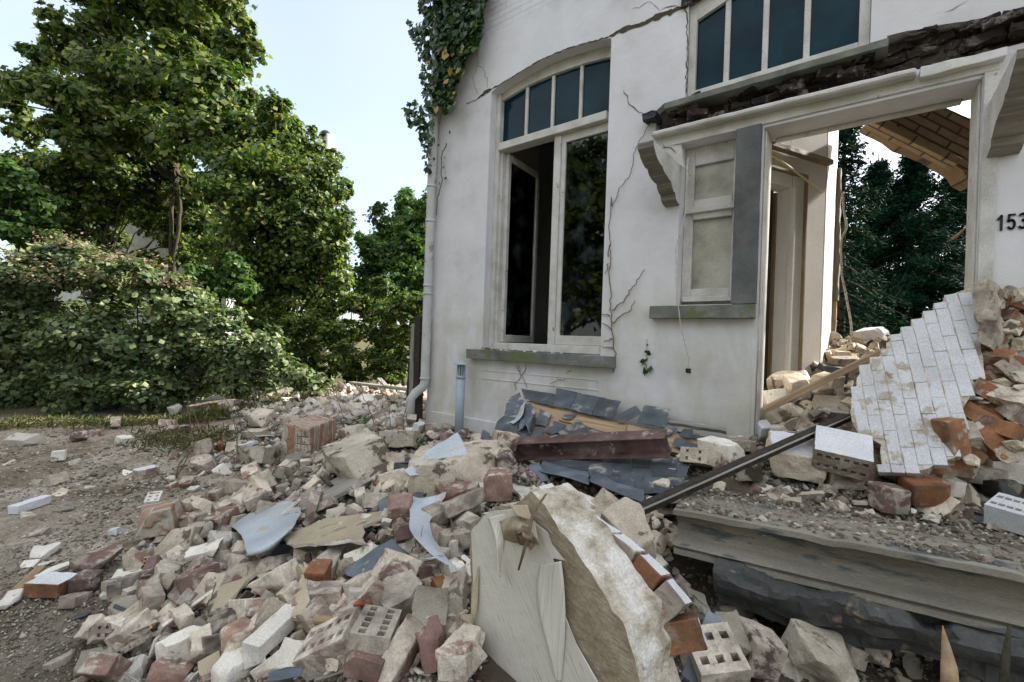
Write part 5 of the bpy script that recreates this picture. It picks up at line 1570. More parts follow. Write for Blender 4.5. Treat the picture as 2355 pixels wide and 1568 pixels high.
# inside the doorway
item(k2, (330, 1120), (540, 1130), .24, .13, M_, 'yellow boulder of mortar at the door opening beneath the upper batten', mat='mortar', lift=.05, L=.4)
item(k2, (260, 1330), (450, 1310), .24, .17, B_, 'white plastered block just inside the doorway next to the door jamb', mat='board_white', lift=.05, cuts=1)
item(k2, (470, 1230), (740, 1190), .25, .17, M_, 'blackened mortar boulder in the middle of the doorway', mat='mortar', lift=.08, L=.45)
item(k2, (830, 1060), (1000, 1210), .18, .13, M_, 'blue grey stone lying across the doorway rubble', mat='stone_dark', lift=.14, L=.36)
item(k2, (760, 1160), (920, 1230), .25, .2, M_, 'yellow grey boulder under the blue grey stone in the doorway', mat='mortar', lift=.04)
item(k2, (720, 1010), (830, 1040), .2, .12, M_, 'small black stone on the doorway rubble', mat='stone_dark', lift=.08)
item(k2, (640, 960), (760, 990), .22, .14, B_, 'pinkish brick block at the foot of the bright inner wall', mat='brick_pale', lift=.05)
item(k2, (1000, 1080), (1120, 1130), .3, .3, M_, 'brown rock wedged behind the edge of the white wall fragment', mat='mortar', lift=.06, L=.4)
item(k2, (780, 1380), (1010, 1390), .22, .13, M_, 'mortar lump in front of the pale board in the doorway', mat='mortar', lift=.03)
item(k2, (1190, 660), (1390, 660), .3, .12, M_, 'large white plaster slab on the crest of the rubble in the doorway', mat='white_face', lift=.08, L=.6)

# --- boards, sheets, timbers
def tagd(o, label, cat, group=None): return tag(o, label, cat, group)
def pl(name, m, pts, off, thick, mat, label, cat, **kw):
    """flat piece: pts as (u, v[, extra offset towards the camera])"""
    W = [TP(m(*p[:2]), off + (p[2] if len(p) > 2 else 0)) for p in pts]
    return tagd(plate(name, W, thick, MT[mat], **kw), label, cat)
pl('plasterboard', r7, [(460, 750, .05), (700, 660, .0), (1100, 605, .0), (1080, 625), (900, 700, .08), (920, 790, .12), (840, 770, .1), (740, 800, .1), (520, 805, .1)], .16, .015, 'board',
   'large torn tan plasterboard with rubble dust on it, right of the bent zinc', 'board', jag=.006, edge_mat=MT['board_white'])
pl('plasterboard', k6, [(1280, 560), (1380, 260), (1510, 155), (1800, 60), (1790, 100), (1620, 290), (1480, 440), (1400, 540)], .14, .018, 'board',
   'smooth tan board with a torn white edge standing in the left heap', 'board', jag=.005, edge_mat=MT['board_white'])
pl('plasterboard', k6, [(1690, 230), (1770, 125), (1890, 160), (1770, 280)], .13, .012, 'board', 'small square tan board right of the one with the torn white edge', 'board', jag=.003)
pl('plasterboard', r7, [(250, 1010), (400, 930), (560, 870), (720, 820), (700, 850), (430, 1040)], .08, .02, 'concrete', 'broad grey board lying under the small square tan board', 'board', jag=.005)
pl('plasterboard', r7, [(500, 1190), (575, 900), (600, 960), (600, 1080), (580, 1185)], .17, .012, 'board', 'upright narrow board with peeling white paint right of the small square one', 'board', jag=.006, edge_mat=MT['board_white'])
pl('plaster_strip', k7, [(1085, 1390), (1160, 1080), (1235, 1085), (1235, 1130), (1190, 1420), (1150, 1400)], .16, .012, 'board', 'yellow strip of plasterboard standing left of the wallpapered slab', 'board', jag=.004, edge_mat=MT['board_white'])
pl('cardboard', r7, [(630, 890), (710, 820), (760, 850), (650, 930)], .14, .01, 'board', 'small tilted tan board above the pale pink brick', 'board', jag=.003)
pl('board', k2, [(470, 1400), (600, 1340), (780, 1250), (750, 1450), (540, 1500)], .04, .02, 'board', 'pale cream board lying in the doorway rubble', 'board', jag=.004)
pl('board', k2, [(320, 1540), (400, 1480), (490, 1470), (560, 1560), (500, 1568)], .05, .02, 'board', 'curved yellow board in front of the door jamb', 'board', jag=.006)
pl('plaster_sheet', k3, [(355, 930), (560, 960), (800, 1020), (900, 1130), (860, 1200), (640, 1180), (440, 1075)], .14, .02, 'board_white', 'clean white broken plaster sheet behind the top of the wallpapered slab', 'plaster sheet', jag=.004)
pl('plank', r6, [(1380, 1010), (1700, 760), (1755, 720), (1740, 790), (1620, 930), (1400, 1055)], .08, .02, 'wood_grey', 'narrow grey plank pointing to the upper right at the left of the heap', 'plank', jag=.002)
pl('plank', r7, [(500, 560), (860, 385, .05), (880, 460, .05), (565, 625)], .14, .022, 'wood_grey', 'wide weathered grey plank behind the bent zinc', 'plank', jag=.003)
def timber(label, pa, pb, w, h, mat, cat='batten', oa=.03, ob=.03, up=(0, 0, 1), da=None, db=None, name='batten', amp=.002):
    A_ = P(*pa, da) if da else TP(pa, oa)
    B2 = P(*pb, db) if db else TP(pb, ob)
    return tag(bar(name, A_, B2, w, h, MT[mat], up=up, amp=amp), label, cat)
timber('grey batten leaning across the lower left heap over the dark gap', k6(1480, 680), k6(1900, 200), .03, .03, 'wood_grey', oa=.08, ob=.12)
timber('short bare wooden slat below the pale mortar block', r7(470, 1195), r7(765, 1225), .035, .018, 'wood', oa=.14, ob=.12)
timber('second short slat under the bare one', r7(545, 1250), r7(640, 1240), .03, .015, 'wood', oa=.1, ob=.1)
timber('thin pale strip pointing up the lower left heap', k6(820, 720), k6(1320, 370), .02, .01, 'board_white', oa=.08, ob=.1)
timber('brown wooden stake lying on the ground at the lower left', r6(50, 1515), r6(270, 1300), .045, .03, 'wood', oa=.02, ob=.02)
timber('long dark edged batten running from the gap up to the white wall fragment', r8(200, 618), r8(1372, 95), .05, .045, 'wood_dark', da=2.22, db=2.95, amp=.001)
timber('pale wooden lath nailed along the long dark batten', r8(198, 612), r8(1374, 90), .05, .008, 'wood_grey', da=2.205, db=2.93, amp=.001)
timber('long batten slanting up through the doorway over the rubble', k2(243, 1310), k2(1435, 725), .035, .045, 'wood', da=3.35, db=3.05)
timber('grey metal bar beside the white wall fragment', k2(790, 1300), k2(1080, 1335), .02, .015, 'pipe', 'bar', da=3.3, db=3.0)
st_ = [P(*r8(1945, 1640), 1.13), P(*r8(1938, 1480), 1.16), P(*r8(1922, 1370), 1.18), P(*r8(1903, 1252), 1.2)]
tag(tube('stake', st_, [.020, .017, .010, .001], MT['wood'], None, 5), 'splintered pointed stake standing at the bottom right before the dark hollow', 'stake')
st_ = [P(*r8(2238, 1640), 1.12), P(*r8(2250, 1450), 1.15), P(*r8(2274, 1255), 1.18)]
tag(tube('stake', st_, [.010, .009, .004], MT['bark'], None, 5), 'thin dark stake at the bottom right corner', 'stake')
timber('blue grey metal strip standing in the hollow beside the wallpapered slab', r8(490, 1560), r8(635, 1190), .045, .004, 'zinc_dark', 'metal strip', da=1.36, db=1.5, up=(0, 1, .3), name='metal_strip', amp=.002)
timber('old plank behind the distant brick pile', k8(1450, 80), k8(2060, 155), .12, .04, 'wood_grey', 'plank', da=8.2, db=7.2, name='plank')
timber('short plank sticking up behind the distant brick pile', k8(1745, 40), k8(1820, 120), .08, .04, 'wood_grey', 'plank', da=8.2, db=7.9, name='plank')
timber('thin white bar leaning on the distant bricks', k8(835, 445), k8(890, 345), .05, .03, 'white_face', 'bar', oa=.1, ob=.3, name='bar')
timber('flat brown lath in front of the masonry block', k8(870, 915), k8(1040, 920), .05, .02, 'wood_grey', oa=.05, ob=.05)
# zinc
def sh(name, m, net, mat, label, off=.1, thick=.002, cat='zinc sheet', **kw):
    N = [[TP(m(*p[:2]), off + (p[2] if len(p) > 2 else 0)) for p in row] for row in net]
    return tag(sheet(name, N, thick, MT[mat], **kw), label, cat)
tag(plate('zinc_sheet', [P(*r7(u, v), d_) for u, v, d_ in ((1130, 395, 2.72), (1280, 265, 2.86), (1425, 180, 2.98), (1450, 230, 2.92), (1505, 330, 2.80), (1340, 380, 2.74), (1165, 422, 2.68))], .004, MT['zinc'], None, jag=.003, fine=.06, amp=.006), 'flat triangular pale blue zinc sheet lying on the big masonry lump', 'zinc sheet')
sh('zinc_elbow', r7, [[(160, 700, -.02), (215, 735, .16), (265, 855, .17), (240, 850, .0)], [(230, 655, -.02), (290, 690, .17), (330, 830, .18), (330, 850, .0)], [(310, 620, -.02), (370, 660, .17), (390, 790, .18), (400, 830, .02)], [(465, 557, .0), (475, 620, .16), (470, 740, .16), (460, 760, .0)], [(556, 590, -.02), (556, 640, .12), (520, 710, .14), (500, 740, .0)]],
   'zinc', 'bent pale blue zinc pipe section with a dark open end, left of the plasterboard', off=.14, crumple=.010, freq=9, sub=6)
sh('zinc_sheet', r7, [[(790, 940), (940, 850), (1060, 770)], [(850, 965, .05), (1000, 900, .06), (1120, 830, .0)], [(890, 985, .02), (1020, 945, .02), (1190, 880, -.03)]], 'zinc_dark', 'crumpled dark blue zinc sheet in the middle of the heap above the bright orange brick', off=.17, crumple=.014, freq=10)
sh('zinc_sheet', r7, [[(1160, 530, .0), (1165, 690, .05), (1200, 790, .08), (1300, 860, .1)], [(1260, 540, .02), (1240, 650, .04), (1245, 740, .06), (1350, 900, .1)], [(1365, 500, -.02), (1310, 620, .0), (1275, 720, .02), (1420, 950, .08)]],
   'zinc', 'curled upright grey zinc sheet left of the wallpapered slab', off=.22, crumple=.012, freq=8)
sh('zinc_sheet', r7, [[(860, 540), (985, 530)], [(845, 640, .05), (985, 600, .03)]], 'zinc_dark', 'small crinkled zinc piece in the dark gap under the wide grey plank', off=.05, crumple=.02, freq=14)
sh('zinc_sheet', k6, [[(1830, 1150), (1960, 1110), (2140, 1090)], [(1820, 1230, .03), (2000, 1200, .05), (2120, 1150, .02)]], 'zinc_dark', 'small dark blue crumpled zinc at the bottom edge between the bricks', off=.16, crumple=.015, freq=14)
sh('zinc_sheet', r7, [[(985, 500), (1045, 520)], [(990, 620), (1045, 620)]], 'zinc_dark', 'dark upright zinc tube end left of the curled grey sheet', off=.08, crumple=.01)

# --- the wallpapered slab of wall
SA, SB, SCc = P(1082, 1218, 1.62), P(1082, 1568, 1.58), P(1440, 1568, 1.12)
sn = (SB-SA).cross(SCc-SA).normalized()
if sn.dot(Vector(EYE)-SA) < 0: sn = -sn
def onp(x_, y_, off=0.0, A_=SA, n_=sn):
    r = Vector(ray(x_, y_)); e = Vector(EYE)
    t = (A_+n_*off-e).dot(n_)/r.dot(n_)
    return e+r*t
ws = empty('wallpapered_slab', onp(1250, 1560), 'broken piece of inside wall with peeling ribbed wallpaper, standing in the foreground heap', 'wall fragment')
slabp = [(1082, 1218), (1110, 1180), (1140, 1166), (1185, 1158), (1222, 1130), (1262, 1180), (1300, 1232), (1345, 1300), (1392, 1372), (1432, 1430), (1455, 1500), (1470, 1568), (1490, 1660), (1090, 1660), (1084, 1500)]
core = plate('masonry_core', [onp(*p) for p in slabp], .17, MT['backing'], ws, xdir=SCc-SA, jag=.005, seg=.025, amp=.0025, freq=40, edge_mat=MT['mortar_white'], fine=.02)
outer = plate('painted_outer_face', [onp(x_+14, y_-16, -.15) for x_, y_ in [(1150, 1240), (1225, 1134), (1266, 1184), (1304, 1236), (1350, 1304), (1396, 1374), (1440, 1440), (1462, 1500), (1480, 1570), (1300, 1600)]], .065, MT['mortar'], ws, xdir=SCc-SA, jag=.005, seg=.05, amp=.003, edge_mat=MT['white_face'], fine=.05)
wp = [(1084, 1222), (1112, 1186), (1140, 1172), (1180, 1170), (1215, 1190), (1258, 1222), (1270, 1252), (1300, 1289), (1272, 1284), (1282, 1320), (1290, 1355), (1298, 1417), (1325, 1480), (1372, 1568), (1400, 1650), (1094, 1650), (1088, 1500), (1090, 1420), (1087, 1334)]
plate('wallpaper', [onp(x_, y_, .013) for x_, y_ in wp], .002, MT['wallpaper'], ws, xdir=onp(1260, 1330)-onp(1150, 1395), jag=.003, seg=.05, fine=.05, amp=.003)
def flap(pts3, name='peeling_flap', mat='wallpaper', cr=.004):
    return sheet(name, [[onp(*p) for p in row] for row in pts3], .0015, MT[mat], ws, sub=7, crumple=cr)
flap([[(1240, 1300, .016), (1290, 1290, .018)], [(1232, 1350, .022), (1296, 1350, .02)], [(1240, 1420, .03), (1300, 1420, .018)], [(1262, 1500, .032), (1296, 1500, .018)], [(1278, 1568, .022), (1290, 1568, .017)]], cr=.002)
flap([[(1120, 1190, .016), (1160, 1180, .016)], [(1138, 1240, .04), (1158, 1235, .02)], [(1145, 1290, .055), (1150, 1320, .03)], [(1148, 1323, .06), (1152, 1326, .04)]])
flap([[(1150, 1200, .02), (1190, 1185, .02), (1230, 1200, .02)], [(1155, 1225, .05), (1190, 1215, .07), (1235, 1230, .05)], [(1158, 1240, .03), (1200, 1250, .03), (1240, 1250, .05)]], cr=.012, mat='backing')
flap([[(1175, 1162, .02), (1215, 1160, .02)], [(1190, 1185, .05), (1225, 1200, .06)]], cr=.01, mat='board')
flap([[(1086, 1330, .0), (1100, 1300, .02)], [(1084, 1400, .03), (1098, 1400, .02)], [(1086, 1490, .02), (1090, 1440, .015)]], mat='board', cr=.004)
for k, (t0, t1) in enumerate(((.02, .17), (.18, .34), (.35, .5), (.51, .66), (.67, .82), (.83, .98))):
    ln6 = [(1296, 1158), (1352, 1206), (1410, 1250), (1466, 1296), (1520, 1350), (1566, 1412), (1590, 1490)]
    def at6(t):
        q = t*6; i = min(int(q), 5); f = q-i
        return onp(ln6[i][0]*(1-f)+ln6[i+1][0]*f-14, ln6[i][1]*(1-f)+ln6[i+1][1]*f+12, -.20)
    pa_, pb_ = at6(t0), at6(t1)
    me = chunk_mesh('outer_brick', (pb_-pa_).length*1.05, .07, .12, 0, .004, MT['brick_orange' if k in (3, 5) else 'brick_pale'], 900+k, split=.03, face_mat=MT['white_face'])
    link('outer_brick', me, None, ws, Matrix.Translation(-ws.location) @ frame(pa_, pb_, Vector((0, 0, 1))-sn*.3))
tag(tube('dead_twig', [onp(1192, 1310, .07), onp(1212, 1240, .08), onp(1225, 1180, .06), onp(1256, 1135, .04)], [.003, .006, .005, .003], MT['twig'], None, 6), 'dry twig stuck in the peeling wallpaper at the top of the slab', 'twig')
dl = sheet('dead_leaf', [[onp(1180, 1218, .05), onp(1198, 1210, .065), onp(1214, 1220, .055)], [onp(1184, 1236, .06), onp(1206, 1230, .09), onp(1228, 1238, .065)], [onp(1198, 1252, .05), onp(1213, 1254, .07), onp(1226, 1262, .05)]], .0010, MT['twig'], None, crumple=.014, freq=55)
tag(dl, 'curled dry brown leaf hanging on the twig at the top of the wallpapered slab', 'dead leaf')
# crumbly ridge on its broken edge
bm = bmesh.new()
for k in range(420):
    t = random.random(); i = min(int(t*7), 6)
    e0, e1 = slabp[4+i], slabp[5+i]
    f = random.random()
    c = onp(e0[0]*(1-f)+e1[0]*f, e0[1]*(1-f)+e1[1]*f, -random.uniform(.02, .15))
    c += Vector((0, 0, random.uniform(-.01, .02)))
    s_ = random.uniform(.004, .017)
    r_ = bmesh.ops.create_icosphere(bm, subdivisions=1, radius=s_, matrix=Matrix.Translation(c) @ Matrix.Scale(random.uniform(.5, 1), 4, (0, 0, 1)))
    for v in r_['verts']: v.co += mnoise.noise_vector(v.co*60)*s_*.5
cm_ = bm_obj('crumbling_mortar', bm, MT['mortar_white'], ws)

# --- dressed stones
def profile_stone(name, p0, p1, prof, mat, up=(0, 0, 1), amp=.004, seg=.035, chips=0, seed=1):
    """prof: (back, height) section; +y of the frame points towards the camera"""
    m = frame(p0, p1, up)
    ycam = m.to_3x3() @ Vector((0, 1, 0))
    sgn = -1 if ycam.dot(Vector(EYE)-m.translation) > 0 else 1
    l = (Vector(p1)-Vector(p0)).length
    n = int(l/seg)
    bm = bmesh.new()
    rings = []
    for k in range(n+1):
        x_ = -l/2+l*k/n
        rings.append([bm.verts.new((x_+random.gauss(0, .004)*(1 if k in (0, n) else 0), sgn*b, h)) for b, h in prof])
    for a, b in zip(rings, rings[1:]):
        for j in range(len(prof)):
            jj = (j+1) % len(prof)
            bm.faces.new((a[j], a[jj], b[jj], b[j]))
    bm.faces.new(rings[0]); bm.faces.new(rings[-1][::-1])
    bmesh.ops.recalc_face_normals(bm, faces=bm.faces[:])
    bmesh.ops.triangulate(bm, faces=bm.faces[:])
    fine_split(bm, .04, 4)
    for v in bm.verts:
        w = mnoise.noise(Vector((v.co.x*5+seed*9, v.co.z*3, seed)))
        if chips and v.co.z > -.05 and abs(v.co.y) < .06 and w > .18:
            v.co.z -= (w-.18)*chips; v.co.y += sgn*(w-.18)*chips*.7
    if amp > .01:                      # split faces: flat steps instead of waves
        for v in bm.verts:
            q_ = Vector((v.co.x*4+seed, v.co.y*6, v.co.z*9))
            t_ = mnoise.noise(q_)+.6*mnoise.noise(q_*2.1)
            v.co.y += sgn*(-math.floor(t_*4)/4)*.035; v.co.z += math.floor(mnoise.noise(q_*1.3+Vector((7, 0, 0)))*4)/4*.025
        rough(bm, .005, 22, seed)
    else:
        rough(bm, amp, 16, seed)
    o = bm_obj(name, bm, MT[mat], None, m, smooth=True)
    o.data.set_sharp_from_angle(angle=math.radians(16 if amp > .01 else 35))
    return o
p0, p1 = P(1548, 1170, 2.2), P(2354, 1322, 1.52)
p1 = p0+(p1-p0)*1.25
prof = [(0, 0), (0, -.024), (.018, -.028), (.045, -.05), (.07, -.085), (.072, -.115), (.055, -.14), (.02, -.152), (-.005, -.158), (-.012, -.168), (0, -.174), (.004, -.182), (-.01, -.186), (-.016, -.205), (.0, -.215), (.40, -.215), (.42, 0), (.2, .012)]
tag(profile_stone('moulded_stone', p0, p1, prof, 'stone_dusty', amp=.0018, chips=.045, seed=3), 'long moulded grey stone step covered with dirt, lying across the right foreground', 'stone step')
q0, q1 = P(1640, 1305, 2.0), P(2354, 1475, 1.5)
q1 = q0+(q1-q0)*1.3
prof2 = [(0, 0), (-.01, -.05), (.02, -.11), (.05, -.135), (.09, -.15), (.10, -.20), (.45, -.2), (.45, .02), (.2, .015)]
tag(profile_stone('split_stone', q0, q1, prof2, 'stone_dark', amp=.022, chips=.2, seed=8), 'rough split dark stone lying under the long moulded step', 'stone')
# --- fallen piece of the white front wall
FA, FB, FC = P(1960, 900, 2.80), P(2100, 1085, 2.45), P(2245, 700, 2.68)
fn = (FB-FA).cross(FC-FA).normalized()
if fn.dot(Vector(EYE)-FA) < 0: fn = -fn
def onf(x_, y_, off=0.0): return onp(x_, y_, off, FA, fn)
fw = empty('fallen_wall_fragment', onf(2060, 1085), 'big tilted fragment of white painted brick wall with torn orange hollow bricks beside it', 'wall fragment')
fpoly = [k4(*p) for p in ((185, 1100), (192, 1000), (232, 905), (235, 850), (300, 762), (385, 700), (452, 645), (455, 590), (520, 560), (530, 540), (640, 465), (720, 395), (810, 345), (860, 288), (975, 215), (1070, 182), (1108, 260), (1120, 400), (1135, 500), (1150, 640), (1172, 760), (1188, 850), (1092, 862), (1085, 960), (1060, 1010), (1008, 1110), (1015, 1195), (985, 1262), (960, 1440), (870, 1462), (760, 1520), (640, 1545), (430, 1530), (415, 1340), (330, 1290), (240, 1252), (205, 1190))]
xd = onf(2008, 985)-onf(1985, 860)
plate('mortar_bed', [onf(*p)-fn*.0055 for p in fpoly], .093, MT['mortar_white'], fw, xdir=xd, jag=.006, seg=.04, amp=.002, fine=.05)
fo = onf(2100, 880)
fx = (xd-fn*xd.dot(fn)).normalized(); fy = fn.cross(fx)
fm = Matrix((fx, fy, fn)).transposed().to_4x4(); fm.translation = fo
fl2 = [(fm.inverted() @ onf(*p)).to_2d().to_tuple() for p in fpoly]
rf = random.Random(5)
bm = bmesh.new()
BW, BH = .195, .060
for iy in range(-26, 27):
    for ix in range(-9, 10):
        x0 = ix*BW+(iy % 2)*BW/2; y0 = iy*BH
        # a course brick may be snapped: keep the halves whose middle lies inside the outline
        segs = [(x0+BW*k_/4, x0+BW*(k_+1)/4) for k_ in range(4) if in_poly(x0+BW*(k_+.5)/4, y0+BH/2, fl2)]
        if not segs: continue
        a_, b_2 = segs[0][0], segs[-1][1]
        h_ = rf.gauss(0, .0012)
        vs = add_box(bm, a_+.0014, b_2-.0014, y0+.0014, y0+BH-.0014, -.06, h_-.002)
        rot = Matrix.Rotation(rf.gauss(0, .012), 3, 'Z') @ Matrix.Rotation(rf.gauss(0, .015), 3, 'X')
        cc = Vector(((a_+b_2)/2, y0+BH/2, 0))
        for v in vs: v.co = cc+rot @ (v.co-cc)
bevel(bm, .0022)
bmesh.ops.triangulate(bm, faces=bm.faces[:]); fine_split(bm, .05, 3); rough(bm, .0012, 30, 2)
bm_obj('painted_brick_face', bm, MT['chipped_paint'], fw, Matrix.Translation(-fw.location) @ fm)
plate('brick_backing', [onf(x_, y_, -.103) for x_, y_ in [(1975, 900), (2000, 830), (2200, 690), (2236, 670), (2270, 650), (2290, 760), (2330, 900), (2290, 1000), (2240, 1075), (2150, 1085), (2020, 1050)]], .16, MT['brick_orange'], fw, xdir=xd, jag=.014, seg=.04, amp=.008, freq=16, fine=.04, edge_mat=MT['mortar'])
rq = random.Random(17)
def hollow(x_, y_, off, l, w, h, ang, mat='brick_orange', holes=(3, 2)):
    c = onf(x_, y_, off)
    me = pbrick_mesh('hollow_brick', l, w, h, holes[0], holes[1], MT[mat], hole=w/holes[1]*.5, seed=int(x_+y_), amp=.005)
    zc_ = (fn*.35+Vector(CR)*.8+Vector(CU)*.15).normalized()
    xx = xd.normalized(); xx = (xx-zc_*xx.dot(zc_)).normalized(); yy = zc_.cross(xx)
    mt = Matrix((xx, yy, zc_)).transposed().to_4x4()
    o = link('hollow_brick', me, None, fw, Matrix.Translation(-fw.location+c) @ mt @ Matrix.Rotation(ang, 4, 'Z') @ Matrix.Rotation(rq.gauss(0, .25), 4, 'X') @ Matrix.Rotation(rq.gauss(-.5, .2), 4, 'Y'))
for (x_, y_) in ((2325, 690), (2350, 735), (2310, 745), (2345, 850), (2275, 830), (2320, 855), (2260, 905), (2300, 915), (2345, 900), (2245, 965), (2285, 985), (2265, 1020), (2225, 1010), (2350, 700), (2205, 1040), (2340, 960)):
    hollow(x_+14, y_, rq.uniform(-.17, -.07), rq.uniform(.14, .2), .11, .08, rq.gauss(.2, .4), 'brick_orange' if rq.random() < .75 else 'brick_pale')
bm = bmesh.new()
for k in range(95):
    t = rq.random()
    c = onf(2235+rq.uniform(-15, 120), 680+t*380, -rq.uniform(.03, .2))
    s_ = rq.uniform(.02, .055)
    r_ = bmesh.ops.create_icosphere(bm, subdivisions=2, radius=s_, matrix=Matrix.Translation(c) @ Matrix.Rotation(rq.uniform(0, 3), 4, 'X') @ Matrix.Scale(.5, 4, (0, 0, 1)))
    for v in r_['verts']: v.co += mnoise.noise_vector(v.co*30)*s_*.6
bm_obj('mortar', bm, MT['mortar'], fw)
tag(plate('wall_corner_piece', [P(x_, y_, d_) for x_, y_, d_ in ((2232, 700, 2.6), (2238, 652, 2.62), (2265, 636, 2.6), (2290, 650, 2.55), (2300, 690, 2.52), (2292, 760, 2.5), (2280, 800, 2.5), (2258, 790, 2.55))], .2, MT['brick'], None, jag=.01, amp=.012, fine=.04), 'broken brown brick corner with mortar standing above the fallen white wall fragment', 'wall fragment')
# --- perforated masonry block in the middle distance
mb = empty('masonry_block', TP(k8(960, 800)), 'big squared block of perforated brickwork in front of the distant brick pile', 'masonry block')
mA, mB, mC = P(*k8(720, 520), 4.75), P(*k8(1010, 560), 4.55), P(*k8(1300, 450), 5.0)
hgt = Vector((0, 0, -.40))
front_ = [mA, mB, mB+hgt, mA+hgt*.95]
d2 = mC-mB
bm = bmesh.new()
def prism(bm, a, b, c, h):
    d_ = a+(c-b)
    v = [bm.verts.new(p) for p in (a, b, c, d_, a+h, b+h, c+h, d_+h)]
    for f in ((0, 1, 2, 3), (7, 6, 5, 4), (0, 4, 5, 1), (1, 5, 6, 2), (2, 6, 7, 3), (3, 7, 4, 0)): bm.faces.new([v[k] for k in f])
prism(bm, mA, mB, mC, hgt)
bmesh.ops.recalc_face_normals(bm, faces=bm.faces[:]); bevel(bm, .01); bmesh.ops.triangulate(bm, faces=bm.faces[:]); fine_split(bm, .05)
rough(bm, .016, 9, 4)
bm_obj('body', bm, MT['old_mason'], mb)
fr = frame(mA, mB)
for k in range(5):
    t = .55+.0*k
    c = mA.lerp(mB, .8)+Vector((0, 0, -.05-.075*k))
    me = pbrick_mesh('perforated_brick', .17, .06, .05, 3, 2, MT['brick_pale'], hole=.018, seed=k)
    nrm_ = (mB-mA).cross(Vector((0, 0, 1))).normalized()
    if nrm_.dot(Vector(EYE)-mA) < 0: nrm_ = -nrm_
    mm = frame(mA, mB, nrm_)
    mm.translation = c+nrm_*(-.005)
    link('perforated_brick', me, None, mb, Matrix.Translation(-mb.location) @ mm)

# --- fallen roof with slates, boards and flashing
RA, RB, RCc = F(*k3(430, 115), 3.80), F(*k3(2190, 470), 3.80), P(*k3(300, 600), 3.95)
rn = (RB-RA).cross(RCc-RA).normalized()
if rn.dot(Vector(EYE)-RA) < 0: rn = -rn
def onr(u, v, off=0.0): return onp(*k3(u, v), off, RA, rn)
fr_ = empty('fallen_roof_section', onr(900, 600), 'collapsed piece of slate roof with boards, leaning on the wall below the tall window', 'roof section')
def rp_(name, pts, off, th, mat, jag=0.0, **kw):
    return plate(name, [onr(u, v, off) for u, v in pts], th, MT[mat], fr_, jag=jag, **kw)
rp_('roof_board', [(500, 220), (1250, 400), (2000, 560), (2330, 640), (2300, 760), (1990, 690), (1600, 620), (700, 600), (450, 560), (400, 300)], 0, .02, 'wood', jag=.004)
rp_('roof_board', [(780, 330), (1340, 430), (1330, 500), (1250, 510), (760, 380)], .022, .018, 'wood', jag=.003)
rp_('roof_board', [(1700, 365), (2190, 455), (2195, 485), (1690, 400)], .02, .03, 'wood_grey', jag=.003)
rp_('roof_board', [(1790, 440), (2330, 555), (2330, 600), (1780, 480)], .02, .025, 'wood_grey', jag=.003)
rp_('roof_board', [(1710, 620), (1990, 690), (1980, 720), (1700, 650)], .02, .03, 'wood', jag=.003)
rp_('roof_board', [(1040, 450), (1600, 500), (1500, 540), (1030, 520)], .012, .012, 'wood_grey', jag=.003)
SL = [[(435, 115), (730, 165), (720, 270), (470, 205)], [(740, 110), (925, 150), (850, 290), (715, 262)], [(930, 150), (1110, 190), (1040, 340), (855, 290)], [(1110, 190), (1295, 225), (1225, 375), (1045, 340)],
      [(340, 190), (425, 150), (460, 215), (420, 330), (290, 360), (310, 250)], [(230, 400), (290, 350), (430, 370), (390, 470), (300, 580), (180, 560)], [(1250, 345), (1420, 262), (1480, 330), (1275, 412)],
      [(1495, 258), (1715, 290), (1670, 450), (1435, 405)], [(1610, 490), (1670, 405), (1770, 460), (1700, 520)], [(560, 420), (600, 290), (700, 340), (650, 440)], [(790, 340), (920, 335), (860, 380), (790, 370)],
      [(755, 490), (930, 380), (1030, 460), (1040, 500), (960, 545), (820, 545)], [(640, 480), (720, 390), (830, 430), (770, 490), (700, 510)], [(400, 470), (500, 410), (560, 420), (500, 520), (430, 510)],
      [(1790, 520), (1830, 460), (1910, 465), (1900, 535)], [(1730, 600), (1760, 530), (1975, 600), (1900, 660)], [(1890, 520), (1940, 500), (2090, 580), (2040, 585)], [(2160, 600), (2240, 565), (2250, 620), (2190, 665)],
      [(500, 560), (560, 450), (640, 460), (600, 570)], [(310, 590), (400, 480), (500, 530), (480, 590)], [(600, 570), (660, 520), (780, 520), (760, 570)], [(450, 255), (520, 240), (560, 330), (500, 360)],
      [(2325, 600), (2360, 590), (2360, 640), (2330, 640)], [(90, 540), (110, 465), (170, 500), (150, 590)], [(470, 340), (560, 330), (560, 420), (480, 400)], [(180, 560), (300, 580), (290, 600), (160, 610)]]
for k, s_ in enumerate(SL):
    rp_('slate', s_, .026+.006*(k % 4) + random.uniform(0, .004), .005, 'slate', jag=.003, seg=.04)
sheet('lead_flashing', [[onr(500, 215, .05), onr(440, 260, .09), onr(400, 350, .05), (onr(340, 410, .04))], [onr(470, 230, .09), onr(460, 300, .12), onr(430, 370, .09), onr(370, 420, .05)]], .003, MT['zinc'], fr_, crumple=.015, freq=14)
sheet('lead_flashing', [[onr(470, 270, .06), onr(540, 330, .12), onr(540, 400, .08)], [onr(400, 500, .05), onr(480, 430, .1), onr(500, 520, .06)]], .003, MT['zinc_dark'], fr_, crumple=.02, freq=16)
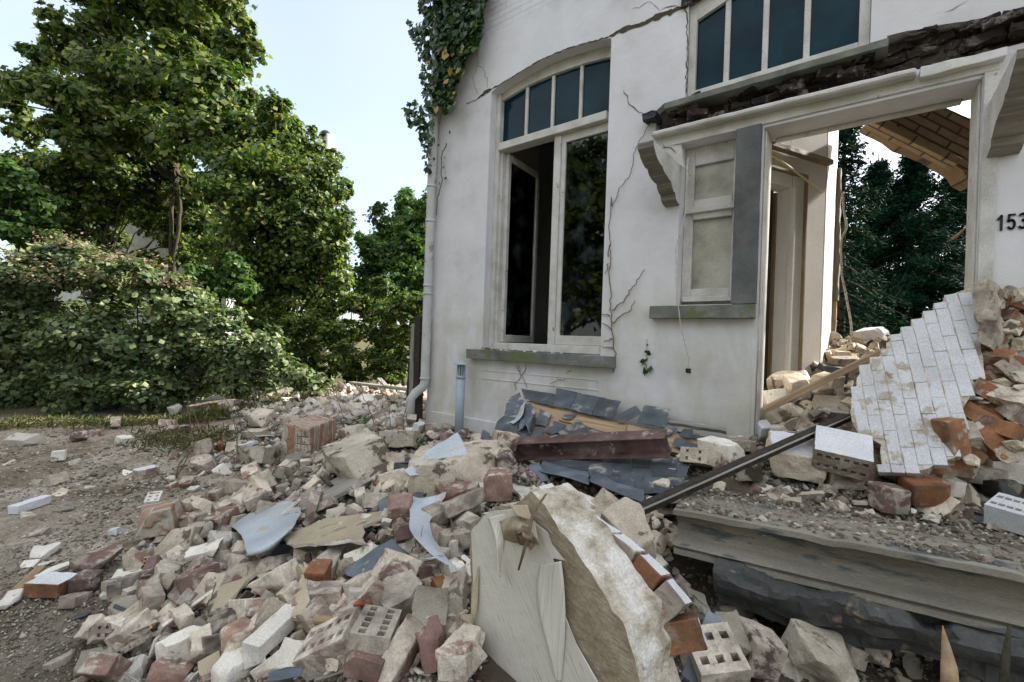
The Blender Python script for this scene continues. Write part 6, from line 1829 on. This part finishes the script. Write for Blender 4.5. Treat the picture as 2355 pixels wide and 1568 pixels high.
# lower slope of slates in front of the beam
LA, LB, LC = P(*k3(620, 720), 3.55), P(*k3(1750, 700), 3.25), P(*k3(1480, 1080), 2.72)
ln_ = (LB-LA).cross(LC-LA).normalized()
if ln_.dot(Vector(EYE)-LA) < 0: ln_ = -ln_
lr = empty('slated_eaves', onp(*k3(1200, 900), 0, LA, ln_), 'lower strip of dark slates with metal gutter edge before the red steel beam', 'roof section')
def lp_(name, pts, off, th, mat, jag=0.0, **kw):
    return plate(name, [onp(*k3(u, v), off, LA, ln_) for u, v in pts], th, MT[mat], lr, jag=jag, **kw)
lp_('roof_board', [(610, 720), (1250, 690), (1870, 700), (1830, 900), (1500, 1080), (1030, 900), (600, 800)], 0, .02, 'wood_dark')
ks = 0
for (u0, u1, v0, v1, du) in ((620, 1030, 720, 800, 0), (830, 1850, 700, 770, 10), (1020, 1830, 760, 850, 10), (1100, 1800, 840, 930, 30), (1250, 1700, 920, 990, 30)):
    u = u0
    while u < u1:
        w_ = random.uniform(150, 210)
        a = [(u, v0+random.uniform(-8, 8)), (min(u+w_, u1+40), v0+random.uniform(-8, 8)), (min(u+w_, u1+40)-15, v1+20+random.uniform(-8, 8)), (u-15, v1+20+random.uniform(-8, 8))]
        lp_('slate', a, .024-.003*(ks % 3)+.004*((v0//70) % 2), .005, 'slate', jag=.002, seg=.04)
        u += w_+3; ks += 1
for a, b, c, d in (((585, 820), (800, 870), (1020, 935), .0), ((1020, 905), (1250, 1000), (1490, 1095), .0)):
    row0 = [onp(*k3(*p), .035, LA, ln_) for p in ((a[0]+40, a[1]-90), (b[0]+20, b[1]-80), (c[0], c[1]-110))]
    row1 = [onp(*k3(*p), .045, LA, ln_) for p in (a, b, c)]
    row2 = [onp(*k3(p[0], p[1]+8), .0, LA, ln_) for p in (a, b, c)]
    sheet('gutter_edge', [row0, row1, row2], .003, MT['zinc_dark'], lr, crumple=.004)
sheet('gutter_end', [[P(*k3(490, 780), 3.3), P(*k3(600, 750), 3.3)], [P(*k3(530, 920), 3.15), P(*k3(680, 910), 3.15)]], .003, MT['zinc_dark'], lr, crumple=.015)
# --- steel beam
b0_, b1_ = P(*k3(120, 640), 3.85), P(*k3(1700, 585), 3.05)
mbm = frame(b0_, b1_, (0, -.35, .94))
l = (b1_-b0_).length
bm = bmesh.new()
add_box(bm, -l/2, l/2, -.006, .006, -.065, .065)
add_box(bm, -l/2, l/2, -.06, .06, .0655, .075)
add_box(bm, -l/2, l/2, -.06, .06, -.075, -.0655)
bevel(bm, .002)
tag(bm_obj('steel_beam', bm, MT['rust'], None, mbm), 'red oxide painted steel beam lying across the fallen slates', 'beam')
# insulation
bm = bmesh.new()
ic = TP(r8(740, 580))
for k in range(60):
    a = Vector((random.gauss(0, .05), random.gauss(0, .03), abs(random.gauss(0, .018))+.01))
    b = a+Vector((random.gauss(0, .02), random.gauss(0, .02), random.gauss(0, .012)))
    c = b+Vector((random.gauss(0, .02), random.gauss(0, .02), random.gauss(0, .012)))
    tube('', [a, b, c], [.008, .011, .005], None, merge=bm, sides=5)
for v in bm.verts: v.co += mnoise.noise_vector(v.co*60)*.006
tag(bm_obj('insulation', bm, MT['fluff'], None, Matrix.Translation(ic)), 'tuft of yellow insulation wool on the dirt above the stone step', 'insulation')
ic = TP(k2(1030, 895))
me = chunk_mesh('insulation', .22, .1, .08, 2, .02, MT['fluff'], 77)
tag(link('insulation', me, None, None, Matrix.Translation(ic+Vector((0, 0, .1)))), 'scrap of yellow insulation on the rubble at the foot of the dangling strap', 'insulation')

# --- ordinary rubble, piece by piece
variants = {'plaster_shard': [chunk_mesh('plaster_shard', rsc.uniform(.12, .25), rsc.uniform(.07, .14), rsc.uniform(.012, .028), 3, .003, MT[m_], 700+k_, split=.035) for k_, m_ in enumerate(('board_white', 'board', 'mortar', 'concrete', 'board_white', 'brick_pale', 'board_white', 'concrete', 'wood_grey', 'slate'))], 'broken_brick': [], 'mortar_chunk': [], 'perforated_brick': []}
for k in range(16):
    L_ = rsc.uniform(.11, .21)
    variants['broken_brick'].append([chunk_mesh('broken_brick', L_, rsc.uniform(.09, .11), rsc.uniform(.055, .075), rsc.choice((0, 1, 1, 2)), .0035, MT[m_], 300+k, split=.035, freq=18)
                                     for m_ in (rsc.choice(('brick', 'brick', 'brick_pale', 'brick_pale', 'brick_dark')),)][0])
for k in range(16):
    variants['mortar_chunk'].append(chunk_mesh('mortar_chunk', rsc.uniform(.09, .2), rsc.uniform(.08, .14), rsc.uniform(.04, .11), 4, .008, MT[('mortar', 'mortar', 'concrete', 'board_white', 'brick_pale')[k % 5]], 400+k, split=.035))
for k in range(5):
    variants['perforated_brick'].append(pbrick_mesh('perforated_brick', rsc.uniform(.14, .21), .10, .06, 4, 2, MT['brick_pale' if k else 'brick_orange'], seed=k))
small = {m.name for m in variants['broken_brick'] if max(v.co.x for v in m.vertices)-min(v.co.x for v in m.vertices) < .15}
def scatter(poly, n, sc, mixw, lab, cat_extra, tilt=.5, lift=(0, .04), dmin=.55, edge=None, far=False):
    xs = [p[0] for p in poly]; ys = [p[1] for p in poly]
    placed = []
    tries = 0
    while len(placed) < n and tries < n*40:
        tries += 1
        x_, y_ = rsc.uniform(min(xs), max(xs)), rsc.uniform(min(ys), max(ys))
        if not in_poly(x_, y_, poly): continue
        d = T(x_, y_)
        if d is None: continue
        s_ = sc*rsc.choice((rsc.uniform(.35, .7), rsc.uniform(.7, 1.15), rsc.uniform(.9, 1.45)))
        rpx = .14*s_*FPX/d
        if any(abs(x_-a) < (rpx+c)*dmin*.5 and abs(y_-b) < (rpx+c)*dmin*.36 for a, b, c in placed): continue
        placed.append((x_, y_, rpx))
        kind = rsc.choices(('broken_brick', 'mortar_chunk', 'perforated_brick', 'plaster_shard'), tuple(mixw)+((mixw[0]+mixw[1])*.28,))[0]
        me = rsc.choice(variants[kind])
        p = P(x_, y_, d)
        mt = Matrix.Translation(p+Vector((0, 0, rsc.uniform(*lift)+.02*s_))) @ rand_rot(rsc, tilt) @ Matrix.Scale(s_, 4)
        kn = kind
        mn = me.materials[0].name
        if kind == 'mortar_chunk': kn = {'old_concrete': 'concrete_lump', 'broken_white_plaster': 'plaster_lump', 'pale_dusty_brick': 'half_brick'}.get(mn, kind)
        if kind == 'broken_brick' and me.name in small: kn = 'half_brick'
        o = link(kn, me, None, None, mt)
        w = {'plaster_shard': 'flat shard of plaster', 'broken_brick': 'broken brick', 'mortar_chunk': 'lump of mortar', 'perforated_brick': 'perforated brick', 'half_brick': 'half brick', 'concrete_lump': 'lump of concrete', 'plaster_lump': 'lump of plaster'}[kn]
        tag(o, 'dusty '+w+' '+lab, 'brick' if 'brick' in kn else 'rubble chunk', w+' pieces '+lab)
    return placed
heap = [(185, 1568), (250, 1470), (320, 1260), (480, 1170), (560, 1120), (700, 1060), (960, 1010), (1100, 1010), (1110, 1180), (1080, 1240), (1082, 1568)]
scatter(heap, 520, .84, (5, 4.5, .6), 'loose in the foreground heap', '', .75, (-.015, .05), .50)
scatter([(560, 960), (640, 930), (960, 960), (1110, 1010), (700, 1060), (560, 1120), (470, 1090)], 70, .95, (4, 4, 0), 'on the low rubble before the masonry block', '', .5, (-.02, .03), .8)
scatter([(500, 945), (620, 915), (780, 893), (945, 890), (945, 985), (780, 960), (620, 980), (560, 960)], 150, 1.05, (5, 5, 0), 'in the sunlit pile beyond the masonry block', '', .7, (0, .08), .62)
scatter([(1480, 1170), (1560, 1060), (1740, 1000), (1960, 990), (2080, 1090), (2354, 1090), (2354, 1300), (1950, 1190), (1560, 1150)], 80, .62, (4, 5, .3), 'on the dirt behind the stone step', '', .5, (-.01, .03), .8)
scatter([(1765, 930), (1850, 870), (1905, 800), (1960, 780), (2050, 775), (2000, 840), (1955, 960), (1850, 1000), (1770, 1010)], 90, 1.15, (3, 6, 0), 'in the rubble inside the doorway', '', .7, (0, .1), .6)
scatter([(1560, 1290), (2354, 1400), (2354, 1568), (1450, 1568)], 46, .9, (3, 5, .3), 'in the dark hollow under the stone step', '', .7, (0, .05), .7)
scatter([(0, 1000), (420, 990), (540, 1050), (480, 1150), (320, 1240), (180, 1568), (0, 1568)], 46, .5, (3, 5, 0), 'scattered on the bare earth', '', .3, (-.015, .0), 1)
scatter([(1080, 1030), (1120, 1060), (1200, 1150), (1480, 1185), (1500, 1150), (1300, 1130), (1180, 1040)], 16, .7, (3, 5, 0), 'around the fallen slates', '', .6, (-.02, .02), .9)
scatter([(1230, 1150), (1330, 1150), (1480, 1230), (1560, 1330), (1600, 1420), (1500, 1330), (1380, 1230)], 26, .7, (2, 6, .3), 'in the gap beside the wallpapered slab', '', .6, (0, .03), .8)

scatter([(1050, 1500), (1084, 1480), (1100, 1568), (1020, 1568)], 8, .6, (3, 4, 0), 'loose in the foreground heap', '', .6, (.0, .05), .5)
for k, (u, v) in enumerate(((790, 1240), (820, 1245), (910, 1262), (955, 1258), (1018, 1265), (1160, 1262), (1175, 1268), (1290, 1268), (1350, 1268), (1405, 1270), (860, 1256), (1085, 1266))):
    pr = F(*r4(u, v), 3.88)
    s_ = (.035, .03, .018, .024, .016, .028, .016, .022, .014, .014, .016, .014)[k]
    me = chunk_mesh('brick_bit', s_*1.5, s_, s_*.8, 2, .003, MT[('brick', 'brick_dark', 'board_white')[k % 3]], 1200+k, split=.012)
    tag(link('brick_bit', me, None, None, Matrix.Translation(Vector((pr.x, 3.88, 1.293+s_*.35)))), 'small brick and plaster bits lying on the stone sill of the tall window', 'brick', 'bits on the window sill')
for k in range(26):
    while True:
        x_, y_ = rsc.uniform(250, 1100), rsc.uniform(1020, 1568)
        if in_poly(x_, y_, heap): break
    p = TP((x_, y_), .06)
    a_ = rsc.uniform(-.3, 2.2); l_ = rsc.uniform(.06, .2)
    v_ = Vector((math.cos(a_), math.sin(a_), rsc.gauss(.1, .3)))*l_
    tag(bar('wood_splinter', p-v_*.5, p+v_*.5, rsc.uniform(.008, .022), rsc.uniform(.005, .012), MT[rsc.choice(('wood', 'wood_grey', 'wood_grey'))], amp=.002), 'small wood splinter lying loose in the foreground heap', 'splinter', 'wood splinters in the foreground heap')
scatter([(1470, 1170), (1560, 1165), (1545, 1290), (1500, 1290)], 16, .75, (2, 5, .3), 'in the gap beside the wallpapered slab', '', .6, (0, .03), .6)
for k in range(150):
    if k < 90: x_, y_ = rsc.uniform(-.7, 1.0), rsc.uniform(1.35, 3.5)
    else: x_, y_ = rsc.uniform(1.0, 2.9), rsc.uniform(1.2, 3.7)
    kind = rsc.choice(('broken_brick', 'mortar_chunk', 'mortar_chunk', 'plaster_shard'))
    me = rsc.choice(variants[kind]); s_ = rsc.uniform(.5, 1.1)
    o = link('rubble_piece', me, None, None, Matrix.Translation(Vector((x_, y_, float(height(x_, y_))+.01))) @ rand_rot(rsc, .5) @ Matrix.Scale(s_, 4))
    tag(o, 'piece of brick or mortar on the low ground before the doorway and the right wall', 'rubble chunk', 'pieces on the low ground before the doorway')
# gravel, crumbs and dust: far too many to count
def crumbs(name, n, polys, smin, smax, mats, zoff=0.0, lift=.0):
    base_v = np.array([(1, 0, 0), (-1, 0, 0), (0, 1, 0), (0, -1, 0), (0, 0, 1), (0, 0, -1)], float)
    fcs = np.array([(0, 2, 4), (2, 1, 4), (1, 3, 4), (3, 0, 4), (2, 0, 5), (1, 2, 5), (3, 1, 5), (0, 3, 5)])
    pts = []
    tot = sum(w for _, w in polys)
    for poly, w in polys:
        xs = [p[0] for p in poly]; ys = [p[1] for p in poly]; k = 0; m = int(n*w/tot)
        cache = []
        while k < m:
            x_, y_ = rsc.uniform(min(xs), max(xs)), rsc.uniform(min(ys), max(ys))
            if not in_poly(x_, y_, poly): continue
            if k % 4 == 0 or not cache:
                d = T(x_, y_)
                if d is None: continue
                c = P(x_, y_, d); cache = [c, d]
            c, d = cache
            pts.append((c.x+rsc.gauss(0, .03*d*.5)*(1 if k % 4 else 0), c.y+rsc.gauss(0, .03*d*.5)*(1 if k % 4 else 0), d)); k += 1
    pts = np.array(pts); m = len(pts)
    z = height(pts[:, 0], pts[:, 1])
    s = RNG.uniform(smin, smax, m)**1.0 * RNG.uniform(.4, 1.3, m)
    s *= np.where(RNG.random(m) < .12, 1.7, 1)
    s *= np.clip(pts[:, 2]/3.0, .55, 1.6)
    V = base_v[None]*s[:, None, None]*RNG.uniform(.45, 1.25, (m, 6, 3)) + RNG.normal(0, .18, (m, 6, 3))*s[:, None, None]
    a = RNG.uniform(0, 6.28, m); ca, sa = np.cos(a), np.sin(a)
    X = V[:, :, 0]*ca[:, None]-V[:, :, 1]*sa[:, None]; Y = V[:, :, 0]*sa[:, None]+V[:, :, 1]*ca[:, None]
    V = np.stack([X+pts[:, 0:1], Y+pts[:, 1:2], V[:, :, 2]*.7+z[:, None]+lift+s[:, None]*.2], -1)
    me = bpy.data.meshes.new(name)
    me.vertices.add(m*6); me.vertices.foreach_set('co', V.reshape(-1))
    idx = (np.arange(m)[:, None, None]*6+fcs[None]).reshape(-1)
    me.loops.add(len(idx)); me.loops.foreach_set('vertex_index', idx)
    me.polygons.add(m*8); me.polygons.foreach_set('loop_start', np.arange(m*8)*3)
    for q_ in mats: me.materials.append(MT[q_])
    me.polygons.foreach_set('material_index', np.repeat(RNG.integers(0, len(mats), m), 8))
    me.update(calc_edges=True)
    o = link(name, me, None)
    tag(o, kind='stuff')
    return o
MT['crumb_white'] = pm('mortar_crumb', [(.3, (.38, .34, .28)), (.7, (.60, .56, .49))], 8, .95, ())
MT['crumb_grey'] = pm('stone_crumb', [(.3, (.16, .14, .11)), (.7, (.30, .27, .22))], 8, .95, ())
MT['crumb_red'] = pm('brick_crumb', [(.3, (.22, .15, .115)), (.7, (.34, .255, .20))], 8, .95, ())
MT['crumb_dirt'] = pm('soil_crumb', [(.3, (.09, .075, .055)), (.7, (.19, .16, .12))], 8, .95, ())
CM = ('crumb_white', 'crumb_grey', 'crumb_dirt', 'crumb_red', 'crumb_dirt', 'crumb_grey', 'crumb_dirt', 'crumb_grey')
left_g = [(0, 985), (420, 975), (560, 1000), (560, 1100), (320, 1240), (180, 1568), (0, 1568)]
g1 = crumbs('gravel', 7000, [(left_g, 1.0)], .003, .013, ('crumb_grey', 'crumb_dirt', 'crumb_white', 'crumb_grey'), 0)
tag(g1, 'fine gravel and mortar crumbs over the bare earth at the left', 'gravel')
g2 = crumbs('rubble_crumbs', 24000, [(heap, 1.3), ([(470, 1090), (560, 960), (640, 930), (960, 960), (1110, 1010), (1480, 1170), (1110, 1180), (700, 1060)], .8)], .007, .030, CM+('crumb_white', 'crumb_white'))
tag(g2, 'small crumbs of brick and mortar filling the heap', 'rubble')
g3 = crumbs('dirt_crumbs', 9000, [([(1480, 1170), (1560, 1050), (1740, 1000), (1960, 990), (2354, 1090), (2354, 1320), (1950, 1200), (1560, 1160)], 1), ([(1765, 1010), (1850, 870), (2050, 770), (1960, 1000)], .5), ([(1450, 1290), (2354, 1400), (2354, 1568), (1450, 1568)], .4)], .008, .028, CM)
tag(g3, 'dirt and crumbs on the right part of the rubble', 'rubble')
g4 = crumbs('distant_rubble', 3600, [([(500, 945), (620, 912), (780, 893), (945, 888), (945, 990), (780, 965), (620, 985), (560, 960)], 1)], .022, .05, ('crumb_white', 'crumb_white', 'crumb_grey', 'crumb_red'))
tag(g4, 'broken brick rubble filling the sunlit pile by the house corner', 'rubble')
# dirt on top of the stone step
bm = bmesh.new()
mst = frame(p0, p1)
for k in range(1300):
    t = random.random(); bk = random.uniform(.03, .4)
    ydir = mst.to_3x3() @ Vector((0, 1, 0))
    if ydir.dot(Vector(EYE)-p0) > 0: ydir = -ydir
    c = p0.lerp(p1, t)+ydir*bk+Vector((0, 0, .004+.02*bk))
    s_ = random.uniform(.003, .013)*(1.8 if random.random() < .06 else 1)
    r_ = bmesh.ops.create_icosphere(bm, subdivisions=1, radius=s_, matrix=Matrix.Translation(c) @ Matrix.Scale(.7, 4, (0, 0, 1)))
    mi = random.choice((0, 1, 1, 1, 0, 1, 2, 3))
    for v in r_['verts']:
        v.co += Vector((random.uniform(-.4, .4), random.uniform(-.4, .4), random.uniform(-.4, .4)))*s_
        for f in v.link_faces: f.material_index = mi
o = bm_obj('dirt_on_step', bm, [MT['crumb_grey'], MT['crumb_dirt'], MT['crumb_white'], MT['crumb_red']], None, Matrix())
tag(o, 'dirt and small crumbs lying on the moulded stone step', 'dirt', kind='stuff')

# grass and weeds
gp, gn = [], []
for poly, n in (([(0, 975), (420, 968), (560, 925), (780, 888), (790, 905), (560, 950), (460, 975), (0, 985)], 2300), ([(330, 1000), (560, 985), (560, 1030), (330, 1040)], 260)):
    xs = [p[0] for p in poly]; ys = [p[1] for p in poly]; k = 0
    while k < n:
        x_, y_ = random.uniform(min(xs), max(xs)), random.uniform(min(ys), max(ys))
        if not in_poly(x_, y_, poly): continue
        d = T(x_, y_)
        if d is None: k += 1; continue
        c = P(x_, y_, d)
        for _ in range(3):
            gp.append(c+Vector((random.gauss(0, .12), random.gauss(0, .12), random.uniform(.01, .09)))); gn.append((random.gauss(0, 1), random.gauss(0, 1), .1))
        k += 1
go = leaves('grass', gp, gn, .10, MT['grass'], None, aspect=.16, jitter=.2)
tag(go, 'rough yellow green grass along the foot of the brambles', 'grass', kind='stuff')
def twigs(label, base_px, tops, d=None, r0=.006):
    b = TP(base_px); dd = T(*base_px)
    o = empty('bare_twigs', b, label, 'twig')
    bm = bmesh.new()
    for t in tops:
        pts = [b]+[P(x_, y_, dd+random.uniform(-.1, .1)) for x_, y_ in t]
        tube('', polyline(pts, 4, .006), list(np.linspace(r0, r0*.35, len(pts)*4-3)), None, merge=bm, sides=5)
    bm_obj('stems', bm, MT['twig'], o)
twigs('forked bare brown twig standing on the open earth left of the heap', r6(1180, 700), [[r6(1200, 600), r6(1290, 490), r6(1400, 240)], [r6(1200, 600), r6(1300, 480), r6(1265, 230), r6(1265, 130)], [r6(1300, 480), r6(1350, 380), r6(1290, 210)]])
twigs('thin curved stem leaning left of the forked twig', r6(1160, 740), [[r6(1080, 680), r6(1040, 590)]])
twigs('tall thin grey stem rising before the brambles', k8(260, 950), [[k8(255, 650), k8(200, 350), k8(100, 200), k8(85, 80), k8(100, 0)]])
twigs('tall straight stem right of the grey one', k8(560, 870), [[k8(500, 680), k8(300, 540), k8(215, 200), k8(205, -100)]])
twigs('bare stem standing before the sunlit pile', k8(1740, 640), [[k8(1680, 480), k8(1620, 300), k8(1520, 120), k8(1510, 0)]])
twigs('dark stem next to the fence posts', k8(1855, 660), [[k8(1860, 480), k8(1840, 250), k8(1790, 100), k8(1750, 30)]])
twigs('thin stem behind the masonry block', k8(1390, 600), [[k8(1370, 440), k8(1330, 300), k8(1280, 200)]])
twigs('short stems near the boulders', k8(2000, 600), [[k8(1998, 450), k8(2050, 250)]])
twigs('long dry stalk crossing the middle of the heap', k7(735, 780), [[k7(790, 640), k7(860, 560), k7(880, 450)]], r0=.004)
twigs('dry curved stalks in the lower left heap', k6(1160, 880), [[k6(1180, 700), k6(1240, 560), k6(1330, 300)]], r0=.005)
twigs('rusty stalk in the left heap near the yellow mortar', k6(1000, 270), [[k6(980, 180), k6(1060, 110), k6(1180, 95)], [k6(930, 210), k6(1060, 120)]], r0=.005)
wl = []
for u, v in ((1570, 450), (1600, 470), (1630, 480), (1500, 520), (1640, 455), (1590, 740), (1600, 770), (1750, 740), (1770, 760), (2150, 700), (2170, 690), (1530, 500), (1660, 480), (1740, 700)):
    c = TP(k8(u, v), .25)
    wl += [c+Vector((random.gauss(0, .03), random.gauss(0, .03), random.gauss(0, .02))) for _ in range(7)]
wo_ = leaves('weeds', wl, [(0, -.5, 1)]*len(wl), .07, MT['leaf_light'], None, jitter=.4)
tag(wo_, 'few bright green weed leaves sprouting around the grey boulders', 'weeds', kind='stuff')
